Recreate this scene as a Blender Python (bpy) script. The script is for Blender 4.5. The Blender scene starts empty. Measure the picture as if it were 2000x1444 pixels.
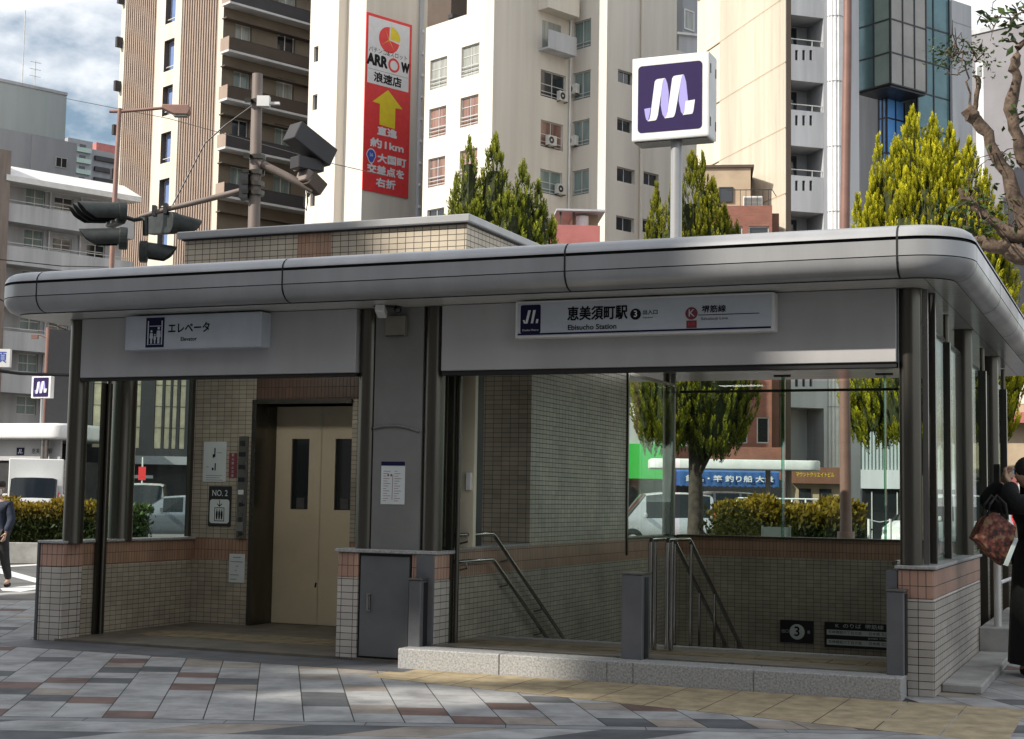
import bpy, bmesh, math, random
from mathutils import Vector, Matrix
R = math.radians
sc = bpy.context.scene
COL = sc.collection
# ------------------------------------------------------------------ camera
FPX, PX, PY = 2935.0, 1000.0, 722.0          # focal length and centre in photo pixels (2000 x 1444)
PITCH, ROLL, EYE = math.atan(252 / FPX), 0.0164, 1.46
_fw = Vector((0, math.cos(PITCH), math.sin(PITCH)))
_up0 = Vector((0, -math.sin(PITCH), math.cos(PITCH)))
_rt = Vector((1, 0, 0))
EX = _rt * math.cos(ROLL) + _up0 * math.sin(ROLL)
EU = -_rt * math.sin(ROLL) + _up0 * math.cos(ROLL)
CAM = Vector((0, 0, EYE))
cam_d = bpy.data.cameras.new('camera')
cam = bpy.data.objects.new('camera', cam_d)
COL.objects.link(cam)
cam_d.sensor_width = 36
cam_d.lens = FPX / 2000 * 36
cam_d.clip_start = 0.1
cam_d.clip_end = 3000
cam.matrix_world = Matrix(((EX.x, EU.x, -_fw.x, CAM.x), (EX.y, EU.y, -_fw.y, CAM.y), (EX.z, EU.z, -_fw.z, CAM.z), (0, 0, 0, 1)))
sc.camera = cam
# ------------------------------------------------------------------ sun, sky, exposure
SUN_AZ, SUN_EL = R(64), R(36)                # azimuth measured to the left of straight behind the camera
SUN = Vector((-math.sin(SUN_AZ) * math.cos(SUN_EL), -math.cos(SUN_AZ) * math.cos(SUN_EL), math.sin(SUN_EL)))
sl = bpy.data.lights.new('sun', 'SUN')
sl.energy = 4.8
sl.angle = R(0.55)
sl.color = (1.0, 0.93, 0.82)
so = bpy.data.objects.new('sun', sl)
so.rotation_euler = SUN.to_track_quat('Z', 'Y').to_euler()
so.location = (0, -30, 60)
COL.objects.link(so)
w = bpy.data.worlds.new('World')
sc.world = w
w.use_nodes = True
nt = w.node_tree
nt.nodes.clear()
N = nt.nodes.new
sky = N('ShaderNodeTexSky')
sky.sky_type = 'NISHITA'
sky.sun_disc = False
sky.sun_elevation = SUN_EL
sky.sun_rotation = math.atan2(SUN.x, SUN.y)
sky.air_density = 1.2
sky.dust_density = 0.8
tc = N('ShaderNodeTexCoord')
mp = N('ShaderNodeMapping')
mp.inputs['Scale'].default_value = (3.2, 3.2, 6.0)
mp.inputs['Location'].default_value = (0.35, 0.1, 0.2)
nz = N('ShaderNodeTexNoise')
nz.inputs['Scale'].default_value = 1.5
nz.inputs['Detail'].default_value = 7
nz.inputs['Roughness'].default_value = 0.55
rp = N('ShaderNodeValToRGB')
rp.color_ramp.elements[0].position = 0.39
rp.color_ramp.elements[1].position = 0.53
nz2 = N('ShaderNodeTexNoise')
nz2.inputs['Scale'].default_value = 3.5
nz2.inputs['Detail'].default_value = 6
rp2 = N('ShaderNodeValToRGB')
rp2.color_ramp.elements[0].color = (9.3, 9.6, 10.0, 1)
rp2.color_ramp.elements[1].color = (11.4, 11.5, 11.6, 1)
rp2.color_ramp.elements[0].position = 0.36
rp2.color_ramp.elements[1].position = 0.6
mx = N('ShaderNodeMix')
mx.data_type = 'RGBA'
bg = N('ShaderNodeBackground')
bg.inputs['Strength'].default_value = 0.095
wo = N('ShaderNodeOutputWorld')
K = nt.links.new
K(tc.outputs['Generated'], mp.inputs['Vector'])
K(mp.outputs[0], nz.inputs['Vector'])
K(mp.outputs[0], nz2.inputs['Vector'])
K(nz.outputs['Fac'], rp.inputs[0])
K(nz2.outputs['Fac'], rp2.inputs[0])
K(rp.outputs[0], mx.inputs['Factor'])
K(sky.outputs[0], mx.inputs[6])
K(rp2.outputs[0], mx.inputs[7])
K(mx.outputs[2], bg.inputs['Color'])
K(bg.outputs[0], wo.inputs['Surface'])
vs = sc.view_settings
vs.view_transform = 'Standard'
vs.look = 'None'
vs.exposure = 0.27
vs.gamma = 1
vs.use_curve_mapping = False
sc.cycles.max_bounces = 8
sc.cycles.transparent_max_bounces = 24
sc.cycles.caustics_reflective = False
sc.cycles.caustics_refractive = False
sc.cycles.use_denoising = True


# ------------------------------------------------------------------ frames and pixel helpers
def ray(px, py):
    return EX * ((px - PX) / FPX) - EU * ((py - PY) / FPX) + _fw


def at(px, py, v):
    """world point seen at a photo pixel, v metres ahead of the camera"""
    d = ray(px, py)
    return CAM + d * (v / d.y)


class Frame:
    def __init__(s, o, ang):
        s.o = Vector(o)
        s.X = Vector((math.cos(ang), math.sin(ang), 0))
        s.Y = Vector((-math.sin(ang), math.cos(ang), 0))
        s.M = Matrix.Translation(s.o) @ Matrix.Rotation(ang, 4, 'Z')
        s.ang = ang

    def loc(s, P):
        q = P - s.o
        return Vector((q.dot(s.X), q.dot(s.Y), q.z))

    def pix(s, px, py, axis, val):
        d = ray(px, py)
        n = (s.X, s.Y, Vector((0, 0, 1)))[axis]
        t = (val - (CAM - s.o).dot(n)) / d.dot(n)
        return s.loc(CAM + d * t)

    def w(s, x, y, z):
        return s.o + s.X * x + s.Y * y + Vector((0, 0, z))


def corner_frame(px, py, v, ang):
    p = at(px, py, v)
    return Frame((p.x, p.y, 0), ang)


WF = Frame((0, 0, 0), 0)
ST = Frame((3.2566, 11.5947, 0), -R(22.85))     # the station entrance: x along its front, y into it


# ------------------------------------------------------------------ materials
def mat(name, col, rough=0.6, metal=0.0, var=0.12, nscale=3.0, bump=0.0, bscale=40.0, spec=0.5, coat=0.0, streak=0.0, dirt=None):
    m = bpy.data.materials.new(name)
    m.use_nodes = True
    t = m.node_tree
    b = t.nodes['Principled BSDF']
    b.inputs['Roughness'].default_value = rough
    b.inputs['Metallic'].default_value = metal
    b.inputs['Specular IOR Level'].default_value = spec
    b.inputs['Coat Weight'].default_value = coat
    co = t.nodes.new('ShaderNodeTexCoord')
    src = co.outputs['Object']
    if var > 0:
        n = t.nodes.new('ShaderNodeTexNoise')
        n.inputs['Scale'].default_value = nscale
        n.inputs['Detail'].default_value = 6
        n.inputs['Roughness'].default_value = 0.6
        if streak:
            mpn = t.nodes.new('ShaderNodeMapping')
            mpn.inputs['Scale'].default_value = (1, 1, 1 / streak)
            t.links.new(src, mpn.inputs['Vector'])
            t.links.new(mpn.outputs[0], n.inputs['Vector'])
        else:
            t.links.new(src, n.inputs['Vector'])
        r = t.nodes.new('ShaderNodeValToRGB')
        d = dirt or [c * (1 - 2.2 * var) for c in col]
        r.color_ramp.elements[0].color = (*[max(0, c) for c in d], 1)
        r.color_ramp.elements[1].color = (*[min(1, c * (1 + var)) for c in col], 1)
        r.color_ramp.elements[0].position = 0.3
        r.color_ramp.elements[1].position = 0.62
        t.links.new(n.outputs['Fac'], r.inputs[0])
        t.links.new(r.outputs[0], b.inputs['Base Color'])
        mr = t.nodes.new('ShaderNodeMapRange')
        mr.inputs['To Min'].default_value = min(1, rough + 0.12)
        mr.inputs['To Max'].default_value = max(0.03, rough - 0.08)
        t.links.new(n.outputs['Fac'], mr.inputs['Value'])
        t.links.new(mr.outputs[0], b.inputs['Roughness'])
    else:
        b.inputs['Base Color'].default_value = (*col, 1)
    if bump > 0:
        n2 = t.nodes.new('ShaderNodeTexNoise')
        n2.inputs['Scale'].default_value = bscale
        n2.inputs['Detail'].default_value = 4
        t.links.new(src, n2.inputs['Vector'])
        bp = t.nodes.new('ShaderNodeBump')
        bp.inputs['Strength'].default_value = bump
        bp.inputs['Distance'].default_value = 0.01
        t.links.new(n2.outputs['Fac'], bp.inputs['Height'])
        t.links.new(bp.outputs[0], b.inputs['Normal'])
    return m


def tile(name, c1, c2, mortar, bw, rh, ms=0.004, rough=0.35, offset=0.0, bumpd=0.004, dirt=0.25):
    m = bpy.data.materials.new(name)
    m.use_nodes = True
    t = m.node_tree
    b = t.nodes['Principled BSDF']
    u = t.nodes.new('ShaderNodeUVMap')
    br = t.nodes.new('ShaderNodeTexBrick')
    br.offset = offset
    br.squash = 1
    br.inputs['Color1'].default_value = (*c1, 1)
    br.inputs['Color2'].default_value = (*c2, 1)
    br.inputs['Mortar'].default_value = (*mortar, 1)
    br.inputs['Scale'].default_value = 1
    br.inputs['Mortar Size'].default_value = ms
    br.inputs['Mortar Smooth'].default_value = 0.15
    br.inputs['Bias'].default_value = 0
    br.inputs['Brick Width'].default_value = bw
    br.inputs['Row Height'].default_value = rh
    t.links.new(u.outputs[0], br.inputs['Vector'])
    n = t.nodes.new('ShaderNodeTexNoise')
    n.inputs['Scale'].default_value = 1.7
    n.inputs['Detail'].default_value = 7
    t.links.new(u.outputs[0], n.inputs['Vector'])
    mr = t.nodes.new('ShaderNodeMapRange')
    mr.inputs['From Min'].default_value = 0.3
    mr.inputs['From Max'].default_value = 0.65
    mr.inputs['To Min'].default_value = 1 - dirt
    mr.inputs['To Max'].default_value = 1
    t.links.new(n.outputs['Fac'], mr.inputs['Value'])
    mu = t.nodes.new('ShaderNodeMix')
    mu.data_type = 'RGBA'
    mu.blend_type = 'MULTIPLY'
    mu.inputs['Factor'].default_value = 1
    t.links.new(br.outputs['Color'], mu.inputs[6])
    t.links.new(mr.outputs[0], mu.inputs[7])
    t.links.new(mu.outputs[2], b.inputs['Base Color'])
    r2 = t.nodes.new('ShaderNodeMapRange')
    r2.inputs['To Min'].default_value = rough
    r2.inputs['To Max'].default_value = 0.9
    t.links.new(br.outputs['Fac'], r2.inputs['Value'])
    t.links.new(r2.outputs[0], b.inputs['Roughness'])
    bp = t.nodes.new('ShaderNodeBump')
    bp.invert = True
    bp.inputs['Strength'].default_value = 0.7
    bp.inputs['Distance'].default_value = bumpd
    t.links.new(br.outputs['Fac'], bp.inputs['Height'])
    t.links.new(bp.outputs[0], b.inputs['Normal'])
    return m


def glass(name, tint=(0.9, 0.95, 0.93), refl=0.06, rough=0.0):
    m = bpy.data.materials.new(name)
    m.use_nodes = True
    t = m.node_tree
    t.nodes.clear()
    o = t.nodes.new('ShaderNodeOutputMaterial')
    tr = t.nodes.new('ShaderNodeBsdfTransparent')
    tr.inputs['Color'].default_value = (*tint, 1)
    gl = t.nodes.new('ShaderNodeBsdfGlossy')
    gl.inputs['Roughness'].default_value = rough
    fr = t.nodes.new('ShaderNodeLayerWeight')
    pw = t.nodes.new('ShaderNodeMath')
    pw.operation = 'POWER'
    pw.inputs[1].default_value = 4.5
    t.links.new(fr.outputs['Facing'], pw.inputs[0])
    sc2 = t.nodes.new('ShaderNodeMath')
    sc2.operation = 'MULTIPLY'
    sc2.inputs[1].default_value = 0.45
    t.links.new(pw.outputs[0], sc2.inputs[0])
    ad = t.nodes.new('ShaderNodeMath')
    ad.operation = 'ADD'
    ad.inputs[1].default_value = refl * 0.5
    ad.use_clamp = True
    mxs = t.nodes.new('ShaderNodeMixShader')
    t.links.new(sc2.outputs[0], ad.inputs[0])
    t.links.new(ad.outputs[0], mxs.inputs[0])
    t.links.new(tr.outputs[0], mxs.inputs[1])
    t.links.new(gl.outputs[0], mxs.inputs[2])
    t.links.new(mxs.outputs[0], o.inputs['Surface'])
    return m


def leafmat(name, base, tip, rough=0.55, trans=0.25):
    """foliage: colour runs from the base to the tip of each spray, attribute 'Col' = (tip, tint, 0)"""
    m = bpy.data.materials.new(name)
    m.use_nodes = True
    t = m.node_tree
    b = t.nodes['Principled BSDF']
    b.inputs['Roughness'].default_value = rough
    b.inputs['Specular IOR Level'].default_value = 0.25
    a = t.nodes.new('ShaderNodeAttribute')
    a.attribute_name = 'Col'
    s = t.nodes.new('ShaderNodeSeparateColor')
    t.links.new(a.outputs['Color'], s.inputs[0])
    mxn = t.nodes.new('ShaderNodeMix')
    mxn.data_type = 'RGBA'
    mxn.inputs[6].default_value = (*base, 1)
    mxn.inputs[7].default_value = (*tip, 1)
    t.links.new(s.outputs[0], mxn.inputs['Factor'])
    mr = t.nodes.new('ShaderNodeMapRange')
    mr.inputs['To Min'].default_value = 0.6
    mr.inputs['To Max'].default_value = 1.3
    t.links.new(s.outputs[1], mr.inputs['Value'])
    mu = t.nodes.new('ShaderNodeMix')
    mu.data_type = 'RGBA'
    mu.blend_type = 'MULTIPLY'
    mu.inputs['Factor'].default_value = 1
    t.links.new(mxn.outputs[2], mu.inputs[6])
    t.links.new(mr.outputs[0], mu.inputs[7])
    t.links.new(mu.outputs[2], b.inputs['Base Color'])
    tl = t.nodes.new('ShaderNodeBsdfTranslucent')
    t.links.new(mu.outputs[2], tl.inputs['Color'])
    ms = t.nodes.new('ShaderNodeMixShader')
    ms.inputs[0].default_value = trans
    out = t.nodes['Material Output']
    t.links.new(b.outputs[0], ms.inputs[1])
    t.links.new(tl.outputs[0], ms.inputs[2])
    t.links.new(ms.outputs[0], out.inputs['Surface'])
    return m


# ------------------------------------------------------------------ mesh builder
class MB:
    def __init__(s):
        s.v, s.f, s.m, s.c = [], [], [], None

    def poly(s, pts, m=0):
        i = len(s.v)
        s.v += [tuple(p) for p in pts]
        s.f.append(tuple(range(i, i + len(pts))))
        s.m.append(m)

    def box(s, x0, x1, y0, y1, z0, z1, m=0, skip=''):
        i = len(s.v)
        s.v += [(x, y, z) for z in (z0, z1) for y in (y0, y1) for x in (x0, x1)]
        for k, q in (('b', (0, 2, 3, 1)), ('t', (4, 5, 7, 6)), ('f', (0, 1, 5, 4)), ('k', (2, 6, 7, 3)), ('l', (0, 4, 6, 2)), ('r', (1, 3, 7, 5))):
            if k not in skip:
                s.f.append(tuple(i + a for a in q))
                s.m.append(m)
        return s

    def obox(s, M, sx, sy, sz, m=0):
        """box centred at M, full sizes"""
        i = len(s.v)
        for z in (-.5, .5):
            for y in (-.5, .5):
                for x in (-.5, .5):
                    s.v.append(tuple(M @ Vector((x * sx, y * sy, z * sz))))
        for q in ((0, 2, 3, 1), (4, 5, 7, 6), (0, 1, 5, 4), (2, 6, 7, 3), (0, 4, 6, 2), (1, 3, 7, 5)):
            s.f.append(tuple(i + a for a in q))
            s.m.append(m)
        return s

    def tube(s, pts, r, n=8, m=0, caps=True, squash=None):
        pts = [Vector(p) for p in pts]
        rs = r if isinstance(r, (list, tuple)) else [r] * len(pts)
        rings = []
        for k, p in enumerate(pts):
            a = pts[max(0, k - 1)]
            b = pts[min(len(pts) - 1, k + 1)]
            d = (b - a).normalized()
            ref = Vector((0, 0, 1)) if abs(d.z) < 0.95 else Vector((1, 0, 0))
            sx = d.cross(ref).normalized()
            sy = sx.cross(d).normalized()
            i = len(s.v)
            for j in range(n):
                an = 2 * math.pi * j / n
                s.v.append(tuple(p + (sx * math.cos(an) + sy * math.sin(an)) * rs[k]))
            rings.append(i)
        for k in range(len(rings) - 1):
            for j in range(n):
                a, b = rings[k], rings[k + 1]
                s.f.append((a + j, a + (j + 1) % n, b + (j + 1) % n, b + j))
                s.m.append(m)
        if caps:
            s.f.append(tuple(rings[0] + j for j in reversed(range(n))))
            s.f.append(tuple(rings[-1] + j for j in range(n)))
            s.m += [m, m]
        return s

    def prism(s, pts, d, m=0):
        """closed outline extruded by vector d"""
        n = len(pts)
        i = len(s.v)
        d = Vector(d)
        s.v += [tuple(Vector(p)) for p in pts] + [tuple(Vector(p) + d) for p in pts]
        s.f.append(tuple(i + k for k in range(n)))
        s.f.append(tuple(i + n + k for k in reversed(range(n))))
        s.m += [m, m]
        for k in range(n):
            s.f.append((i + k, i + n + k, i + n + (k + 1) % n, i + (k + 1) % n))
            s.m.append(m)
        return s

    def loft(s, rings, m=0, close=True, caps=True, mf=None):
        idx = []
        for rg in rings:
            idx.append(len(s.v))
            s.v += [tuple(p) for p in rg]
        n = len(rings[0])
        for k in range(len(rings) - 1):
            for j in range(n if close else n - 1):
                a, b = idx[k], idx[k + 1]
                s.f.append((a + j, a + (j + 1) % n, b + (j + 1) % n, b + j))
                s.m.append(mf(k, j) if mf else m)
        if caps and close:
            s.f.append(tuple(idx[0] + j for j in reversed(range(n))))
            s.f.append(tuple(idx[-1] + j for j in range(n)))
            s.m += [m, m]
        return s

    def sphere(s, c, r, m=0, nu=12, nv=8, M=None):
        c = Vector(c)
        rr = r if isinstance(r, (list, tuple)) else (r, r, r)
        rings = []
        for k in range(nv + 1):
            th = math.pi * k / nv
            rings.append([c + Vector((rr[0] * math.sin(th) * math.cos(2 * math.pi * j / nu), rr[1] * math.sin(th) * math.sin(2 * math.pi * j / nu), -rr[2] * math.cos(th))) for j in range(nu)])
        return s.loft(rings, m, caps=False)

    def build(s, name, mats, parent=None, M=None, smooth=None, bevel=0.0, recalc=True, seg=1):
        me = bpy.data.meshes.new(name)
        me.from_pydata(s.v, [], s.f)
        if not isinstance(mats, (list, tuple)):
            mats = [mats]
        for q in mats:
            me.materials.append(q)
        me.polygons.foreach_set('material_index', s.m)
        if s.c is not None:
            ca = me.color_attributes.new('Col', 'FLOAT_COLOR', 'POINT')
            ca.data.foreach_set('color', s.c)
        if recalc or bevel:
            bm = bmesh.new()
            bm.from_mesh(me)
            bmesh.ops.remove_doubles(bm, verts=bm.verts, dist=1e-5)
            if bevel:
                es = [e for e in bm.edges if len(e.link_faces) == 2 and e.calc_face_angle(0) > 0.6]
                bmesh.ops.bevel(bm, geom=es, offset=bevel, segments=seg, affect='EDGES', profile=0.6, clamp_overlap=True)
            if recalc:
                bmesh.ops.recalc_face_normals(bm, faces=bm.faces)
            uv = bm.loops.layers.uv.new('UVMap')
            for f in bm.faces:
                n = f.normal
                ax = 2 if abs(n.z) > 0.75 else (1 if abs(n.y) >= abs(n.x) else 0)
                for l in f.loops:
                    c = l.vert.co
                    l[uv].uv = (c.x, c.y) if ax == 2 else ((c.x, c.z) if ax == 1 else (c.y, c.z))
            bm.to_mesh(me)
            bm.free()
        if smooth is not None:
            me.polygons.foreach_set('use_smooth', [True] * len(me.polygons))
            me.set_sharp_from_angle(angle=R(smooth))
        o = bpy.data.objects.new(name, me)
        COL.objects.link(o)
        if parent is not None:
            o.parent = parent
        if M is not None:
            o.matrix_local = M
        return o


def tag(o, label=None, cat=None, group=None, kind=None):
    if label:
        o['label'] = label
    if cat:
        o['category'] = cat
    if group:
        o['group'] = group
    if kind:
        o['kind'] = kind
    return o


def empty(name, M=None, label=None, cat=None, group=None, kind=None):
    o = bpy.data.objects.new(name, None)
    o.empty_display_size = 0.2
    COL.objects.link(o)
    if M is not None:
        o.matrix_world = M
    return tag(o, label, cat, group, kind)


def kids(o):
    return [c for c in bpy.data.objects if c.parent == o]


def copy_tree(o, parent=None):
    c = o.copy()
    COL.objects.link(c)
    if parent is not None:
        c.parent = parent
    for ch in kids(o):
        copy_tree(ch, c)
    return c


# ------------------------------------------------------------------ lettering
def text(body, size, origin, right, up, m, parent, name='lettering', bold=0.0, width=None, M=None, spacing=1.0, align='CENTER', depth=0.0015):
    """letters as a mesh on the plane through origin (local coordinates of parent)"""
    cu = bpy.data.curves.new('letters', 'FONT')
    cu.body = body
    cu.size = size
    cu.align_x = align
    cu.align_y = 'CENTER'
    cu.resolution_u = 3
    cu.space_character = spacing
    ob = bpy.data.objects.new('letters', cu)
    COL.objects.link(ob)
    bpy.context.view_layer.update()
    dg = bpy.context.evaluated_depsgraph_get()
    me = bpy.data.meshes.new_from_object(ob.evaluated_get(dg))
    bpy.data.objects.remove(ob)
    xs = [v.co.x for v in me.vertices] or [0, 1]
    k = 1.0
    if width:
        k = width / max(1e-6, max(xs) - min(xs))
    right, up = Vector(right).normalized(), Vector(up).normalized()
    nrm = right.cross(up)
    origin = Vector(origin)
    base = [v.co.copy() for v in me.vertices]
    polys = [tuple(f.vertices) for f in me.polygons]
    bpy.data.meshes.remove(me)
    vv, ff = [], []
    shifts = [(0, 0)] if not bold else [(0, 0)] + [(bold * .8 * math.cos(a * math.pi / 4), bold * .8 * math.sin(a * math.pi / 4)) for a in range(8)]
    for q, (dx, dy) in enumerate(shifts):
        i = len(vv)
        vv += [tuple(origin + right * (c.x * k + dx) + up * (c.y + dy) + nrm * depth * (1 + q * .06)) for c in base]
        ff += [tuple(a + i for a in f) for f in polys]
    me = bpy.data.meshes.new(name)
    me.from_pydata(vv, [], ff)
    me.name = name
    me.materials.clear()
    me.materials.append(m)
    o = bpy.data.objects.new(name, me)
    COL.objects.link(o)
    if parent is not None:
        o.parent = parent
    if M is not None:
        o.matrix_local = M
    return o


def flat(pts2, origin, right, up, out=0.002):
    right, up = Vector(right).normalized(), Vector(up).normalized()
    n = right.cross(up)
    return [Vector(origin) + right * a + up * b + n * out for a, b in pts2]


def slabplate(mb, pts2, origin, right, up, t, m=0):
    """an outline standing t proud of the plane"""
    n = Vector(right).normalized().cross(Vector(up).normalized())
    mb.prism(flat(pts2, origin, right, up, 0), n * t, m)


def rrect(w, h, r, n=5, cx=0, cy=0):
    p = []
    for (sx, sy, a0) in ((1, -1, -90), (1, 1, 0), (-1, 1, 90), (-1, -1, 180)):
        for k in range(n + 1):
            a = R(a0 + 90 * k / n)
            p.append((cx + sx * (w / 2 - r) + r * math.cos(a), cy + sy * (h / 2 - r) + r * math.sin(a)))
    return p


def circ(r, n=24, cx=0, cy=0, a0=0, a1=360):
    full = abs(a1 - a0) >= 360
    k = n if full else n + 1
    return [(cx + r * math.cos(R(a0 + (a1 - a0) * i / n)), cy + r * math.sin(R(a0 + (a1 - a0) * i / n))) for i in range(k)]


def metro_mark(parent, cx, cy, z_or, right, up, S, M, proud=0.004):
    """white M-shaped ribbon on a rounded purple square of side S centred at local point z_or + (cx, cy)"""
    def nrm(pts):
        return [(cx + ((x - 330) / 416) * S, cy - ((y - 551) / 453) * S * 1.03) for x, y in pts]
    p = MB()
    slabplate(p, rrect(S, S * 1.03, S * 0.06, cx=cx, cy=cy), z_or, right, up, proud)
    o1 = p.build('purple_panel', MT['purple'], parent, M)
    lv = MB()
    n0 = Vector(right).normalized().cross(Vector(up).normalized())
    zo2 = Vector(z_or) + n0 * proud
    for q in ([(165, 617), (207, 612), (200, 660), (190, 701), (178, 690), (170, 655)],
              [(290, 421), (303, 424), (315, 460), (324, 520), (323, 600), (312, 680), (300, 692), (284, 665), (272, 600), (275, 520)],
              [(410, 409), (424, 414), (436, 460), (449, 586), (434, 590), (420, 679), (405, 660), (388, 580), (395, 500)]):
        slabplate(lv, nrm(q), zo2, right, up, 0.0015)
    lv.build('lavender_ribbon', MT['lavender'], o1, None)
    wv = MB()
    for q in ([(232, 440), (240, 427), (252, 423), (300, 420), (290, 428), (284, 450), (254, 670), (245, 696), (235, 701), (188, 703), (199, 690), (206, 660)],
              [(346, 428), (354, 415), (366, 411), (422, 408), (410, 416), (404, 440), (368, 660), (360, 684), (350, 690), (298, 692), (310, 680), (318, 650)],
              [(434, 588), (494, 584), (484, 660), (477, 677), (416, 681), (424, 668)]):
        slabplate(wv, nrm(q), zo2, right, up, 0.003)
    wv.build('white_ribbon', MT['white_sign'], o1, None)
    return o1


MT = {}
MT['tile_out'] = tile('glazed wall tile', (0.60, 0.555, 0.50), (0.49, 0.455, 0.41), (0.08, 0.07, 0.06), 0.12, 0.06, 0.0032, dirt=.3)
MT['lintel'] = tile('dark brown lintel tile', (0.13, 0.078, 0.055), (0.10, 0.06, 0.042), (0.05, 0.04, 0.033), 0.045, 0.12, 0.0028)
MT['tile_in'] = tile('small wall tile', (0.50, 0.445, 0.35), (0.40, 0.355, 0.275), (0.10, 0.09, 0.078), 0.094, 0.0485, 0.0026, dirt=.34)
MT['band'] = tile('brown tile band', (0.54, 0.33, 0.25), (0.46, 0.27, 0.20), (0.10, 0.08, 0.07), 0.06, 0.12, .0032)
MT['band_in'] = tile('narrow brown tile band', (0.46, 0.28, 0.19), (0.38, 0.225, 0.15), (0.11, 0.09, 0.075), 0.045, 0.12, 0.0026)
MT['tile_pent'] = tile('penthouse tile', (0.58, 0.50, 0.39), (0.52, 0.45, 0.35), (0.10, 0.09, 0.08), 0.094, 0.06, 0.004)
MT['steel'] = mat('brushed steel', (0.26, 0.25, 0.235), 0.28, 0.9, 0.10, 6, streak=8)
MT['steel_dk'] = mat('dull bronze steel', (0.115, 0.108, 0.094), 0.28, 0.9, 0.12, 5, streak=10)
MT['steel_br'] = mat('rail steel', (0.33, 0.325, 0.31), 0.13, 1.0, 0.06, 9)
MT['panel'] = mat('grey aluminium panel', (0.45, 0.445, 0.45), 0.40, 0.05, 0.06, 1.5, streak=4)
MT['fascia'] = mat('canopy aluminium', (0.40, 0.405, 0.415), 0.30, 0.30, 0.075, 1.8, streak=4)
MT['joint'] = mat('black joint', (0.008, 0.008, 0.009), 0.7, 0, 0)
MT['soffit'] = mat('soffit sheet', (0.55, 0.55, 0.52), 0.22, 0.5, 0.08, 1.5)
MT['granite'] = mat('granite kerb', (0.35, 0.35, 0.345), 0.7, 0, 0.22, 60, 0.25, 120)
MT['granite_cap'] = mat('granite cap', (0.36, 0.36, 0.35), 0.55, 0, 0.2, 50)
MT['pave_grey'] = mat('light grey paving', (0.31, 0.31, 0.308), 0.78, 0, 0.19, 2.6, 0.35, 110)
MT['pave_beige'] = mat('beige paving', (0.27, 0.235, 0.20), 0.78, 0, 0.19, 2.6, 0.35, 110)
MT['pave_dark'] = mat('dark paving', (0.09, 0.094, 0.10), 0.78, 0, 0.19, 2.6, 0.35, 110)
MT['pave_red'] = mat('red paving', (0.15, 0.095, 0.08), 0.78, 0, 0.19, 2.6, 0.35, 110)
MT['pave_ochre'] = mat('ochre paving', (0.36, 0.29, 0.18), 0.8, 0, 0.16, 6, 0.35, 150)
MT['tactile'] = mat('dull ochre tactile tile', (0.20, 0.16, 0.095), 0.75, 0, 0.2, 8, 0.4, 90)  # muted ochre brown with random tone
MT['pave_mid'] = mat('mid grey paving', (0.23, 0.235, 0.24), 0.8, 0, 0.12, 4, 0.3, 150)
MT['bed'] = mat('paving bed', (0.05, 0.05, 0.05), 0.9, 0, 0.1)
MT['asphalt'] = mat('asphalt', (0.12, 0.12, 0.118), 0.88, 0, 0.14, 1.3, 0.5, 160)
MT['line'] = mat('road paint', (0.72, 0.72, 0.70), 0.7, 0, 0.12, 4)
MT['concrete'] = mat('concrete', (0.34, 0.335, 0.32), 0.85, 0, 0.16, 2.5, 0.3, 60)
MT['beige_door'] = mat('cream lift door paint', (0.68, 0.59, 0.42), 0.38, 0.0, 0.05, 1.3)
MT['beige_panel'] = mat('cream steel panel', (0.66, 0.60, 0.46), 0.4, 0.0, 0.06, 1.5)
MT['grey_door'] = mat('grey cabinet paint', (0.135, 0.14, 0.145), 0.45, 0.1, 0.08, 2)
MT['pier'] = mat('grey pier sheet', (0.20, 0.198, 0.19), 0.42, 0.1, 0.09, 1.4)
MT['postgrey'] = mat('grey post paint', (0.135, 0.138, 0.148), 0.4, 0.2, 0.08, 3)
MT['black'] = mat('black', (0.012, 0.012, 0.014), 0.5, 0, 0.05)
MT['dkglass'] = mat('dark glazing', (0.015, 0.018, 0.02), 0.06, 0, 0, spec=0.8)
MT['white_sign'] = mat('white sign face', (0.74, 0.75, 0.78), 0.4, 0, 0.03)
MT['sign_grey'] = mat('grey white sign face', (0.52, 0.56, 0.62), 0.4, 0, 0.04)
MT['white'] = mat('white paint', (0.74, 0.74, 0.73), 0.5, 0, 0.05, 2)
MT['purple'] = mat('purple sign face', (0.026, 0.015, 0.075), 0.5, 0, 0.03, spec=.15)
MT['navy'] = mat('navy print', (0.012, 0.012, 0.05), 0.5, 0, 0, spec=.15)
MT['lavender'] = mat('lavender print', (0.36, 0.33, 0.70), 0.4, 0, 0)
MT['ink'] = mat('black print', (0.010, 0.010, 0.014), 0.5, 0, 0, spec=.15)
MT['maroon'] = mat('maroon print', (0.20, 0.035, 0.05), 0.5, 0, 0)
MT['red'] = mat('red print', (0.78, 0.045, 0.05), 0.45, 0, 0.04)
MT['yellow'] = mat('yellow print', (0.80, 0.62, 0.02), 0.45, 0, 0.03)
MT['blue'] = mat('blue print', (0.05, 0.10, 0.45), 0.5, 0, 0.03)
MT['paper'] = mat('paper', (0.62, 0.66, 0.66), 0.7, 0, 0.03)
MT['glass'] = glass('clear glass', (0.88, 0.95, 0.92), 0.05)
MT['glass_edge'] = glass('green glass fin', (0.35, 0.62, 0.50), 0.10)
MT['bark'] = mat('bark', (0.055, 0.042, 0.033), 0.9, 0, 0.25, 9, 0.8, 30)
MT['bark_lt'] = mat('pale bark', (0.125, 0.088, 0.064), 0.95, 0, 0.35, 9, 1.0, 30, dirt=(0.04, 0.028, 0.02))
MT['rubber'] = mat('rubber', (0.02, 0.02, 0.02), 0.8, 0, 0)


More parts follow.
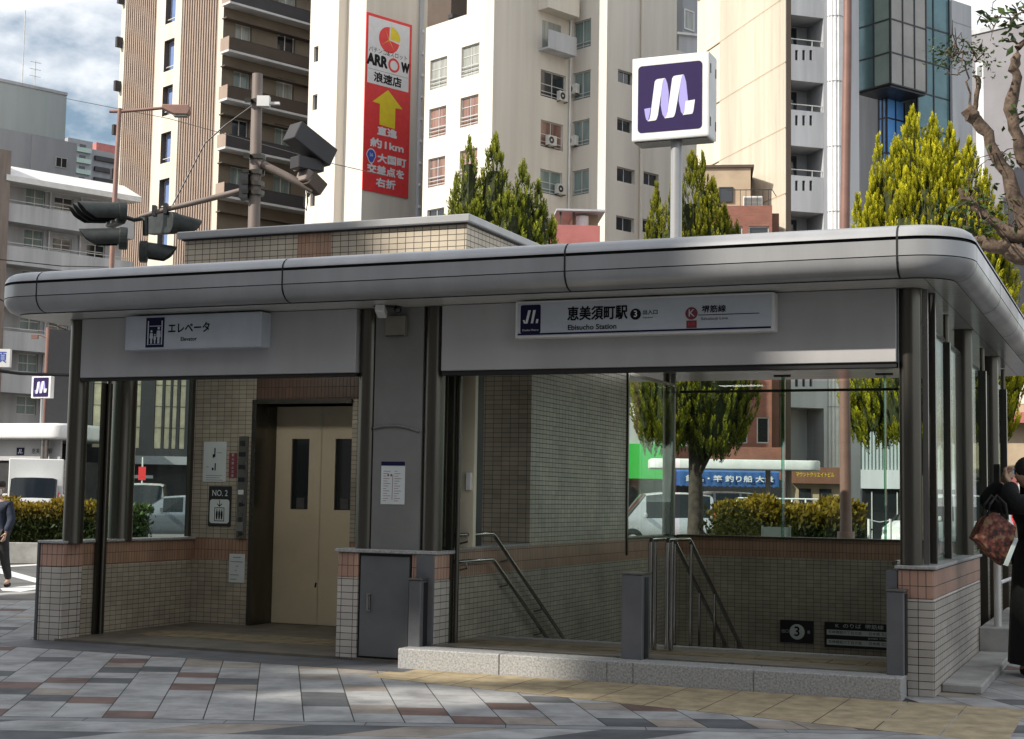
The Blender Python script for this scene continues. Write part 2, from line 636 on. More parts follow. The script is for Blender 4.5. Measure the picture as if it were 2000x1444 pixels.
# ================================================================== GROUND
def clip_half(poly, fn):
    out = []
    n = len(poly)
    for i in range(n):
        a, b = poly[i], poly[(i + 1) % n]
        fa, fb = fn(a), fn(b)
        if fa <= 0:
            out.append(a)
        if (fa < 0 < fb) or (fb < 0 < fa):
            t = fa / (fa - fb)
            out.append((a[0] + (b[0] - a[0]) * t, a[1] + (b[1] - a[1]) * t))
    return out


def around_well(poly):
    """the pieces of an outline left when the stair well is cut out of it"""
    X = lambda p: st2(p).x
    Y = lambda p: st2(p).y
    out = [clip_half(poly, lambda p: X(p) + 4.4), clip_half(poly, lambda p: -.1 - X(p))]
    mid = clip_half(clip_half(poly, lambda p: -4.4 - X(p)), lambda p: X(p) + .1)
    return [q for q in out + [clip_half(mid, lambda p: Y(p) - 1.0), clip_half(mid, lambda p: 7.6 - Y(p))] if len(q) > 2]


def st2(p):
    return ST.loc(Vector((p[0], p[1], 0)))


g = MB()
for q in around_well([(-1500, -300), (1500, -300), (1500, 2600), (-1500, 2600)]):
    g.poly([(a, b, -.12) for a, b in q])
tag(g.build('road', MT['asphalt']), kind='structure')
sw = MB()
for sw_out in ([(-60, -4), (60, -4), (60, 20.2), (-60, 20.2)], [(-7.5, 20.2), (60, 20.2), (60, 25.5), (-4.5, 25.5)]):
    for q in around_well(sw_out):
        sw.prism([(a, b, -.12) for a, b in q], (0, 0, .12))
tag(sw.build('sidewalk_bed', MT['bed'], recalc=True), kind='structure')
kb = MB()
kb.prism([(-60, 20.2, -.11), (-7.5, 20.2, -.11), (-7.55, 20.5, -.11), (-60, 20.5, -.11)], (0, 0, .125))
kb.prism([(-7.5, 20.2, -.11), (-4.5, 25.5, -.11), (-4.7, 25.75, -.11), (-7.75, 20.45, -.11)], (0, 0, .124))
tag(kb.build('kerb', MT['concrete'], bevel=0.015), kind='structure')
random.seed(5)
pv = MB()
PM = ['pave_grey', 'pave_beige', 'pave_dark', 'pave_red', 'pave_mid', 'pave_ochre']




def add_cell(poly, m, z=0.004):
    c = (sum(p[0] for p in poly) / len(poly), sum(p[1] for p in poly) / len(poly))
    s = st2(c)
    if s.x < -8.6:
        pass
    elif s.x < -4.2:
        poly = clip_half(poly, lambda p: st2(p).y + 0.62)
    elif s.x < -0.1:
        poly = clip_half(poly, lambda p: st2(p).y + 1.10 + (st2(p).x + 4.0) * 0.2058)
    else:
        poly = clip_half(poly, lambda p: st2(p).y - 3.6)
    poly = clip_half(poly, lambda p: p[1] - 20.19)
    if len(poly) >= 3:
        pv.poly([(p[0], p[1], z) for p in poly], m)


def pick():
    r = random.random()
    return 0 if r < 0.60 else 1 if r < 0.74 else 2 if r < 0.87 else 3 if r < 0.97 else 4


sh = -0.1516
for i in range(-46, 30):
    v = 9.88
    last = 0
    off = 0
    while v < 20.2:
        L = 0.32 + 0.08 * random.random()
        m = pick()
        if m and last and random.random() < 0.55:
            m = 0
        if m == 0:
            L *= random.choice((1, 1, 2, 2))
        last = m
        u0, u1 = 0.327 * i, 0.327 * (i + 1)
        gq = 0.004
        v1 = v + L
        add_cell([(u0 + gq + sh * (v - 9.88), v + .002), (u1 - gq + sh * (v - 9.88), v + .002), (u1 - gq + sh * (v1 - 9.88), v1 - .002), (u0 + gq + sh * (v1 - 9.88), v1 - .002)], m)
        v = v1
for i in range(-20, 20):
    add_cell([(i * 0.9, 9.735), (i * 0.9 + .894, 9.735), (i * 0.9 + .894, 9.868), (i * 0.9, 9.868)], 4)
for i in range(-30, 24):
    for k in range(24):
        v, v1 = 9.725 - k * 0.42, 9.725 - (k + 1) * 0.42
        s2 = 1.1
        m = pick() if random.random() < 0.5 else 0
        if i * 0.62 < -2.6 and v > 9 and random.random() < 0.7:
            m = 2 if i * .62 < -3 else m
        u0, u1 = 0.62 * i, 0.62 * (i + 1) - .006
        add_cell([(u0 - s2 * (9.725 - v1), v1 + .005), (u1 - s2 * (9.725 - v1), v1 + .005), (u1 - s2 * (9.725 - v), v), (u0 - s2 * (9.725 - v), v)], m)
tag(pv.build('sidewalk_paving', [MT[k] for k in PM], recalc=True), kind='structure')
# ochre strip along the granite step, and the dark stone apron before the lift (station axes)
oc = MB()
x = -4.35
k = 0
while x < 0.4:
    x1 = x + 0.42
    def yf(a):
        return -1.10 - (a + 4.0) * 0.2058 + .004
    nrow = 2 if x > -3.4 else 1
    for r in range(nrow):
        a0 = -0.365 if r == 0 else None
        y_t0, y_t1 = -0.36, -0.36
        fy0, fy1 = yf(x), yf(x1)
        def lerp(f, t, b):
            return t + (b - t) * f
        f0, f1 = r / nrow, (r + 1) / nrow
        gx = .004
        oc.poly([(x + gx, lerp(f1, y_t0, fy0) + .004, .0045), (x1 - gx, lerp(f1, y_t1, fy1) + .004, .0045), (x1 - gx, lerp(f0, y_t1, fy1), .0045), (x + gx, lerp(f0, y_t0, fy0), .0045)], 0)
    x = x1
for i in range(11):
    x0 = -8.62 + i * 0.4
    for r in range(2):
        oc.poly([(x0 + .002, -.61 + r * .34, .0047), (x0 + .397, -.61 + r * .34, .0047), (x0 + .397, -.275 + r * .34, .0047), (x0 + .002, -.275 + r * .34, .0047)], 1)
tag(oc.build('apron_paving', [MT['pave_ochre'], mat('dark apron stone', (0.095, 0.098, 0.108), 0.6, 0, 0.12, 3)], M=ST.M), kind='structure')

# road markings near the left edge of the view
mk = MB()
def mark(pts):
    mk.poly([tuple(at_ground(x, y)) for x, y in pts])
def at_ground(px, py, z=-0.116):
    d = ray(px, py)
    t = (z - EYE) / d.z
    p = CAM + d * t
    return (p.x, p.y, z)
mark([(-90, 1085), (84, 1133), (84, 1142), (-90, 1097)])
mark([(-90, 1111), (120, 1099), (120, 1101.5), (-90, 1114)])
mark([(-40, 1150), (10, 1164), (-10, 1172), (-60, 1160)])
mark([(0, 1149), (70, 1143), (72, 1151), (40, 1156), (5, 1154)])
mark([(55, 1083), (130, 1082), (130, 1084), (55, 1085)])
tag(mk.build('road_marking', MT['line']), kind='structure')

# ================================================================== STATION ENTRANCE
E0 = empty('station_entrance', ST.M, 'low grey metro station entrance with rounded flat canopy, tiled walls and glass sides', 'station entrance')


def sp(px, py, y):
    return ST.pix(px, py, 1, y)


def P(mb, name, mats, **k):
    return mb.build(name, mats, E0, None, **k)


ZS, ZT = 3.16, 3.565
# ---- canopy: profile swept round a rounded rectangle
cx0, cx1, cy0, cy1, cr = -8.86, 0.35, -0.60, 8.75, 0.46
path = []
for (qx, qy, a0) in ((cx1 - cr, cy0 + cr, -90), (cx1 - cr, cy1 - cr, 0), (cx0 + cr, cy1 - cr, 90), (cx0 + cr, cy0 + cr, 180)):
    for k in range(11):
        a = R(a0 + 9 * k)
        path.append((qx + cr * math.cos(a), qy + cr * math.sin(a), math.cos(a), math.sin(a)))
prof = [(-.24, 3.568), (-.13, 3.566), (-.07, 3.551), (-.03, 3.525), (-.006, 3.488), (0, 3.462), (-.03, 3.462), (-.03, 3.436), (0, 3.436), (0, 3.318),
        (-.012, 3.318), (-.012, 3.310), (0, 3.310), (-.006, 3.273), (-.028, 3.230), (-.062, 3.196), (-.105, 3.175), (-.15, 3.168), (-.15, ZS)]
pm = [0, 0, 0, 0, 0, 1, 1, 1, 0, 1, 1, 1, 0, 0, 0, 0, 0, 1]
fa = MB()
fa.loft([[(x + nx * o, y + ny * o, z) for o, z in prof] for x, y, nx, ny in path + path[:1]], close=False, mf=lambda k, j: pm[j])
fascia = P(fa, 'fascia', [MT['fascia'], MT['joint']], smooth=35)
rf = MB()
rf.poly([(x - nx * .24, y - ny * .24, 3.568) for x, y, nx, ny in path])
P(rf, 'roof', MT['fascia'])
MT['soffit_t'] = tile('soffit strips', (0.68, 0.68, 0.64), (0.65, 0.65, 0.61), (0.08, 0.08, 0.08), 40, 0.105, 0.003, rough=0.22, dirt=0.1)
sf = MB()
sf.poly([(x - nx * .15, y - ny * .15, ZS) for x, y, nx, ny in reversed(path)])
P(sf, 'soffit', MT['soffit_t'])
def jstrip(x, y, nx, ny, wd=.016):
    j = MB()
    tx, ty = -ny, nx
    pr = [(o + .002, z) for o, z in prof[1:6]] + [(.002, z) for o, z in prof[9:10]] + [(o + .002, z - .001) for o, z in prof[12:18]]
    for a, b in zip(pr[:-1], pr[1:]):
        j.poly([(x + nx * a[0] + tx * s * wd / 2, y + ny * a[0] + ty * s * wd / 2, a[1]) if e == 0 else (x + nx * b[0] + tx * s * wd / 2, y + ny * b[0] + ty * s * wd / 2, b[1]) for e, s in ((0, -1), (0, 1), (1, 1), (1, -1))])
    j.build('panel_joint', MT['joint'], fascia)
for xj in (-8.22, -5.50, -2.83, -0.175):
    jstrip(xj, cy0, 0, -1)
for yj in (1.9, 3.9, 5.9, 8.2):
    jstrip(cx1, yj, 1, 0)
jstrip(path[10][0], path[10][1] + .02, 1, 0, .01)

# ---- ceiling lamps; the lobby one is added to brighten the lift doors
MT['lamp_on'] = bpy.data.materials.new('lit ceiling lamp')
MT['lamp_on'].use_nodes = True
_b = MT['lamp_on'].node_tree.nodes['Principled BSDF']
_b.inputs['Emission Color'].default_value = (1, .96, .88, 1)
_b.inputs['Emission Strength'].default_value = 9.0
for lx0, lx1, ly0, ly1 in ((-7.6, -6.4, 1.0, 1.25), (-4.05, -3.45, 6.2, 6.4)):
    q = MB()
    q.box(lx0 - .04, lx1 + .04, ly0 - .04, ly1 + .04, ZS - .05, ZS - .002)
    lo = P(q, 'ceiling_light', MT['white'])
    q = MB()
    q.box(lx0, lx1, ly0, ly1, ZS - .058, ZS - .051)
    q.build('lamp_tube', MT['lamp_on'], lo)
# ---- columns
def column(x, y, r, z0=.95, z1=3.19, m='steel_dk', nm='column', cap=True):
    c = MB()
    c.tube([(x, y, z0), (x, y, z1)], r, 28)
    o = P(c, nm, MT[m], smooth=40)
    if cap:
        k = MB()
        k.tube([(x, y, z1 - .035), (x, y, z1 - .012)], r + .018, 28)
        k.build('collar', MT['steel_dk'], o, smooth=40)
    return o
column(-8.27, .14, .098)
column(-8.42, 1.08, .125)
column(-4.995, .13, .094)
column(-4.33, .13, .094)
column(-.185, .12, .085)
column(-.10, 3.1, .085, .2)
column(-.10, 5.9, .085, -.3)
column(-4.36, 7.42, .085)
column(-8.5, 7.9, .1, -.1)
mu = MB()
mu.box(-.098, -.055, .16, .21, 1.0, ZS)
P(mu, 'mullion', MT['steel'])
for xx_, yy_, w_, z0 in ((-.06, .42, .07, 1.0), (-.10, 1.75, .07, 1.0), (-.08, 4.75, .08, .1), (-.09, 7.45, .08, -.1)):
    mu = MB()
    mu.box(xx_ - w_ / 2, xx_ + w_ / 2, yy_ - w_ / 2, yy_ + w_ / 2, z0, 2.9 if yy_ > 1 else ZS)
    mu.tube([(xx_, yy_, 2.85), (xx_, yy_ - .02, ZS - .01)], .025, 8)
    P(mu, 'mullion', MT['steel_dk'])
# ---- header panels over the openings
hd = MB()
hd.box(-8.15, -5.075, .0, .14, 2.575, ZS - .003)
P(hd, 'header_panel', MT['panel'], bevel=.004)
hd = MB()
hd.box(-4.215, -.275, .0, .14, 2.575, ZS - .003)
P(hd, 'header_panel', MT['panel'], bevel=.004)
dk = MB()
dk.box(-8.15, -5.075, .02, .12, 2.545, 2.574)
P(dk, 'track', MT['black'])
dk = MB()
dk.box(-4.215, -.275, .02, .12, 2.535, 2.574)
P(dk, 'track', MT['black'])
# ---- grey pier between the middle columns, with its tiled plinth and cabinet door
pr = MB()
pr.box(-4.905, -4.42, .06, .3, .955, ZS - .003)
P(pr, 'pier', MT['pier'])
ar = MB()
ar.tube([(-4.90 + .46 * t, .052, 2.07 + .035 * math.sin(t * 2.6) - .05 * t * t) for t in [i / 10 for i in range(11)]], .012, 6)
P(ar, 'pier_trim', MT['pier'], smooth=60)
CAPZ = .955
pl = MB()
pl.box(-5.205, -5.0, .0, .42, .0, .735)
pl.box(-4.46, -4.232, .0, .42, .0, .735)
P(pl, 'plinth_tiles', MT['tile_out'], bevel=.006)
pl = MB()
pl.box(-5.203, -5.0, .001, .42, .737, CAPZ)
P(pl, 'plinth_band', MT['band'], bevel=.006)
pl = MB()
pl.box(-4.46, -4.233, .001, .42, .737, CAPZ)
P(pl, 'plinth_band', MT['band'], bevel=.006)
pl = MB()
pl.box(-5.0, -4.46, .03, .40, .0, CAPZ)
P(pl, 'cabinet', MT['black'])
dr = MB()
dr.box(-4.972, -4.487, .005, .035, .045, .93)
cab = P(dr, 'cabinet_door', MT['grey_door'], bevel=.003)
hn = MB()
hn.box(-4.905, -4.862, -.004, .004, .44, .60)
hn.tube([(-4.872, -.03, .455), (-4.872, -.03, .585)], .008, 8)
hn.tube([(-4.872, -.0, .46), (-4.872, -.03, .46)], .006, 6)
hn.tube([(-4.872, -.0, .58), (-4.872, -.03, .58)], .006, 6)
hn.build('handle', MT['steel_br'], cab)
cp = MB()
cp.box(-5.225, -4.21, -.025, .44, CAPZ + .002, CAPZ + .035)
P(cp, 'plinth_cap', MT['granite_cap'], bevel=.006)

# ---- left wing wall
def lowwall(name, x0, x1, y0, y1, top, zb=0, inner=True, t='tile_out', b='band', band=.225, cap=.03):
    o = MB()
    o.box(x0, x1, y0, y1, zb, top - band)
    a = P(o, name, MT[t], bevel=.008)
    o = MB()
    o.box(x0 + .001, x1 - .001, y0 + .001, y1 - .001, top - band + .002, top)
    o.build('brown_band', MT[b], a, bevel=.008)
    o = MB()
    o.box(x0 - .02, x1 + .02, y0 - .02, y1 + .02, top + .002, top + cap)
    o.build('cap', MT['granite_cap'], a, bevel=.006)
    return a
lowwall('wing_wall', -8.55, -8.265, 0, .30, .945)
lowwall('wing_wall', -8.53, -8.33, .322, 2.28, .945, t='tile_in', b='band_in')
ed = MB()
ed.box(-8.575, -8.552, -.01, .28, 0, .97)
P(ed, 'edge_plate', MT['postgrey'])
po = MB()
po.tube([(-8.27, .62, .0), (-8.27, .62, 2.6)], .02, 10)
po.box(-8.32, -8.29, .55, .70, .02, 2.57)
P(po, 'door_guide', MT['steel_dk'], smooth=40)
gl = MB()
gl.box(-8.40, -8.39, 1.2, 2.20, .98, 2.9)
P(gl, 'glass_pane', MT['glass'])
gl = MB()
gl.box(-8.40, -8.39, .30, .96, .98, 2.9)
P(gl, 'glass_pane', MT['glass'])
fr = MB()
fr.box(-8.40, -8.35, 2.20, 2.255, .98, 3.1)
P(fr, 'glass_frame', MT['steel_dk'])
# floor of the lift lobby
fl = MB()
fl.box(-8.33, -4.44, .0, 2.9, .0, .028)
P(fl, 'lobby_floor', mat('lobby floor', (0.12, 0.105, 0.085), 0.6, 0, 0.15, 3))
fl = MB()
for i in range(9):
    for j in range(2):
        fl.box(-7.95 + i * .31, -7.95 + i * .31 + .3, .75 + j * .31, 1.05 + j * .31, .026, .033)
P(fl, 'tactile_strip', MT['tactile'])

# ---- lift shaft: front wall with the door recess, right side wall, penthouse above the roof
SY = 2.30
def wallgrid(mb, axis, val, s0, s1, z0, z1, holes, depth, m=0, mr=None):
    """wall on plane axis=val with real openings; the reveals run depth inward (along +axis)"""
    ss = sorted({s0, s1, *[max(s0, min(s1, h[0])) for h in holes], *[max(s0, min(s1, h[1])) for h in holes]})
    zs = sorted({z0, z1, *[max(z0, min(z1, h[2])) for h in holes], *[max(z0, min(z1, h[3])) for h in holes]})
    def pt(s, z, d=0):
        return (s, val + d, z) if axis == 1 else (val + d, s, z)
    for a, b in zip(ss[:-1], ss[1:]):
        for c, d in zip(zs[:-1], zs[1:]):
            ms, mz = (a + b) / 2, (c + d) / 2
            if any(h[0] < ms < h[1] and h[2] < mz < h[3] for h in holes):
                continue
            mb.poly([pt(a, c), pt(b, c), pt(b, d), pt(a, d)], m)
    q = m if mr is None else mr
    for h in holes:
        a, b, c, d = h
        c, d, c0, d0 = max(c, z0), min(d, z1), c, d
        for p0, p1 in (((a, c), (b, c)), ((b, c), (b, d)), ((b, d), (a, d)), ((a, d), (a, c))):
            if p0[1] == p1[1] and ((p0[1] == c and c0 < z0) or (p0[1] == d and d0 > z1)):
                continue
            mb.poly([pt(*p0), pt(*p1), pt(*p1, depth), pt(*p0, depth)], q)
DX0, DX1, DZ = -7.555, -6.36, 2.455
hole = [(DX0, DX1, .0, DZ)]
wl = MB()
wallgrid(wl, 1, SY, -8.42, -4.28, .0, .735, [(DX0, DX1, -.1, .9)], .46)
P(wl, 'shaft_wall', MT['tile_in'])
wl = MB()
wallgrid(wl, 1, SY, -8.42, -4.28, .735, .965, [(DX0, DX1, .5, 2)], .46)
P(wl, 'shaft_band', MT['band_in'])
wl = MB()
wallgrid(wl, 1, SY, -8.42, -4.28, .965, ZS - .002, [(DX0, DX1, .5, DZ)], .46)
P(wl, 'shaft_wall', MT['tile_in'])
wl = MB()
wl.box(DX0 - .02, -5.2, SY - .004, SY + .002, DZ + .045, 2.85)
P(wl, 'lintel_band', MT['lintel'])
jm = MB()
jm.box(DX0 - .055, DX0 + .004, SY - .03, SY + .455, .028, DZ + .05)
jm.box(DX0 + .004, DX1, SY - .03, SY + .455, DZ, DZ + .05)
P(jm, 'lift_jamb', MT['steel_dk'], bevel=.003)
for i, (a, b) in enumerate(((-7.55, -6.965), (-6.96, -6.375))):
    d = MB()
    wz = (1.30, 2.09)
    wx = (a + .205, a + .43) if i == 0 else (a + .175, a + .41)
    hole = [(wx[0], wx[1], wz[0], wz[1])]
    wallgrid(d, 1, SY + .40, a, b, .034, DZ - .004, hole, .03)
    d.box(a, b, SY + .431, SY + .45, .034, DZ - .004)
    o = P(d, 'lift_door', MT['beige_door'])
    k = MB()
    k.box(wx[0] + .002, wx[1] - .002, SY + .418, SY + .428, wz[0] + .002, wz[1] - .002)
    k.build('door_window', MT['dkglass'], o)
    k = MB()
    k.box(wx[0] + .07, wx[0] + .17, SY + .414, SY + .4165, wz[0] + .01, wz[0] + .13)
    k.build('notice_sticker', mat('grey sticker', (.09, .09, .09), .6, 0, .1, 30), o)
sc_ = MB()
sc_.obox(Matrix.Translation((-6.99, SY + .397, .47)) @ Matrix.Rotation(.2, 4, 'Y'), .018, .004, .055)
sc_.obox(Matrix.Translation((-6.56, SY + .397, .70)) @ Matrix.Rotation(1.2, 4, 'Y'), .014, .004, .06)
P(sc_, 'scuff', MT['ink'])
# lift call panel
cpn = MB()
cpn.box(-7.775, -7.655, SY - .022, SY, .97, 2.10)
pan = P(cpn, 'call_panel', MT['steel'], bevel=.003)
for k, (zz, h_, ww, mm) in enumerate(((2.02, .06, .07, 'steel_dk'), (1.90, .05, .085, 'black'), (1.76, .05, .085, 'black'), (1.62, .05, .085, 'black'), (1.48, .05, .07, 'white'), (1.345, .045, .045, 'black'), (1.18, .06, .05, 'steel_dk'), (1.10, .10, .085, 'pier'), (1.02, .04, .04, 'black'))):
    b = MB()
    b.box(-7.725 - ww / 2, -7.725 + ww / 2, SY - .029, SY - .022, zz - h_ / 2, zz + h_ / 2)
    if mm == 'black' and ww < .06:
        b.box(-7.725 + ww / 2 + .003, -7.725 + ww / 2 + .028, SY - .027, SY - .022, zz - .012, zz + .012)
    b.build('button', MT[mm], pan, bevel=.002)
# right side of the shaft and the low wall beside the stairs
lw = MB()
lw.box(-4.50, -4.28, .443, 7.5, -3.4, .745)
P(lw, 'stair_wall', MT['tile_in'])
lw = MB()
lw.box(-4.50, -4.279, .443, 7.5, .747, .985)
P(lw, 'stair_band', MT['band_in'])
lw = MB()
lw.box(-4.5, -4.262, .445, SY - .003, .987, 1.01)
P(lw, 'stair_cap', MT['granite_cap'])
lw = MB()
lw.box(-4.285, -4.28, SY, 5.38, .987, ZS - .002)
P(lw, 'shaft_wall', MT['tile_in'])
lw = MB()
lw.box(-8.42, -4.29, 5.25, 5.38, 0, ZS - .002)
P(lw, 'shaft_wall', MT['tile_in'])
lw = MB()
lw.box(-8.42, -8.38, SY + .01, 5.24, 0, ZS - .002)
P(lw, 'shaft_wall', MT['tile_in'])
lw = MB()
lw.box(-4.5, -4.262, 5.383, 7.5, .987, 1.012)
P(lw, 'stair_cap', MT['steel_dk'])
fr = MB()
fr.box(-4.30, -4.262, 5.385, 5.43, .80, ZS - .003)
fr.box(-4.30, -4.262, 5.43, 7.4, 2.98, 3.02)
P(fr, 'glass_frame', MT['steel_dk'])
for (a, b) in ((5.432, 5.98), (5.99, 6.55), (6.56, 7.32)):
    gl = MB()
    gl.box(-4.285, -4.275, a, b, 1.013, 2.98)
    P(gl, 'glass_pane', MT['glass'])
# cream panel with intercom, black box in place of the dark gap behind it
bp = MB()
bp.box(-4.375, -4.145, .60, .66, 1.012, ZS - .003)
cpnl = P(bp, 'cream_panel', MT['beige_panel'], bevel=.003)
ic = MB()
ic.box(-4.215, -4.165, .57, .60, 1.53, 1.69)
ic.build('intercom', MT['white'], cpnl, bevel=.004)
bp = MB()
bp.box(-4.48, -4.30, .20, .598, 1.012, ZS - .004)
P(bp, 'cream_panel', MT['steel_dk'])
bp = MB()
bp.box(-4.46, -4.29, .665, 1.12, 1.012, ZS - .004)
P(bp, 'dark_gap_box', MT['black'])
# penthouse of the lift above the canopy
ph = MB()
ph.box(-8.03, -4.68, 1.5, 4.3, 3.601, 4.175)
pent = P(ph, 'penthouse', MT['tile_pent'])
ph = MB()
ph.box(-6.62, -6.22, 1.496, 1.5, 3.601, 4.174)
ph.build('brown_band', MT['band_in'], pent)
ph = MB()
ph.box(-8.09, -4.62, 1.43, 4.36, 4.19, 4.27)
ph.build('coping', MT['fascia'], pent, bevel=.01)
ph = MB()
ph.box(-8.05, -4.66, 1.47, 4.32, 4.176, 4.189)
ph.build('shadow_gap', MT['black'], pent)
# ---- back and right walls of the stair well
bw = MB()
bw.box(-4.278, -.0, 7.5, 7.72, -3.4, .755)
P(bw, 'back_wall', MT['tile_in'])
bw = MB()
bw.box(-4.278, -.0, 7.499, 7.719, .757, .995)
P(bw, 'back_band', MT['band_in'])
bw = MB()
bw.box(-4.26, .02, 7.47, 7.75, .997, 1.02)
P(bw, 'back_cap', MT['steel_dk'])
for a, b in ((-4.26, -2.86), (-2.83, -1.55), (-1.52, -.14)):
    gl = MB()
    gl.box(a, b, 7.595, 7.605, 1.021, 3.05)
    P(gl, 'glass_pane', MT['glass'])
for a in (-2.845, -1.535):
    gl = MB()
    gl.box(a - .006, a + .006, 7.44, 7.594, 1.021, 3.12)
    P(gl, 'glass_fin', MT['glass_edge'])
    gl = MB()
    gl.box(a - .11, a + .11, 7.45, 7.5, 3.10, 3.13)
    P(gl, 'fin_bracket', MT['steel_dk'])
rd = MB()
rd.tube([(-4.26, 7.57, 2.93), (-.14, 7.57, 2.93)], .018, 8)
P(rd, 'glass_rod', MT['steel_dk'])
rw = lowwall('right_wall', -.275, .0, 0, 3.5, .965)
rw2 = MB()
rw2.box(-.27, -.01, .02, 7.48, -3.4, -.002)
rw2.box(-.27, -.12, 3.52, 7.48, -.002, .97)
P(rw2, 'stair_wall', MT['tile_in'])
for a, b in ((.46, 1.71), (1.79, 3.0), (3.2, 4.7), (4.8, 5.8), (6.0, 7.4)):
    gl = MB()
    gl.box(-.105, -.095, a, b, 1.0, 2.92)
    P(gl, 'glass_pane', MT['glass'])
rd = MB()
rd.tube([(-.13, .2, 2.93), (-.13, 7.5, 2.93)], .016, 8)
rd.tube([(-.13, 3.2, 1.75), (-.13, 7.5, 1.75)], .016, 8)
P(rd, 'glass_rod', MT['steel_dk'])
cb = MB()
cb.box(.002, .33, 3.3, 6.5, -.001, .30)
P(cb, 'concrete_base', MT['concrete'], bevel=.01)
pf = MB()
pf.box(.002, .31, .38, 3.29, 0.0, .075)
P(pf, 'side_step', MT['concrete'], bevel=.012)
# ---- granite step, platform, stairs
GX0, GX1 = -4.40, -.20
gs = [(-4.40, -3.46), (-3.457, -2.52), (-2.517, -2.30), (-2.297, -1.32), (-1.317, GX1)]
for a, b in gs:
    q = MB()
    q.box(a, b, -.35, -.06, -.02, .172)
    P(q, 'granite_block', MT['granite'], bevel=.008)
q = MB()
q.box(GX0, GX1 - .01, -.06, -.035, -.02, .176)
q.box(GX0, GX1 - .01, -.01, .015, -.02, .176)
P(q, 'slot_rail', MT['steel'])
q = MB()
q.box(GX0, GX1, -.034, -.011, -.02, .12)
P(q, 'slot', MT['black'])
q = MB()
q.box(-4.279, -.276, .016, 1.18, -.6, .17)
P(q, 'platform', mat('platform stone', (0.22, 0.19, 0.15), 0.6, 0, 0.15, 3), bevel=.004)
q = MB()
for i in range(13):
    q.box(-4.25 + i * .305, -4.25 + i * .305 + .295, .42, .72, .168, .176)
P(q, 'tactile_strip', MT['tactile'])
q = MB()
q.box(-4.279, -.276, 1.06, 1.183, .168, .175)
P(q, 'step_nosing', MT['granite'])
st_ = MB()
for i in range(18):
    z = .17 - (i + 1) * .177
    st_.box(-4.278, -.277, 1.184 + i * .30, 1.184 + (i + 1) * .30, -3.6, z)
P(st_, 'stairs', MT['concrete'])
# ---- guide posts for the flood boards
def guide(x0, x1, y0, y1, z1, z0=.17):
    q = MB()
    q.box(x0, x1, y0, y1, z0, z1)
    o = P(q, 'guide_post', MT['postgrey'], bevel=.006)
    q = MB()
    q.box(x0 - .006, x1 + .012, y0 - .006, y1 + .006, z1 + .001, z1 + .018)
    q.build('post_cap', MT['steel'], o, bevel=.003)
    q = MB()
    q.box(x1 + .001, x1 + .006, y0 + .06, y1 - .06, z0, z1 - .02)
    q.build('post_slot', MT['black'], o)
guide(-2.468, -2.29, -.14, .07, .855)
guide(-.335, -.205, -.16, .06, .80)
guide(-4.405, -4.29, -.16, .06, .74, .0)
q = MB()
q.box(-4.40, -4.235, -.03, -.002, .175, .955)
P(q, 'guide_post', MT['postgrey'])
q = MB()
q.box(-.36, -.278, -.0, .06, .175, .955)
P(q, 'guide_post', MT['postgrey'])
q = MB()
q.tube([(-4.20, .38, .17), (-4.20, .38, 2.575)], .022, 10)
q.box(-4.28, -4.22, .30, .36, .17, 2.575)
P(q, 'door_guide', MT['steel_dk'], smooth=40)

# ---- handrails: things of their own
def rail(name, label, pts, r=.019, brackets=(), posts=(), wall=None):
    E = empty(name, ST.M, label, 'handrail')
    q = MB()
    q.tube(pts, r, 12)
    q.build('rail', MT['steel_br'], E, smooth=50)
    for b in brackets:
        q = MB()
        q.tube([b, (b[0], b[1], b[2] - .05), (wall, b[1], b[2] - .07)], .009, 8)
        q.build('bracket', MT['steel_br'], E, smooth=50)
    for b in posts:
        q = MB()
        q.tube([(b[0], b[1], b[3]), (b[0], b[1], b[2])], b[4], 12)
        q.build('post', MT['steel_br'], E, smooth=50)
    return E
def down(x, y, z, y1, s=-.59):
    return (x, y1, z + (y1 - y) * s)
for zz, lab in ((1.125, 'upper steel handrail on the tiled wall left of the stairs'), (.885, 'lower steel handrail on the tiled wall left of the stairs')):
    pts = [(-4.262, .38, zz), (-4.215, .40, zz), (-4.20, .46, zz), (-4.20, 1.16, zz), (-4.20, 1.22, zz - .02), down(-4.20, 1.22, zz - .02, 5.6)]
    rail('handrail', lab, pts, brackets=[(p[0], p[1], p[2] - .015) for p in ((-4.20, .60, zz), down(-4.20, 1.22, zz, 1.55), down(-4.20, 1.22, zz, 2.45), down(-4.20, 1.22, zz, 3.3))], wall=-4.28)
for xr, lab in ((-2.44, 'left steel rail of the pair in the middle of the stairs'), (-2.29, 'right steel rail of the pair in the middle of the stairs')):
    zz = 1.125
    pts = [(xr, .55, .2), (xr, .55, zz - .02), (xr, .57, zz), (xr, 1.20, zz), (xr, 1.25, zz - .02), down(xr, 1.25, zz - .02, 5.6)]
    rail('handrail', lab, pts, r=.02, posts=[(xr, 1.28, zz - .04, -.05, .014), (xr, .68, zz, .17, .018), (xr, 2.1, down(xr, 1.25, zz, 2.1)[2], -.6, .014), (xr, 3.0, down(xr, 1.25, zz, 3.0)[2], -1.1, .014), (xr, 4.2, down(xr, 1.25, zz, 4.2)[2], -1.8, .014)])
for zz, lab in ((1.0, 'upper steel handrail on the right stair wall'), (.76, 'lower steel handrail on the right stair wall')):
    pts = [(-.30, .25, zz), (-.34, .28, zz), (-.34, 1.2, zz), down(-.34, 1.2, zz, 5.4)]
    rail('handrail', lab, pts, brackets=[(-.34, .5, zz - .015), (-.34, 1.9, zz - .43)], wall=-.275)

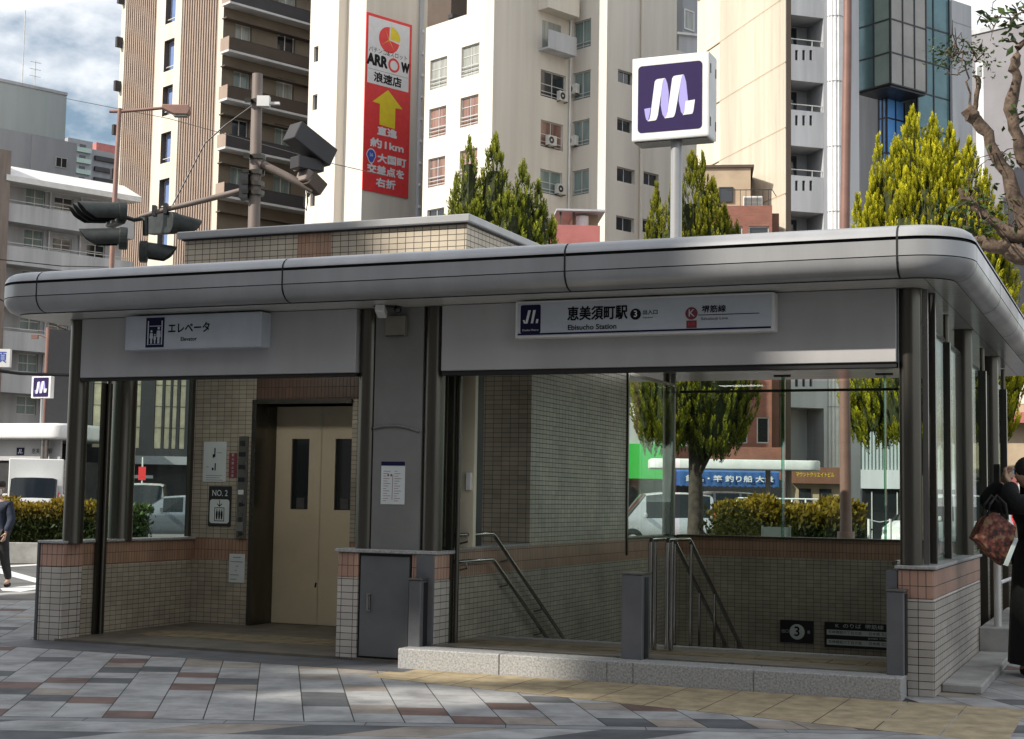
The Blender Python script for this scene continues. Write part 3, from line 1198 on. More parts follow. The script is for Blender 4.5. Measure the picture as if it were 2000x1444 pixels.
# ---- signs on the entrance
def sign_box(name, label, x0, x1, y0, y1, z0, z1, mface, mbody='white'):
    E = empty(name, ST.M, label, 'sign')
    q = MB()
    q.box(x0, x1, y0, y1, z0, z1)
    q.build('housing', MT[mbody], E, bevel=.004)
    if mface:
        q = MB()
        q.box(x0 + .02, x1 - .02, y0 - .003, y0 - .0005, z0 + .016, z1 - .016)
        q.build('sign_face', MT[mface], E)
    return E
FX, FZ = (1, 0, 0), (0, 0, 1)
S1 = sign_box('station_sign', 'long white illuminated sign with purple metro mark and Ebisucho Station lettering over the stairs', -3.455, -1.21, -.13, -.001, 2.83, 3.145, 'sign_grey')
o = (0, -.134, 0)
q = MB()
slabplate(q, [(-3.43, 2.853), (-1.235, 2.853), (-1.235, 2.868), (-3.43, 2.868)], (0, -.133, 0), FX, FZ, .0015)
slabplate(q, rrect(.185, .245, .015, cx=-3.313, cy=2.990), (0, -.133, 0), FX, FZ, .002)
q.build('navy_stripe', MT['navy'], S1)
metro = MB()
def mini_mark(parent, cx, cz, s, y, m='white_sign', frame=None):
    q = MB()
    for pts in ([(-.36, -.42), (-.2, -.42), (.02, .42), (-.16, .42)], [(.02, -.42), (.18, -.42), (.36, .42), (.18, .42)], [(.36, -.42), (.5, -.42), (.54, -.16), (.40, -.16)], [(-.52, -.2), (-.40, -.2), (-.34, -.42), (-.44, -.42)]):
        slabplate(q, [(cx + a * s, cz + b * s) for a, b in pts], (0, y, 0), FX, FZ, .0015)
    return q.build('metro_mark', MT[m], parent)
mini_mark(S1, -3.313, 3.01, .135, -.1352)
text('Osaka Metro', .024, (-3.313, -.1352, 2.895), FX, FZ, MT['white_sign'], S1, width=.15)
text('恵美須町駅', .125, (-2.71, -.134, 3.015), FX, FZ, MT['ink'], S1, bold=.004, width=.53)
text('Ebisucho Station', .062, (-2.755, -.134, 2.905), FX, FZ, MT['ink'], S1, bold=.0015, width=.43)
q = MB()
slabplate(q, circ(.047, 28, -2.372, 3.002), (0, -.134, 0), FX, FZ, .0015)
q.build('number_disc', MT['ink'], S1)
text('3', .075, (-2.372, -.1358, 3.002), FX, FZ, MT['white_sign'], S1, bold=.0015)
text('出入口', .042, (-2.245, -.134, 3.012), FX, FZ, MT['ink'], S1, bold=.001, width=.125)
text('Entrance', .022, (-2.265, -.134, 2.972), FX, FZ, MT['ink'], S1, width=.085)
q = MB()
slabplate(q, circ(.052, 28, -1.893, 2.993), (0, -.134, 0), FX, FZ, .0015)
slabplate(q, [(-1.935, 2.872), (-1.848, 2.872), (-1.848, 2.935), (-1.935, 2.935)], (0, -.134, 0), FX, FZ, .0015)
q.build('line_symbol', MT['maroon'], S1)
text('K', .085, (-1.893, -.1358, 2.993), FX, FZ, MT['sign_grey'], S1, bold=.001)
text('K18', .035, (-1.893, -.1358, 2.905), FX, FZ, MT['red'], S1)
text('堺筋線', .062, (-1.705, -.134, 3.02), FX, FZ, MT['ink'], S1, bold=.0015, width=.20)
text('Sakaisuji Line', .03, (-1.70, -.134, 2.945), FX, FZ, MT['ink'], S1, width=.225)
q = MB()
slabplate(q, [(-1.835, 2.974), (-1.33, 2.974), (-1.33, 2.98), (-1.835, 2.98)], (0, -.134, 0), FX, FZ, .0012)
q.build('rule', MT['ink'], S1)
S2 = sign_box('elevator_sign', 'grey white sign box with black lift pictogram and katakana over the lift lobby', -7.495, -5.975, -.17, -.001, 2.815, 3.14, 'sign_grey', 'sign_grey')
q = MB()
slabplate(q, [(-7.255, 2.835), (-7.045, 2.835), (-7.045, 3.12), (-7.255, 3.12)], (0, -.173, 0), FX, FZ, .0015)
pic = q.build('lift_pictogram', MT['navy'], S2)
q = MB()
for a, b, c, d in ((-7.235, -7.222, 2.86, 3.09), (-7.078, -7.065, 2.86, 3.09), (-7.215, -7.085, 3.035, 3.042), (-7.215, -7.085, 2.862, 2.866)):
    slabplate(q, [(a, c), (b, c), (b, d), (a, d)], (0, -.1745, 0), FX, FZ, .001)
for cx_, h_ in ((-7.19, .105), (-7.150, .075), (-7.108, .13)):
    slabplate(q, circ(h_ * .11, 12, cx_, 2.872 + h_ * 1.12), (0, -.1745, 0), FX, FZ, .001)
    slabplate(q, [(cx_ - h_ * .09, 2.872), (cx_ + h_ * .09, 2.872), (cx_ + h_ * .10, 2.872 + h_ * .45), (cx_ + h_ * .19, 2.872 + h_ * .5), (cx_ + h_ * .15, 2.872 + h_ * .95), (cx_ - h_ * .15, 2.872 + h_ * .95), (cx_ - h_ * .19, 2.872 + h_ * .5), (cx_ - h_ * .1, 2.872 + h_ * .45)], (0, -.1745, 0), FX, FZ, .001)
q.build('figures', MT['sign_grey'], pic)
text('エレベータ', .105, (-6.765, -.174, 3.005), FX, FZ, MT['ink'], S2, bold=.003, width=.46)
text('Elevator', .052, (-6.765, -.174, 2.905), FX, FZ, MT['ink'], S2, bold=.001, width=.18)
# poster on the pier
S3 = sign_box('poster', 'white route notice with navy top strip taped to the grey pier', -4.815, -4.575, .055, .0598, 1.39, 1.775, None, 'paper')
q = MB()
q.box(-4.814, -4.576, .0535, .0548, 1.735, 1.774)
q.build('heading', MT['navy'], S3)
q = MB()
for i in range(26):
    zz = 1.42 + (i % 13) * .022
    xq = -4.79 + (i // 13) * .11
    q.box(xq, xq + .03 + .05 * ((i * 7) % 5) / 5, .0540, .0548, zz, zz + .004)
q.tube([(-4.70, .0545, 1.43), (-4.695, .0545, 1.66)], .002, 5)
q.box(-4.75, -4.735, .054, .0548, 1.64, 1.66)
q.box(-4.72, -4.705, .054, .0548, 1.64, 1.66)
q.build('print', MT['maroon'], S3)
# notices on the lift wall
S4 = sign_box('notice', 'white paper notice with two small diagrams on the lift wall', -8.245, -7.94, SY - .008, SY - .002, 1.59, 2.04, None, 'paper')
q = MB()
for (a, b, c, d) in ((-8.10, -8.085, 1.87, 1.97), (-8.12, -8.10, 1.86, 1.90), (-8.09, -8.075, 1.72, 1.80), (-8.125, -8.105, 1.72, 1.75), (-8.20, -8.17, 1.755, 1.76), (-8.07, -8.0, 1.915, 1.919), (-8.2, -7.99, 1.66, 1.664), (-8.2, -8.02, 1.635, 1.639), (-8.2, -7.98, 1.61, 1.614)):
    q.box(a, b, SY - .0095, SY - .0082, c, d)
q.build('print', MT['ink'], S4)
S5 = sign_box('notice', 'narrow red notice with white lettering beside the white paper notice', -7.905, -7.80, SY - .008, SY - .002, 1.64, 1.915, None, 'maroon')
for i, ch in enumerate('駆込禁止注意'):
    text(ch, .034, (-7.852, SY - .0085, 1.89 - i * .046), FX, FZ, MT['paper'], S5)
S6 = sign_box('lift_number_sign', 'black and white sign reading NO. 2 with a lift pictogram', -8.155, -7.855, SY - .012, SY - .002, 1.10, 1.545, None, 'black')
text('NO. 2', .095, (-8.005, SY - .0125, 1.465), FX, FZ, MT['paper'], S6, bold=.001, width=.20)
q = MB()
slabplate(q, rrect(.255, .265, .03, cx=-8.005, cy=1.265), (0, SY - .0125, 0), FX, FZ, .001)
wb = q.build('white_field', MT['paper'], S6)
q = MB()
zo = (0, SY - .0138, 0)
for pts in ([(-8.009, 1.33), (-8.001, 1.33), (-8.001, 1.39), (-8.009, 1.39)], [(-8.04, 1.345), (-8.034, 1.352), (-8.002, 1.327), (-8.005, 1.315)], [(-7.97, 1.345), (-7.976, 1.352), (-8.008, 1.327), (-8.005, 1.315)]):
    slabplate(q, pts, zo, FX, FZ, .0008)
for a, b, c, d in ((-8.07, -7.94, 1.30, 1.308), (-8.07, -7.94, 1.155, 1.163), (-8.07, -8.062, 1.163, 1.30), (-7.948, -7.94, 1.163, 1.30)):
    slabplate(q, [(a, c), (b, c), (b, d), (a, d)], zo, FX, FZ, .0008)
for cx_ in (-8.037, -8.005, -7.973):
    slabplate(q, circ(.008, 10, cx_, 1.28), zo, FX, FZ, .0008)
    slabplate(q, [(cx_ - .007, 1.175), (cx_ + .007, 1.175), (cx_ + .013, 1.23), (cx_ + .01, 1.268), (cx_ - .01, 1.268), (cx_ - .013, 1.23)], zo, FX, FZ, .0008)
q.build('pictogram', MT['ink'], wb)
S7 = sign_box('notice', 'pale paper notice low on the lift wall below the brown band', -7.86, -7.655, SY - .008, SY - .002, .485, .80, None, 'paper')
q = MB()
for i, (a, l) in enumerate(((.05, .10), (.02, .16), (.09, .03), (.08, .02), (.02, .11), (.02, .08))):
    q.box(-7.86 + a, -7.86 + a + l, SY - .0095, SY - .0082, .76 - i * .048, .765 - i * .048)
q.build('print', MT['navy'], S7)
# signs down in the stair well
S8 = sign_box('exit_number_sign', 'black sign with white disc numbered 3 on the back stair wall', -2.87, -2.44, 7.47, 7.496, -.33, -.04, None, 'black')
q = MB()
slabplate(q, circ(.098, 28, -2.65, -.185), (0, 7.469, 0), FX, FZ, .001)
dsc = q.build('number_disc', MT['paper'], S8)
text('3', .17, (-2.65, 7.4675, -.185), FX, FZ, MT['ink'], S8, bold=.004)
text('出口', .05, (-2.805, 7.469, -.185), FX, FZ, MT['paper'], S8)
text('番', .045, (-2.5, 7.469, -.185), FX, FZ, MT['paper'], S8)
S9 = sign_box('exit_guide_sign', 'wide black guide sign with white strips on the back stair wall', -2.30, -1.42, 7.47, 7.496, -.36, -.04, None, 'black')
q = MB()
for c, d in ((-.20, -.135), (-.325, -.255)):
    q.box(-2.27, -1.45, 7.466, 7.4695, c, d)
q.build('white_strip', MT['paper'], S9)
text('K  のりば  堺筋線', .06, (-1.86, 7.469, -.085), FX, FZ, MT['paper'], S9, width=.60)
for zz in (-.168, -.29):
    text('天神橋筋六丁目方面', .042, (-2.04, 7.4655, zz), FX, FZ, MT['ink'], S9, width=.42)
    text('日本橋 北浜', .042, (-1.62, 7.4655, zz), FX, FZ, MT['ink'], S9, width=.24)
text('動物園前 天下茶屋', .026, (-1.62, 7.469, -.228), FX, FZ, MT['paper'], S9, width=.26)
# security camera and bell box under the canopy
S10 = empty('security_camera', ST.M, 'small grey security camera under the canopy above the pier', 'camera')
q = MB()
q.box(-4.84, -4.62, -.12, .02, 3.15, ZS - .002)
q.build('mount', MT['steel_dk'], S10)
q = MB()
q.obox(Matrix.Translation((-4.75, -.14, 3.105)) @ Matrix.Rotation(.3, 4, 'Z') @ Matrix.Rotation(-.3, 4, 'X'), .085, .16, .07)
q.build('body', MT['white'], S10, bevel=.008)
q = MB()
q.sphere((-4.63, -.05, 3.13), .035)
q.build('lens_dome', MT['dkglass'], S10, smooth=60)
S11 = empty('junction_box', ST.M, 'beige junction box fixed high on the grey pier', 'box')
q = MB()
q.box(-4.78, -4.58, -.005, .06, 2.90, 3.08)
q.build('case', mat('beige plastic', (.20, .19, .15), .5, 0, .06), S11, bevel=.006)
q = MB()
q.box(-4.77, -4.59, -.007, -.004, 2.893, 2.90)
q.build('lip', MT['black'], S11)

# ---- metro pole sign standing on the canopy roof
S12 = empty('metro_pole_sign', ST.M, 'large white and purple metro sign on a grey pole above the canopy', 'pole sign')
q = MB()
q.tube([(-3.10, 3.45, 3.60), (-3.10, 3.45, 5.42)], .062, 20)
pole = q.build('pole', MT['fascia'], S12, smooth=40)
q = MB()
q.box(-3.565, -2.70, 3.30, 3.62, 5.335, 6.255)
q.build('sign_box', MT['white'], S12, bevel=.02, seg=2)
q = MB()
q.box(-3.54, -2.725, 3.33, 3.6, 5.322, 5.334)
q.build('underside', MT['steel_dk'], S12)
metro_mark(S12, -3.135, 5.79, (0, 3.299, 0), FX, FZ, .715, None)
for zz in (5.5, 6.08):
    q = MB()
    q.box(-2.699, -2.692, 3.34, 3.36, zz - .05, zz + .05)
    q.box(-2.699, -2.692, 3.55, 3.57, zz - .06, zz + .04)
    q.build('hinge', MT['steel_dk'], S12)

# ---- the office block across the street behind the viewpoint: its pierced roof screen is added to shade the station
OB = empty('office_block', ST.M, 'large grey office block across the street, outside the view', 'building')
OY = -28.0
_sl = SUN.dot(ST.X), SUN.dot(ST.Y), SUN.z
def wall_hit(x, y, z, yy=OY - .18):
    t = (yy - y) / _sl[1]
    return x + _sl[0] * t, z + _sl[2] * t
OZ = wall_hit(-12.3, 4.3, 0)[1] - .1
q = MB()
oh = []
for i in range(7):
    for j in range(7):
        oh.append((-48 + i * 4.2, -48 + i * 4.2 + 2.8, 1.2 + j * 3.5, 3.2 + j * 3.5))
MT['block_wall'] = mat('office block wall', (0.36, 0.345, 0.32), .8, 0, .1, .4)
q2 = MB()
for (s0, s1, z0, z1) in oh:
    q2.box(s0, s1, OY - .02, OY + .001, z0, z1)
q.box(-56, -10, OY - 9, OY - .03, -.1, 23.9)
a_ = q.build('wall', MT['block_wall'], OB)
q2.build('window_bands', MT['dkglass'], OB)
q = MB()
(ga, gb), (gc, gd) = wall_hit(-1.45, -.6, 3.20), wall_hit(.02, -.6, 3.42)
gaps = [(ga - .35, gc + .35, gb - .42, gd + .62)]
for xq, yq, hw_, hz_ in ((-3.45, -1.95, .85, .72), (-3.92, -.50, 1.0, .66)):        # openings that let the two soft sun patches through
    ga, gb = wall_hit(xq, yq, .05)
    gaps.append((ga - hw_, ga + hw_, gb - hz_, gb + hz_))
for d_ in (OY - .32, OY - .03):
    wallgrid(q, 1, d_, -56, -10, 24, OZ, gaps, .29 if d_ < OY - .2 else 0)
q.poly([(-56, OY - .32, OZ), (-10, OY - .32, OZ), (-10, OY - .03, OZ), (-56, OY - .03, OZ)])
q.build('shade_screen', MT['block_wall'], OB, recalc=True)
q = MB()
hx0, hx1 = wall_hit(-10.3, 1.5, 4.3)[0], wall_hit(-6.05, 1.5, 4.3)[0]
q.box(hx0, hx1, OY - .75, OY - .35, 24, wall_hit(-8, 1.5, 4.6)[1])  # unseen block added to shade the left part of the lift penthouse
q.build('roof_house', MT['block_wall'], OB)

for (bx0_, bx1_, by_, bh_, lab_) in ((-9.0, 18.0, -27.0, 21.0, 'lower grey block right of the tall one, outside the view, added to dim the sky light'), (-84.0, -57.5, -28.0, 19.0, 'lower grey block left of the tall one, outside the view, added to dim the sky light')):
    O2 = empty('office_block', ST.M, lab_, 'building')  # unseen blocks added to cut the sky light reaching the station
    q = MB()
    q.box(bx0_, bx1_, by_ - 10, by_, -.1, bh_)
    q.build('wall', MT['block_wall'], O2)
    q = MB()
    for i in range(int((bx1_ - bx0_) / 4)):
        for j in range(int(bh_ / 3.6)):
            q.box(bx0_ + .6 + i * 4, bx0_ + 3.4 + i * 4, by_ + .001, by_ + .03, 1.2 + j * 3.5, 3.2 + j * 3.5)
    q.build('window_bands', MT['dkglass'], O2)


# ================================================================== CITY BUILDINGS
AA, AC, AD = R(43.9), R(16.3), R(36.3)
MT['cream_wall'] = mat('cream wall paint', (0.64, 0.585, 0.485), 0.8, 0, 0.07, .9, streak=14)
MT['white_wall'] = mat('warm white wall paint', (0.69, 0.64, 0.565), 0.8, 0, 0.06, .8, streak=16)
MT['fin_brown'] = mat('brown fin', (0.33, 0.25, 0.20), 0.7, 0, 0.05, 1)
MT['fin_dark'] = mat('dark recess cladding', (0.10, 0.075, 0.06), 0.8, 0, 0.05, 1)
MT['olive_wall'] = mat('olive brown wall tile', (0.175, 0.145, 0.108), 0.7, 0, 0.08, .6)
MT['balc_dark'] = mat('dark balcony panel', (0.035, 0.033, 0.037), 0.5, 0, 0.06, 1)
MT['balc_brown'] = mat('brown balcony panel', (0.06, 0.042, 0.03), 0.5, 0, 0.06, 1)
MT['slab_white'] = mat('white slab edge', (0.55, 0.56, 0.57), 0.7, 0, 0.06, 1)
MT['sky_glass'] = mat('bluish window glass', (0.02, 0.035, 0.06), 0.04, 0.55, 0.0, spec=1)
MT['sky_tint_glass'] = mat('sky reflection blue glazing', (0.16, 0.42, 0.90), 0.12, 0.0, 0.08, .5, spec=.5)  # reflection of the blue sky put into the pane colour
MT['window_sky'] = mat('window in sky reflection blue', (0.20, 0.28, 0.50), 0.15, 0, 0.05, 1)  # even blue in place of the sky mirrored in these panes
MT['tan_glass'] = mat('sunlit cream pane', (0.80, 0.70, 0.48), 0.3, 0, 0.12, 2)  # sunlight on the window strips put into this pale colour
MT['teal_glass'] = mat('grey green glazing', (0.13, 0.23, 0.25), 0.10, 0.3, 0.1, .8)
MT['pale_glass'] = mat('pale green spandrel glass', (0.36, 0.46, 0.42), 0.12, 0.2, 0.08, .6)
MT['beige_glass'] = mat('beige grey glazing', (0.34, 0.325, 0.295), 0.15, 0.1, 0.08, .6)
MT['win_dark'] = mat('dark window glass', (0.03, 0.035, 0.04), 0.06, 0.2, 0, spec=.9)
MT['win_curt'] = mat('window with pale curtain', (0.33, 0.34, 0.31), 0.12, 0, 0.15, 4, streak=10)
MT['win_red'] = mat('window with red curtain', (0.26, 0.15, 0.12), 0.12, 0, 0.25, 4, streak=10)
MT['win_green'] = mat('window with grey green blind', (0.20, 0.26, 0.25), 0.12, 0, 0.15, 4, streak=10)
MT['alu'] = mat('window aluminium', (0.60, 0.60, 0.58), 0.4, 0.3, 0.05)
MT['alu_dk'] = mat('dark window frame', (0.05, 0.05, 0.055), 0.4, 0.4, 0.05)
MT['grey_wall'] = mat('grey wall paint', (0.33, 0.34, 0.36), 0.8, 0, 0.08, .5, streak=6)
MT['grey_lt'] = mat('light grey wall', (0.47, 0.48, 0.50), 0.8, 0, 0.12, .9, streak=12)
MT['metal_siding'] = mat('grey green metal siding', (0.42, 0.47, 0.47), 0.55, 0.2, 0.06, .6, streak=8)
MT['brick'] = tile('red brick', (0.34, 0.12, 0.08), (0.28, 0.10, 0.07), (0.22, 0.15, 0.12), 0.22, 0.07, 0.008, 0.8, 0.5)
MT['pink_wall'] = mat('faded red sheet', (0.45, 0.155, 0.14), 0.6, 0, 0.08, 1)
MT['tan'] = mat('tan wall', (0.46, 0.36, 0.25), 0.8, 0, 0.08, 1)
MT['ac'] = mat('air conditioner casing', (0.62, 0.61, 0.57), 0.5, 0, 0.05, 3)
MT['green_hoard'] = mat('bright green hoarding', (0.02, 0.56, 0.07), 0.5, 0, 0.03)
MT['awn_blue'] = mat('blue awning cloth', (0.04, 0.12, 0.33), 0.8, 0, 0.1, 4)
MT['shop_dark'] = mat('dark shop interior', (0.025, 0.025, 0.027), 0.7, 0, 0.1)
MT['brown_sign'] = mat('brown sign board', (0.17, 0.075, 0.045), 0.6, 0, 0.08, 2)
MT['pole_brown'] = mat('brown pole paint', (0.23, 0.125, 0.10), 0.5, 0.1, 0.08, 3)
MT['pole_salmon'] = mat('salmon lamp paint', (0.30, 0.175, 0.14), 0.5, 0.1, 0.08, 3)
MT['pole_grey'] = mat('grey brown pole paint', (0.21, 0.17, 0.15), 0.55, 0.1, 0.12, 3, streak=6)


def building(name, F, label, cat='building', group=None):
    return empty(name, F.M, label, cat, group)


def holes_px(F, axis, val, rects):
    out = []
    for (x0, x1, y0, y1) in rects:
        yc = (y0 + y1) / 2
        xc = (x0 + x1) / 2
        k = 1 - axis
        s = sorted((F.pix(x0, yc, axis, val)[k], F.pix(x1, yc, axis, val)[k]))
        z = sorted((F.pix(xc, y0, axis, val).z, F.pix(xc, y1, axis, val).z))
        out.append((s[0], s[1], z[0], z[1]))
    return out


def wbox(mb, axis, s0, s1, d0, d1, z0, z1, m=0):
    if axis == 1:
        mb.box(s0, s1, d0, d1, z0, z1, m)
    else:
        mb.box(d0, d1, s0, s1, z0, z1, m)


def window(par, axis, d, h, pane='win_dark', frame='alu', nx=2, nz=1, bars=0, fw=.05, th=.06):
    """frame with mullions standing at depth d, the pane its child"""
    s0, s1, z0, z1 = h
    f = MB()
    e = .004
    wbox(f, axis, s0 + e, s0 + fw, d, d + th, z0 + e, z1 - e)
    wbox(f, axis, s1 - fw, s1 - e, d, d + th, z0 + e, z1 - e)
    wbox(f, axis, s0 + fw, s1 - fw, d, d + th, z0 + e, z0 + fw)
    wbox(f, axis, s0 + fw, s1 - fw, d, d + th, z1 - fw, z1 - e)
    for i in range(1, nx):
        c = s0 + (s1 - s0) * i / nx
        wbox(f, axis, c - fw * .45, c + fw * .45, d + .005, d + th - .005, z0 + fw, z1 - fw)
    for i in range(1, nz):
        c = z0 + (z1 - z0) * i / nz
        wbox(f, axis, s0 + fw, s1 - fw, d + .008, d + th - .008, c - fw * .4, c + fw * .4)
    for i in range(bars):
        c = z0 + (z1 - z0) * (.06 + .13 * i)
        wbox(f, axis, s0 + fw, s1 - fw, d - .12, d - .08, c, c + .035)
    o = f.build('window', MT[frame], par)
    p = MB()
    wbox(p, axis, s0 + fw * .6, s1 - fw * .6, d + th * .55, d + th * .95, z0 + fw * .6, z1 - fw * .6)
    p.build('pane', MT[pane], o)
    return o


def ac_unit(par_M, F, x, y, z, axis, label, w_=.8, h_=.6, dp=.3):
    """outdoor unit: case, fan ring, two brackets; front faces -axis"""
    E = empty('air_conditioner', F.M, label, 'air conditioner', 'air conditioners on the cream apartment block')
    k = MB()
    wbox(k, axis, (x if axis == 1 else y) - w_ / 2, (x if axis == 1 else y) + w_ / 2, (y if axis == 1 else x) - dp, (y if axis == 1 else x), z, z + h_)
    k.build('case', MT['ac'], E, bevel=.02)
    k = MB()
    rgt = (1, 0, 0) if axis == 1 else (0, -1, 0)
    org = (x, y - dp, z) if axis == 1 else (x - dp, y, z)
    ring = [[Vector(p) for p in flat(circ(r_, 20, -.12, h_ / 2), org, rgt, (0, 0, 1), o_)] for r_, o_ in ((.25, .0), (.25, .02), (.22, .02), (.22, .004))]
    k.loft(ring, caps=False)
    ring2 = flat(circ(.22, 20, -.12, h_ / 2), org, rgt, (0, 0, 1), .004)
    k.poly(ring2, 1)
    k.poly(flat(circ(.07, 12, -.12, h_ / 2), org, rgt, (0, 0, 1), .012), 0)
    k.build('fan', [MT['ac'], MT['alu_dk']], E)
    for s_ in (-.3, .3):
        k = MB()
        c = (x if axis == 1 else y) + s_
        wbox(k, axis, c - .02, c + .02, (y if axis == 1 else x) - dp, (y if axis == 1 else x), z - .05, z - .004)
        k.build('bracket', MT['alu_dk'], E)
    return E


# ---------------------------------------------------------------- brown striped tower
F = corner_frame(431, 200, 106, AA)
T1 = building('brown_tower', F, 'tall brown and cream apartment tower with vertical striped fins and dark balconies')
yv = lambda px: F.pix(px, 200, 0, 0).y
ZT1 = 43
segs = [yv(p) for p in (431, 421, 349, 336.5, 317, 300, 239, 231)]
rowy = [(-40, 47), (79, 139), (168, 225), (258, 317), (348, 409), (438, 500)]
hol = []
for y0, y1 in rowy:
    hol += holes_px(F, 0, 0, [(317, 336.5, y0, y1)])
hol = [(segs[3], segs[4], h[2], h[3]) for h in hol]
wl = MB()
wallgrid(wl, 0, 0, segs[2], segs[5], 0, ZT1, hol, .7, 0, 1)
wallgrid(wl, 0, 0, 0, segs[1], 0, ZT1, [], .3)
wallgrid(wl, 0, 0, segs[6], segs[7], 0, ZT1, [], .3)
wl.box(.002, .3, segs[1] - .15, segs[1], 0, ZT1)
for a in (segs[2], segs[5] - .15):
    wl.box(.002, .3, a, a + .15, 0, ZT1)
wl.box(.002, .3, segs[6], segs[6] + .15, 0, ZT1)
wl.build('side_wall', [MT['cream_wall'], MT['fin_dark']], T1)
bk = MB()
bk.box(.31, .36, segs[1], segs[2], 0, ZT1)
bk.box(.31, .36, segs[5], segs[6], 0, ZT1)
bk.box(.72, 9, .4, segs[7] - .1, 0, ZT1)
bk.build('recess', MT['fin_dark'], T1)
for a, b in ((segs[1], segs[2]), (segs[5], segs[6])):
    n = 15
    fb = MB()
    for i in range(n):
        c = a + (b - a) * (i + .5) / n
        wd = (b - a) / n * .5
        fb.box(.06, .305, c - wd / 2, c + wd / 2, 0, ZT1)
    fb.build('striped_fins', MT['fin_brown'], T1)
for h in hol:
    o = window(T1, 0, .45, h, 'window_sky', 'alu', 1, 1, 0, .06)
    k = MB()
    k.box(.2, .26, h[0], h[1], h[2] + .35, h[2] + .42)
    k.build('window_rail', MT['alu'], o)
XA = 17.0
bl = [(450, 8), (448, 104), (444, 199), (441, 294), (438, 388), (435, 482), (452, -88)]
zb = sorted(F.pix(x, y, 1, -1.1).z for x, y in bl)
pitch = (zb[-1] - zb[0]) / (len(zb) - 1)
x0b = F.pix(446, 110, 1, -1.1).x
w1 = holes_px(F, 1, 0, [(459, 492, 48, 78), (542, 577, 64, 95)])
hol = []
for k in range(-3, 9):
    for h in w1:
        hol.append((h[0], h[1], h[2] + k * pitch - .55, h[3] + k * pitch))
hol = [h for h in hol if 1 < h[2] and h[3] < ZT1]
wl = MB()
wallgrid(wl, 1, 0, 0, XA, 0, ZT1, hol, .35)
wl.build('balcony_wall', MT['olive_wall'], T1)
for h in hol:
    window(T1, 1, .22, h, random.choice(['win_curt', 'win_green', 'win_dark', 'win_green']), 'alu', 2, 1, 0, .08)
zlist = [zb[0] + i * pitch for i in range(-1, 8)]
for i, z in enumerate(zlist):
    if z > ZT1 - 2 or z < 5:
        continue
    s_ = MB()
    s_.box(x0b, XA, -1.1, -.002, z, z + .16)
    sl_ = s_.build('balcony', MT['slab_white'], T1)
    s_ = MB()
    s_.box(x0b + .05, XA, -1.06, -1.0, z + .22, z + 1.05)
    s_.box(x0b + .3, XA, -1.07, -.99, z + 1.06, z + 1.1)
    s_.build('balcony_panel', MT['balc_dark' if i % 4 > 1 else 'balc_brown'], sl_)
    s_ = MB()
    s_.box(x0b, x0b + .05, -1.1, -.002, z + .165, z + 1.12)
    s_.build('balcony_end', MT['fin_brown'], sl_)
    s_ = MB()
    s_.box(x0b + .06, XA, -.6, -.003, z + 2.58, z + 2.66)
    s_.build('eave', MT['fin_dark'], sl_)
k = MB()
for z in zlist:
    k.box(-.55, -.002, segs[7] - .5, segs[7] - .1, z, z + .9)
for i, z in enumerate(zlist[:1]):
    pass
for z in zlist:
    q = MB()
    q.box(-.5, -.002, segs[7] - .35, segs[7] - .05, z, z + .8)
    q.build('side_box', MT['balc_dark'], T1)

# ---------------------------------------------------------------- white tower with the red banner
F = corner_frame(708.5, 300, 95, AA)
T2 = building('banner_tower', F, 'white stepped tower carrying a tall red and white advertising banner')
y1 = F.pix(671, 300, 0, 0).y
xw = F.pix(654.5, 300, 1, y1).x
y2 = F.pix(599, 300, 0, xw).y
ZT2 = 40
XB = F.pix(829, 300, 1, 0).x
hol = holes_px(F, 0, xw, [(613, 621.6, 91, 121), (610.5, 619.5, 185, 215), (606, 615, 375, 403), (608, 617, 280, 309)])
wl = MB()
wallgrid(wl, 0, 0, 0, y1, 0, ZT2, [], .3)
wallgrid(wl, 1, y1, xw, 0, 0, ZT2, [], .3)
wallgrid(wl, 0, xw, y1, y2, 0, ZT2, hol, .3)
wallgrid(wl, 1, 0, 0, XB, 0, ZT2, [], .3)
wl.box(.3, XB, .3, y2, 0, ZT2 - .3)
wl.box(xw + .31, .3, y1 + .31, y2, 0, ZT2 - .35)
wl.build('wall', MT['white_wall'], T2)
for h in hol:
    window(T2, 0, xw + .15, h, 'win_dark', 'alu', 1, 1, 0, .04)
pp = MB()
xp = F.pix(818, 300, 1, -.15).x
pp.tube([(xp, -.15, 0), (xp, -.15, ZT2)], .16, 12)
pipe = pp.build('drain_pipe', MT['grey_lt'], T2, smooth=40)
for i in range(9):
    q = MB()
    zz = F.pix(818, 60 + i * 43, 1, -.32).z
    q.box(xp - .08, xp + .08, -.42, -.31, zz - .08, zz + .08)
    q.build('lamp_fitting', MT['white'], pipe)
# banner: its own thing, flat against the wall
TL, TR, BL, BR = [F.pix(x, y, 1, -.06) for x, y in ((715.8, 26), (804, 46), (708, 373), (798, 386))]
bx0, bx1, bz0, bz1 = (TL.x + BL.x) / 2, (TR.x + BR.x) / 2, (BL.z + BR.z) / 2, (TL.z + TR.z) / 2
BW, BH = bx1 - bx0, bz1 - bz0
B1 = empty('advertising_banner', F.M, 'tall red and white banner with yellow arrow and Japanese lettering', 'banner')
q = MB()
q.box(bx0, bx1, -.06, -.003, bz0, bz1)
q.build('red_board', MT['red'], B1)
def bp_(u, v):          # banner fractions: u to the right, v downwards
    return (bx0 + u * BW, bz1 - v * BH)
def brect(m, u0, u1, v0, v1, nm, out=.066):
    q = MB()
    a, b = bp_(u0, v0), bp_(u1, v1)
    q.box(a[0], b[0], -out, -.0605, b[1], a[1])
    return q.build(nm, MT[m], B1)
brect('white_sign', .045, .95, .017, .395, 'white_field')
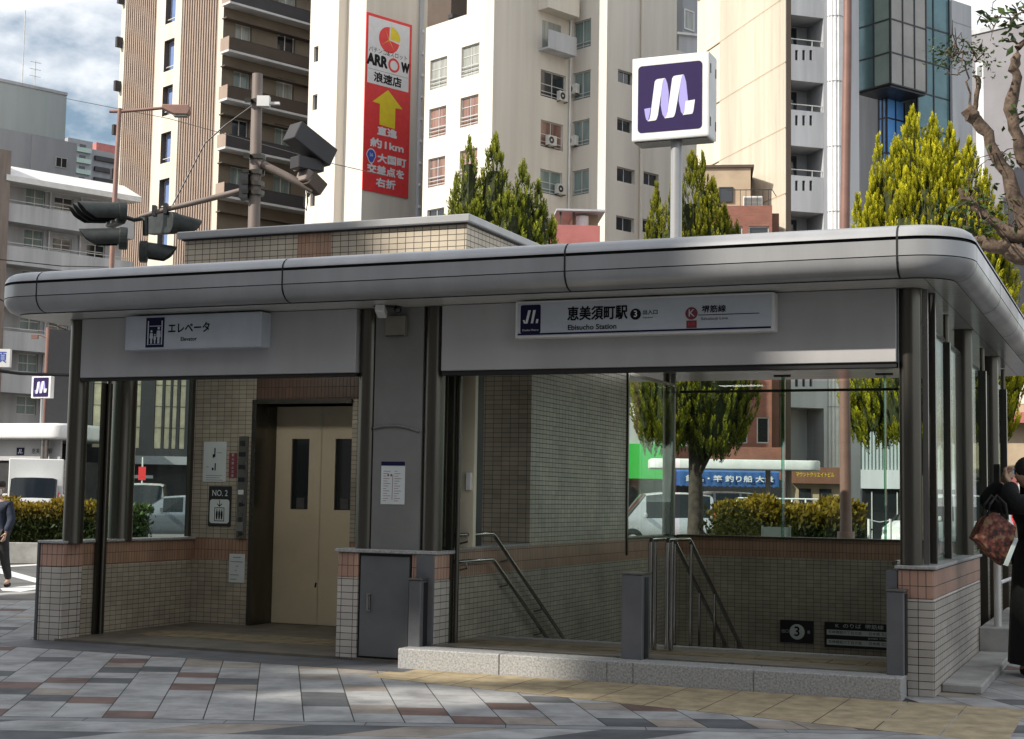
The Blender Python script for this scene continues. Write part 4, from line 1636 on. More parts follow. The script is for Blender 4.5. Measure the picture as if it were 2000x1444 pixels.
def bpoly(m, pts, nm, out=.066, par=None):
    q = MB()
    slabplate(q, [bp_(*p) for p in pts], (0, -out, 0), FX, FZ, .004)
    return q.build(nm, MT[m], par or B1)
asp = BW / BH
def disc(u, v, r, a0, a1, n=24):
    pts = [(u + r * math.cos(R(a)), v - r * asp * math.sin(R(a))) for a in [a0 + (a1 - a0) * i / n for i in range(n + 1)]]
    return pts
bpoly('red', [(.5, .125)] + disc(.5, .125, .225, 88, 352), 'dial')
bpoly('yellow', [(.52, .118)] + disc(.52, .118, .225, -4, 86), 'dial_wedge')
k = MB()
for a in (118, 215, 305):
    c, s = math.cos(R(a)), math.sin(R(a))
    slabplate(k, [bp_(.5 - s * .006, .125 - c * .006 * asp), bp_(.5 + c * .19, .125 - s * .19 * asp), bp_(.5 + s * .006, .125 + c * .006 * asp)], (0, -.071, 0), FX, FZ, .002)
k.build('dial_hand', MT['yellow'], B1)
def btext(s, u, v, size, m='white_sign', w_=None, bold=.0):
    a = bp_(u, v)
    return text(s, size * BH, (a[0], -.067, a[1]), FX, FZ, MT[m], B1, bold=bold * BH, width=w_ * BW if w_ else None, depth=.004)
btext('パチンコ&スロット', .49, .205, .034, 'ink', .84)
btext('ARR', .25, .262, .085, 'ink', .43, .006)
btext('W', .87, .262, .075, 'ink', .165, .006)
q = MB()
ro = [[Vector(p) for p in flat([(bp_(.615 + r_ * math.cos(R(a)), .262 - r_ * asp * math.sin(R(a)))) for a in range(0, 360, 15)], (0, -.066, 0), FX, FZ, o_)] for r_, o_ in ((.125, 0), (.125, .006), (.085, .006), (.085, 0))]
q.loft(ro, caps=False)
q.build('ring_letter', MT['red'], B1)
brect('ink', .06, .94, .313, .3145, 'rule', .068)
btext('浪速店', .49, .357, .058, 'ink', .60, .0026)
bpoly('yellow', [(.50, .41), (.83, .50), (.67, .503), (.67, .622), (.33, .617), (.33, .50), (.17, .496)], 'arrow')
btext('直進', .50, .655, .05, 'white_sign', .42, .0032)
btext('約1km', .51, .728, .054, 'white_sign', .72, .0032)
bpoly('white_sign', [(.17 + .105 * math.cos(R(a)) * (1 if math.sin(R(a)) > -.3 else .75), .803 - .105 * asp * math.sin(R(a)) * 1.25) for a in range(0, 360, 20)], 'route_shield')
bpoly('blue', [(.17 + .09 * math.cos(R(a)) * (1 if math.sin(R(a)) > -.3 else .75), .803 - .09 * asp * math.sin(R(a)) * 1.25) for a in range(0, 360, 20)], 'route_shield', .071)
a_ = bp_(.17, .797)
text('26', .026 * BH, (a_[0], -.0755, a_[1]), FX, FZ, MT['white_sign'], B1, bold=.0001 * BH, depth=.003)
btext('大国町', .62, .808, .052, 'white_sign', .62, .0032)
btext('交差点を', .50, .876, .052, 'white_sign', .80, .0032)
btext('右折', .50, .945, .052, 'white_sign', .42, .0032)

# ---------------------------------------------------------------- cream apartment block with many windows
F = corner_frame(962, 200, 86, AA)
T3 = building('cream_apartment_block', F, 'cream apartment block with barred windows and outdoor air conditioners behind the conifers')
xi = F.pix(1117, 300, 1, 0).x
yw = F.pix(1183, 300, 0, xi).y
xe = F.pix(1320, 300, 1, yw).x
xe2 = F.pix(1372, 300, 1, yw).x
zst = F.pix(1340, 104, 1, yw).z
yB = F.pix(829, 200, 0, 0).y
zR1 = F.pix(840, 52, 0, 0).z
zR2 = 40
bw_px = [(840, 873, 114, 172), (838, 871, 210, 267), (836, 869, 308, 364), (834, 867, 408, 462), (901, 936, 88, 148), (899, 934, 188, 246), (897.5, 932, 292, 347), (896, 930, 392, 446)]
hB = holes_px(F, 0, 0, bw_px)
wl = MB()
ysp = F.pix(912, 20, 0, 0).y
wallgrid(wl, 0, 0, 0, yB, 0, zR1, hB, .25)
wallgrid(wl, 0, 0, 0, ysp, zR1, zR2, [], .25)
a_px = [(1056, 1105, 142, 194), (1056, 1100, 239, 291), (1055, 1098, 334, 381), (1053, 1096, 428, 470)]
hA = holes_px(F, 1, 0, a_px)
hbal = holes_px(F, 1, 0, [(1052, 1106, 30, 108)])
wallgrid(wl, 1, 0, 0, xi, 0, zR2, hA, .25)
p_px = [(1120, 1154, 40, 95), (1119, 1153, 140, 194), (1118, 1151, 235, 286), (1117.5, 1150, 332, 381), (1117, 1149, 428, 470)]
hP = holes_px(F, 0, xi, p_px)
wallgrid(wl, 0, xi, yw, 0, 0, zR2, hP, .25)
e_px = [(1207, 1237, 139, 164), (1205.5, 1236, 233, 258), (1205, 1240, 329, 357), (1257, 1287, 338, 363), (1203.5, 1239, 424, 452), (1255, 1284, 430, 456)]
hE = holes_px(F, 1, yw, e_px)
wallgrid(wl, 1, yw, xi, xe, 0, zR2, hE, .3)
wl.poly([(xe, yw, zst), (xe, 6, zst), (xe, 6, zR2), (xe, yw, zR2)])
wallgrid(wl, 1, yw, xe, xe2, 0, zst, [], .3)
wl.poly([(xe, yw, zst), (xe2, yw, zst), (xe2, 6, zst), (xe, 6, zst)])
wl.poly([(xe2, yw, 0), (xe2, 6, 0), (xe2, 6, zst), (xe2, yw, zst)])
wl.poly([(0, 0, zR1), (xi, 0, zR1), (xi, yB, zR1), (0, yB, zR1)])
wl.poly([(0, ysp, zR1), (4, ysp, zR1), (4, ysp, zR2), (0, ysp, zR2)])
wl.build('wall', MT['white_wall'], T3, recalc=True)
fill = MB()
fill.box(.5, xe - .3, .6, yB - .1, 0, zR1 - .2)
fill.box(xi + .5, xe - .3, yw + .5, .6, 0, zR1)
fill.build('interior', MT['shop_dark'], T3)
for i, h in enumerate(hB):
    window(T3, 0, .12, h, ['win_curt', 'win_red', 'win_red', 'win_dark', 'win_curt', 'win_red', 'win_red', 'win_dark'][i], 'alu', 2, 3, 3, .05)
for i, h in enumerate(hA):
    window(T3, 1, .12, h, ['win_dark', 'win_red', 'win_green', 'win_dark'][i], 'alu', 2, 2, 2, .06)
for i, h in enumerate(hP):
    window(T3, 0, xi + .12, h, 'win_green', 'alu', 2, 1, 2, .06)
for h in hE:
    window(T3, 1, yw + .2, h, 'win_dark', 'alu', 2, 1, 0, .05)
h = hbal[0]
q = MB()
q.box(h[0], h[1], -.9, -.8, h[2], h[2] + 1.15)
q.box(h[0], h[1], -.8, -.002, h[2], h[2] + .12)
balc = q.build('balcony', MT['grey_lt'], T3)
q = MB()
q.box(h[0] + .3, h[1] - .5, -.03, -.003, h[2] + .2, h[3] - .5)
q.build('balcony_door', MT['win_curt'], T3)
q = MB()
q.box(h[0] - .1, h[1] + .2, -.9, -.002, h[3], h[3] + 1.5)
q.build('balcony_hood', MT['white_wall'], T3)
for px in (1112, ):
    q = MB()
    c = F.pix(px, 300, 1, -.12).x
    q.tube([(c, -.12, 0), (c, -.12, zR2)], .06, 8)
    q.build('drain_pipe', MT['white'], T3)
c = F.pix(1253, 300, 1, yw - .12).x
q = MB()
q.tube([(c, yw - .12, 0), (c, yw - .12, zR2)], .10, 10)
q.build('drain_pipe', MT['white_wall'], T3)
acp = [(1095, 190, 1, 'air conditioner beside the second window of the inner corner, facing the station'), (1073, 276, 1, 'large air conditioner with visible fan ring under the red curtained window'), (1091, 371, 1, 'air conditioner low beside the dark window above the red shed'),
       (1123, 176, 0, 'upper air conditioner on the narrow lit wall of the wing'), (1121, 277, 0, 'lower air conditioner on the narrow wall of the wing')]
for px, py, ax, lab in acp:
    p = F.pix(px, py, ax, 0 if ax == 1 else xi)
    ac_unit(None, F, p.x, p.y, p.z - .3, ax, lab, .72 if ax else .8)
# dark building behind its roof and red shed at its foot
F2 = corner_frame(812, 30, 110, AA)
T3b = building('dark_building', F2, 'dark brown building rising behind the roof of the cream apartment block')
q = MB()
q.box(0, 14, -4, 10, 0, 44)
q.build('wall', MT['fin_dark'], T3b)
for i in range(3):
    q = MB()
    q.box(-.3, 14, -4.5, -4.003, 36.2 + i * 2.8, 36.5 + i * 2.8)
    q.build('balcony', MT['balc_dark'], T3b)
F2 = corner_frame(1086, 460, 60, R(3))
T3c = building('red_shed', F2, 'faded red rooftop shed with white tank at the foot of the cream apartment block', 'shed')
xr = F2.pix(1172, 450, 1, 0).x
zt = F2.pix(1130, 440, 1, 0).z
q = MB()
q.box(0, xr, 0, 3, 0, zt)
q.build('wall', MT['pink_wall'], T3c)
zt2 = F2.pix(1130, 413, 1, 0).z
q = MB()
q.box(.0, xr + .2, -.1, 3.1, zt2, zt2 + .08)
q.build('roof', MT['grey_lt'], T3c)
q = MB()
q.box(xr - 1.05, xr, .8, 2.9, zt + .002, zt2 - .002)
q.build('rear_wall', MT['tan'], T3c)
q = MB()
q.tube([(xr - .68, .5, zt + .002), (xr - .68, .5, zt2 - .12)], .26, 20)
q.build('tank', MT['white'], T3c, smooth=40)
for xx_ in (.15, xr - 1.1):
    q = MB()
    q.box(xx_, xx_ + .08, .2, .28, zt + .002, zt2 - .002)
    q.build('post', MT['fin_dark'], T3c)

# ---------------------------------------------------------------- ribbed cream tower with balconies and fluted column
F = corner_frame(1533, 200, 66, AC)
T4 = building('ribbed_tower', F, 'tall cream tower with ribbed side wall, grey balconies and a white fluted corner column')
ZT4 = 34
yE = F.pix(1405, 200, 0, 0).y
yE2 = F.pix(1361, 200, 0, 0).y
wl = MB()
wallgrid(wl, 0, .05, 0.001, yE2, 0, ZT4, [], .2)
wl.build('side_wall', MT['cream_wall'], T4)
rb = MB()
n = 52
for i in range(n):
    c = yE * (i + .5) / n
    d = yE / n * .36
    rb.loft([[(.049, c - d, z), (.0, c - d * .6, z), (.0, c + d * .6, z), (.049, c + d, z)] for z in (0, ZT4)], close=False)
rb.build('ribs', MT['cream_wall'], T4)
pz = F.pix(1533, 121, 0, 0).z
pitch4 = F.pix(1533, 121, 0, 0).z - F.pix(1533, 249, 0, 0).z
jn = MB()
for k in range(-8, 5):
    z = pz + k * pitch4
    if 0 < z < ZT4:
        jn.box(-.004, .05, .0, yE2, z - .02, z + .02)
jn.build('wall_joint', MT['tan'], T4)
xb = F.pix(1609, 150, 1, 0).x
px_top = [87 + 127.5 * k for k in range(-2, 8)]
DB = 1.5
core = MB()
core.box(.3, 2.6, DB + .13, yE2 - .5, 0, ZT4)
core.box(.06, .3, .0, DB + .1, 0, ZT4)
core.build('core_wall', MT['fin_dark'], T4)
rs = MB()
rs.box(xb - .02, xb + .26, .0, DB + .12, 0, ZT4)
rs.box(.36, xb - .03, DB + .06, DB + .125, 0, ZT4)
rs.build('recess_wall', MT['grey_lt'], T4)
for k, t_ in enumerate(px_top):
    zt = F.pix(1570, t_ + 2, 1, 0).z
    zbm = F.pix(1570, t_ + 72, 1, 0).z
    if zbm < 4 or zt > ZT4:
        continue
    sl3 = holes_px(F, 1, 0, [(1553, 1558.5, t_ + 11, t_ + 31), (1567, 1572.5, t_ + 11, t_ + 31), (1581, 1586.5, t_ + 11, t_ + 31)])
    q = MB()
    wallgrid(q, 1, 0, .305, xb - .025, zbm, zt, sl3, .14)
    q.box(.305, xb - .025, .14, .15, zbm, zt)
    q.box(.305, xb - .025, .151, DB + .05, zbm, zbm + .25)
    q.poly([(.305, 0, zt), (xb - .025, 0, zt), (xb - .025, .15, zt), (.305, .15, zt)])
    q.poly([(.305, 0, zbm), (xb - .025, 0, zbm), (xb - .025, .15, zbm), (.305, .15, zbm)])
    bal = q.build('balcony', MT['grey_lt'], T4)
    for h in sl3:
        q = MB()
        q.box(h[0], h[1], .10, .138, h[2], h[3])
        q.build('slot', MT['shop_dark'], bal)
    q = MB()
    q.tube([(.31, .08, zt + .28), (xb - .03, .08, zt + .28)], .025, 6)
    q.box((.31 + xb) / 2 + .25, (.31 + xb) / 2 + .28, .06, .10, zt, zt + .28)
    q.build('balcony_rail', MT['alu'], bal)
    zw0, zw1 = zt - .2, zt - .1 + (F.pix(1570, t_ - 56, 1, 0).z - zt)
    window(T4, 1, DB - .02, (.37, .37 + (xb - .37) * .62, zw0, zw1), 'win_dark', 'alu_dk', 2, 1, 0, .05)
fc = MB()
cxp = F.pix(1629, 200, 1, .1).x
rc = .43
ring = []
for z in (0, ZT4):
    rr = []
    for j in range(64):
        r_ = rc if j % 4 < 2 else rc - .035
        rr.append((cxp + r_ * math.cos(2 * math.pi * j / 64), .1 + r_ * math.sin(2 * math.pi * j / 64), z))
    ring.append(rr)
fc.loft(ring)
fcol = fc.build('fluted_column', MT['white'], T4)
for k in range(-6, 6):
    z = F.pix(1629, 157 + 127.5 * k, 1, -.3).z
    if 0 < z < ZT4:
        q = MB()
        q.tube([(cxp, .1, z - .015), (cxp, .1, z + .015)], rc + .006, 32)
        q.build('column_joint', MT['grey_wall'], fcol)
q = MB()
xq0, xq1 = F.pix(1650, 200, 1, .5).x, F.pix(1678, 200, 1, .5).x
q.box(xq0 - .3, xq1, .5, 2, 0, ZT4)
q.build('end_wall', MT['grey_lt'], T4)
# parts of other buildings seen in the gap left of it
F2 = corner_frame(1322, 50, 100, AA)
T4b = building('grey_office', F2, 'grey building glimpsed between the cream block and the ribbed tower')
q = MB()
q.box(0, 12, -0.5, 8, 0, 46)
q.build('wall', MT['grey_wall'], T4b)
h = holes_px(F2, 1, -.5, [(1335, 1355, 20, 60)])[0]
window(T4b, 1, -.56, h, 'win_curt', 'alu', 1, 1, 0, .1, .055)
F2 = corner_frame(1384, 80, 82, AC)
T4c = building('cream_annex', F2, 'cream stair tower with dark window openings left of the ribbed tower')
zc = F2.pix(1384, 42, 0, 0).z
yl = F2.pix(1362, 60, 0, 0).y
q = MB()
q.box(0, 5, 0, yl, 0, zc + 8)
q.build('wall', MT['white_wall'], T4c)
for a, b, c, d in ((1368, 1383, 22, 44), ):
    h = holes_px(F2, 0, 0, [(a, b, c, d)])[0]
    window(T4c, 0, -.06, h, 'win_dark', 'alu', 1, 1, 0, .05, .055)
F2 = corner_frame(1326, 85, 98, AC)
T4d = building('rooftop_house', F2, 'low white rooftop block between the cream block and the ribbed tower')
q = MB()
xa = F2.pix(1362, 90, 1, 0).x
zc = F2.pix(1340, 70, 1, 0).z
q.box(0, xa, 0, 4, 0, zc)
q.build('wall', MT['grey_lt'], T4d)
q = MB()
q.box(-.2, xa + .2, -.2, 4.2, zc, zc + .15)
q.build('roof', MT['white'], T4d)

# ---------------------------------------------------------------- glass bay tower
F = corner_frame(1739, 100, 74, AD)
T5 = building('glass_tower', F, 'glass tower with dark framed bay window beside the ribbed tower')
yl = F.pix(1676, 100, 0, 0).y
xr = F.pix(1808, 100, 1, 0).x
zbay = F.pix(1739, 163, 1, 0).z
ZT5 = 33
def curtain(par, axis, d, s0, s1, z0, z1, nx, zlines, mats, fw=.07, nm='glazing'):
    f = MB()
    for i in range(nx + 1):
        c = s0 + (s1 - s0) * i / nx
        wbox(f, axis, c - fw / 2, c + fw / 2, d - .06, d + .03, z0, z1)
    for z in zlines:
        if z0 <= z <= z1:
            wbox(f, axis, s0, s1, d - .05, d + .03, z - fw / 2, z + fw / 2)
    fo = f.build(nm + '_frame', MT['alu_dk'], par)
    zz = sorted([z0] + [z for z in zlines if z0 < z < z1] + [z1])
    k = 0
    for i in range(nx):
        for a, b in zip(zz[:-1], zz[1:]):
            q = MB()
            x0_, x1_ = s0 + (s1 - s0) * i / nx, s0 + (s1 - s0) * (i + 1) / nx
            wbox(q, axis, x0_ + .02, x1_ - .02, d - .02, d + .02, a + .01, b - .01)
            q.build('pane', MT[mats[(i * 7 + k) % len(mats)] if len(mats) > nx else mats[i % len(mats)]], fo)
            k += 1
zl5 = [F.pix(1739, y, 1, 0).z for y in (37, 102, 163, -28)]
curtain(T5, 0, 0, 0, yl, zbay, ZT5, 2, zl5, ['pale_glass', 'teal_glass'])
curtain(T5, 1, 0, 0, xr, zbay, ZT5, 3, zl5, ['beige_glass'])
q = MB()
q.box(.05, xr, .05, yl, zbay - .15, zbay - .01)
q.build('bay_soffit', MT['alu_dk'], T5)
zl6 = [F.pix(1739, y, 1, 1.6).z for y in (232, 300, 370)]
curtain(T5, 1, 1.6, 1.6, xr + .2, 0, zbay - .16, 2, zl6, ['sky_tint_glass'])
curtain(T5, 0, 1.6, 1.6, yl, 0, zbay - .16, 2, zl6, ['sky_tint_glass'])
x8 = F.pix(1853, 100, 1, .6).x
zl7 = [F.pix(1830, y, 1, .6).z for y in (60, 128, 190, 258)]
curtain(T5, 1, .6, xr + .05, x8, 0, F.pix(1830, 8, 1, .6).z + 1.5, 2, zl7, ['teal_glass'])
q = MB()
x9 = F.pix(1898, 100, 1, .4).x
ztop = F.pix(1875, 5, 1, .4).z
q.box(x8 + .02, x9, .4, 6, 0, ztop)
q.box(2.2, x8, 2.2, 7, 0, ztop - .5)
q.build('end_wall', MT['grey_lt'], T5)
q = MB()
q.box(x8 + .02, x9, .395, .399, F.pix(1875, 48, 1, .4).z, F.pix(1875, 48, 1, .4).z + .06)
q.build('wall_joint', MT['grey_wall'], T5)
# plain grey block at the right edge, narrow white building before it
F = corner_frame(2120, 300, 84, AA)
T6 = building('grey_block', F, 'plain windowless grey block at the right behind the pruned tree')
z6 = F.pix(1940, 60, 0, 0).z
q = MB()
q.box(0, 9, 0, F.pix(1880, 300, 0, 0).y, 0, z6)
q.build('wall', mat('grey render darkened for shade', (0.235, 0.23, 0.245), .85, 0, .05, .4), T6)  # wall colour darkened in place of the shade on it
q = MB()
q.box(-.1, 9, -.1, F.pix(1880, 300, 0, 0).y + .1, z6, z6 + .3)
q.build('coping', MT['grey_lt'], T6)
F = corner_frame(1906, 200, 60, R(-18))
T6b = building('narrow_white_building', F, 'narrow white building seen behind the pruned tree branch')
q = MB()
q.box(0, .30, 0, 1.2, 0, F.pix(1906, 122, 1, 0).z)
q.build('wall', MT['white'], T6b)
q = MB()
q.box(.06, .22, -.03, -.002, F.pix(1906, 150, 1, 0).z, F.pix(1906, 132, 1, 0).z)
q.build('window', MT['win_curt'], T6b)

# ---------------------------------------------------------------- left: balcony apartments and blocks behind
F = corner_frame(12, 420, 92, AA)
T7 = building('balcony_apartments', F, 'grey apartment building with long pale balcony fronts and a white sloping eave at left')
xr = F.pix(222, 440, 1, 0).x + 1.5
tops = [395, 478.5, 562, 646, 730]
zt = [F.pix(12, y, 1, 0).z for y in tops]
p7 = zt[0] - zt[1]
zroof = F.pix(12, 352, 1, 0).z
wr = [(50, 88, 368, 404), (106, 143, 386, 412), (172, 208, 400, 428)]
h7 = holes_px(F, 1, 1.5, wr)
hol = []
for k in range(6):
    hol += [(h[0], h[1], h[2] - k * p7, h[3] - k * p7) for h in h7 if h[2] - k * p7 > .4]
q = MB()
wallgrid(q, 1, 1.5, 0, xr, 0, zroof, hol, .25)
q.box(0, xr, 1.9, 9, 0, zroof - .1)
q.build('rear_wall', MT['grey_lt'], T7)
for i, h in enumerate(hol):
    window(T7, 1, 1.6, h, 'win_dark' if i % 3 else 'win_green', 'alu', 2, 2, 0, .06)
for z in zt:
    if z < 2:
        continue
    q = MB()
    q.box(.02, xr, 0, .14, z - 1.15, z)
    q.box(.02, xr, .141, 1.498, z - 1.15, z - .98)
    bo = q.build('balcony', MT['grey_lt'], T7)
    q = MB()
    q.tube([(0.02, .07, z + .2), (xr, .07, z + .2)], .025, 6)
    q.build('balcony_rail', MT['alu'], bo)
q = MB()
q.prism([(-.3, -.5, zroof - .1), (-.3, -.5, zroof + .25), (-.3, 1.9, zroof + 1.35), (-.3, 1.9, zroof + .05)], (xr + .5, 0, 0))
q.build('eave', MT['white'], T7)
q = MB()
q.box(-.9, -.02, -.4, 3, 0, F.pix(6, 295, 1, 0).z)
q.build('pilaster', MT['pole_grey'], T7)
for xx_ in (F.pix(97, 430, 1, 1.4).x, F.pix(158, 430, 1, 1.4).x):
    q = MB()
    q.tube([(xx_, 1.4, 0), (xx_, 1.4, zroof)], .06, 8)
    q.build('drain_pipe', MT['white'], T7)
F = corner_frame(-60, 200, 118, AA)
T8 = building('siding_block', F, 'windowless block with grey green metal siding above a grey wall at left')
xr = F.pix(130, 200, 1, 0).x
zt, zm = F.pix(60, 172, 1, 0).z, F.pix(60, 262, 1, 0).z
q = MB()
q.box(0, xr, 0, 8, 0, zm)
q.build('wall', MT['grey_wall'], T8)
q = MB()
q.box(.0, xr, .02, 8, zm + .01, zt)
sd = q.build('siding', MT['metal_siding'], T8)
q = MB()
q.box(-.05, xr + .05, -.05, 8, zt + .004, zt + .25)
q.build('coping', MT['grey_lt'], sd)
x2 = F.pix(150, 290, 1, -.2).x
q = MB()
q.box(xr - 3, x2, -.2, 6, 0, F.pix(140, 278, 1, -.2).z)
q.build('low_wing', MT['grey_wall'], T8)
h = holes_px(F, 1, -.2, [(108, 131, 308, 328)])[0]
window(T8, 1, -.27, h, 'win_dark', 'alu', 2, 1, 0, .06, .06)
for px, y0, y1_, lab in ((43, 20, 168, 'tall thin rod antenna on the roof of the siding block'), (67, 118, 176, 'short television antenna on the roof of the siding block')):
    p = F.pix(px, y1_, 1, 2)
    E = empty('roof_antenna', F.M, lab, 'antenna', 'antennas on the siding block')
    zt2 = F.pix(px - (0 if px > 50 else -4), y0, 1, 2).z
    q = MB()
    q.tube([(p.x, 2, zt), (p.x, 2, zt2)], .045, 6)
    q.build('mast', MT['alu'], E)
    if px > 50:
        q = MB()
        for k in range(3):
            q.tube([(p.x - .5, 2, zt2 - .15 - k * .6), (p.x + .5, 2, zt2 - .15 - k * .6)], .03, 5)
        q.build('aerial_bars', MT['alu'], E)
F = corner_frame(131, 320, 300, AA)
T9 = building('far_apartments', F, 'distant grey apartment building with pale green balconies')
xm, xr = F.pix(180, 310, 1, 0).x, F.pix(226, 310, 1, 0).x
zt = F.pix(131, 268, 1, 0).z
q = MB()
q.box(0, xm, 0, 12, 0, zt)
q.box(xm + 1, xr + 4, 2, 12, 0, zt - 1)
q.build('wall', MT['grey_wall'], T9)
for k in range(9):
    z = zt - 2.6 - k * 2.25
    q = MB()
    q.box(1.8, xm - .5, -.6, -.01, z, z + .95)
    q.build('balcony', MT['pale_glass'], T9)
    q = MB()
    q.box(xm + 1.5, xr + 3.5, 1.4, 1.99, z - .6, z + .3)
    q.build('balcony', MT['balc_dark'], T9)
    q = MB()
    q.box(2.6, xm - 1.5, -.05, -.012, z + 1.0, z + 1.7)
    q.build('window', MT['win_dark'], T9)
q = MB()
q.box(xm + 3.5, xr + 6, 5, 11, zt - 1, zt + 1.4)
q.build('roof_house', MT['pink_wall'], T9)

# ---------------------------------------------------------------- behind the station: dark glazed building, shops, arcade
F = corner_frame(170, 850, 74, R(8))
T10 = building('dark_glazed_building', F, 'black framed building with tall cream lit window strips seen through the left glass')
xr = F.pix(372, 850, 1, 0).x
q = MB()
zb_, zt_ = F.pix(250, 888, 1, 0).z, 9.4
strips = [(247, 257), (261, 274), (301, 316), (320, 332), (335, 345), (180, 196), (350, 362)]
hol = [(F.pix(a, 820, 1, 0).x, F.pix(b, 820, 1, 0).x, zb_ + .3, zt_ - .5) for a, b in strips]
wallgrid(q, 1, 0, -2, xr, 0, zt_, hol, .2)
q.box(-2, xr, .4, 6, 0, zt_ - .01)
q.build('frame_wall', MT['alu_dk'], T10)
for h in hol:
    window(T10, 1, .08, h, 'tan_glass' if 'tan_glass' in MT else 'win_curt', 'alu_dk', 1, 5, 0, .03)
q = MB()
q.box(F.pix(240, 900, 1, -1.5).x, xr, -1.5, -.02, F.pix(250, 906, 1, -1.5).z, F.pix(250, 890, 1, -1.5).z)
q.build('shop_canopy', MT['grey_wall'], T10)
q = MB()
q.box(F.pix(240, 900, 1, -1.52).x, F.pix(300, 900, 1, -1.52).x, -1.56, -1.52, F.pix(250, 934, 1, -1.5).z, F.pix(250, 928, 1, -1.5).z)
q.build('sign_band', MT['grey_lt'], T10)

F = corner_frame(1386, 500, 64, R(-7))
T11 = building('brick_building', F, 'low red brick building with roof terrace and railing right of the middle conifer')
xr = F.pix(1508, 440, 1, 0).x
zt = F.pix(1450, 402, 1, 0).z
hb = holes_px(F, 1, 0, [(1462, 1502, 442, 470), (1405, 1450, 442, 470), (1478, 1502, 815, 866), (1420, 1460, 815, 866)])
q = MB()
wallgrid(q, 1, 0, 0, xr, 0, zt, hb, .2)
q.box(0, xr, .3, 6, 0, zt - .02)
q.build('wall', MT['brick'], T11)
for h in hb:
    window(T11, 1, .08, h, 'win_dark', 'alu', 1, 1, 0, .05)
q = MB()
q.box(xr + .01, xr + .32, .5, 6, 0, zt - .25)
q.build('side_wall', MT['brown_sign'], T11)
q = MB()
x5 = F.pix(1466, 350, 1, 3).x
q.box(-.6, x5, 3, 6, zt, F.pix(1430, 328, 1, 3).z)
q.build('roof_house', MT['tan'], T11)
q = MB()
q.box(-.7, x5 + .15, 2.9, 6, F.pix(1430, 328, 1, 3).z + .002, F.pix(1430, 325, 1, 3).z + .05)
q.build('roof', MT['fin_dark'], T11)
h = holes_px(F, 1, 3, [(1404, 1432, 366, 396)])[0]
window(T11, 1, 2.93, h, 'win_dark', 'alu_dk', 1, 1, 0, .05, .06)
q = MB()
zr = F.pix(1470, 371, 1, .1).z
q.tube([(F.pix(1420, 371, 1, .1).x, .1, zr), (xr, .1, zr), (xr + .25, 1.5, zr)], .02, 6)
for i in range(7):
    xx_ = F.pix(1446 + i * 11, 380, 1, .1).x
    if xx_ < xr + .02:
        q.box(xx_ - .012, xx_ + .012, .09, .11, zt, zr)
q.build('terrace_rail', MT['alu_dk'], T11)
p = F.pix(1470, 396, 1, 1.2)
E = empty('air_conditioner', F.M, 'air conditioner standing on the brick building terrace behind its railing', 'air conditioner')
q = MB()
q.box(p.x - .42, p.x + .42, 1.0, 1.35, zt + .02, zt + .62)
q.build('case', MT['ac'], E, bevel=.02)
q = MB()
for i in range(9):
    q.box(p.x - .38, p.x + .38, .985, .997, zt + .08 + i * .055, zt + .10 + i * .055)
q.build('grille', MT['alu_dk'], E)

F = corner_frame(1150, 900, 68, R(-3))
T12 = building('green_shop', F, 'grey shop building with a bright green hoarding seen through the glass')
x0_, x1_ = F.pix(1205, 900, 1, 0).x, F.pix(1330, 900, 1, 0).x
q = MB()
q.box(0, x1_, 0, 5, 0, F.pix(1250, 812, 1, 0).z)
q.build('wall', MT['grey_lt'], T12)
q = MB()
q.box(.4, x1_ + .1, -.25, -.01, F.pix(1250, 935, 1, -.25).z, F.pix(1250, 867, 1, -.25).z)
q.build('hoarding', MT['green_hoard'], T12)
q = MB()
q.box(.4, x1_, -.08, -.01, .1, F.pix(1250, 938, 1, 0).z)
q.build('shop_front', MT['dkglass'], T12)
q = MB()
q.box(0, F.pix(1262, 800, 1, 2).x, 2, 5, F.pix(1250, 812, 1, 0).z + .01, F.pix(1250, 788, 1, 2).z)
q.build('roof_house', MT['white'], T12)

F = corner_frame(1318, 960, 61, R(-5))
T13 = building('awning_shop', F, 'dark open shop under a blue awning with white lettering')
xr = F.pix(1540, 960, 1, 0).x
q = MB()
q.box(0, xr, 1.5, 5, 0, F.pix(1400, 870, 1, 0).z)
q.build('wall', MT['brick'], T13)
q = MB()
q.box(.1, xr - .1, 1.4, 1.498, .05, F.pix(1400, 935, 1, 1).z)
q.build('shop_front', MT['shop_dark'], T13)
q = MB()
za, zb_ = F.pix(1400, 922, 1, .1).z, F.pix(1400, 950, 1, .1).z
n = 40
tp, bt = [], []
for i in range(n + 1):
    xx_ = .05 + (F.pix(1522, 940, 1, 0).x - .05) * i / n
    tp.append((xx_, .55, za + .18))
    bt.append((xx_, .10 + .03 * math.sin(i * 1.9), zb_ + .03 * math.sin(i * 2.6)))
q.loft([tp, [(a[0], .06, za) for a in tp], bt], close=False)
aw = q.build('awning', MT['awn_blue'], T13, smooth=60)
text('釣具・竿 釣り船 大衆', .27, (F.pix(1425, 938, 1, 0).x, .03, (za + zb_) / 2), FX, FZ, MT['white_sign'], aw, bold=.008, width=3.5, depth=.01)
F = corner_frame(1546, 960, 61, R(-11))
T14 = building('brown_sign_shop', F, 'beige shopfront with brown sign board and gold lettering under the ribbed tower')
xr = F.pix(1655, 960, 1, 0).x
q = MB()
q.box(0, xr, .1, 2, 0, F.pix(1600, 945, 1, 0).z)
q.build('wall', MT['tan'], T14)
q = MB()
q.box(0, xr, -.25, 2, F.pix(1600, 945, 1, -.25).z + .003, F.pix(1600, 913, 1, -.25).z)
sb = q.build('sign_board', MT['brown_sign'], T14)
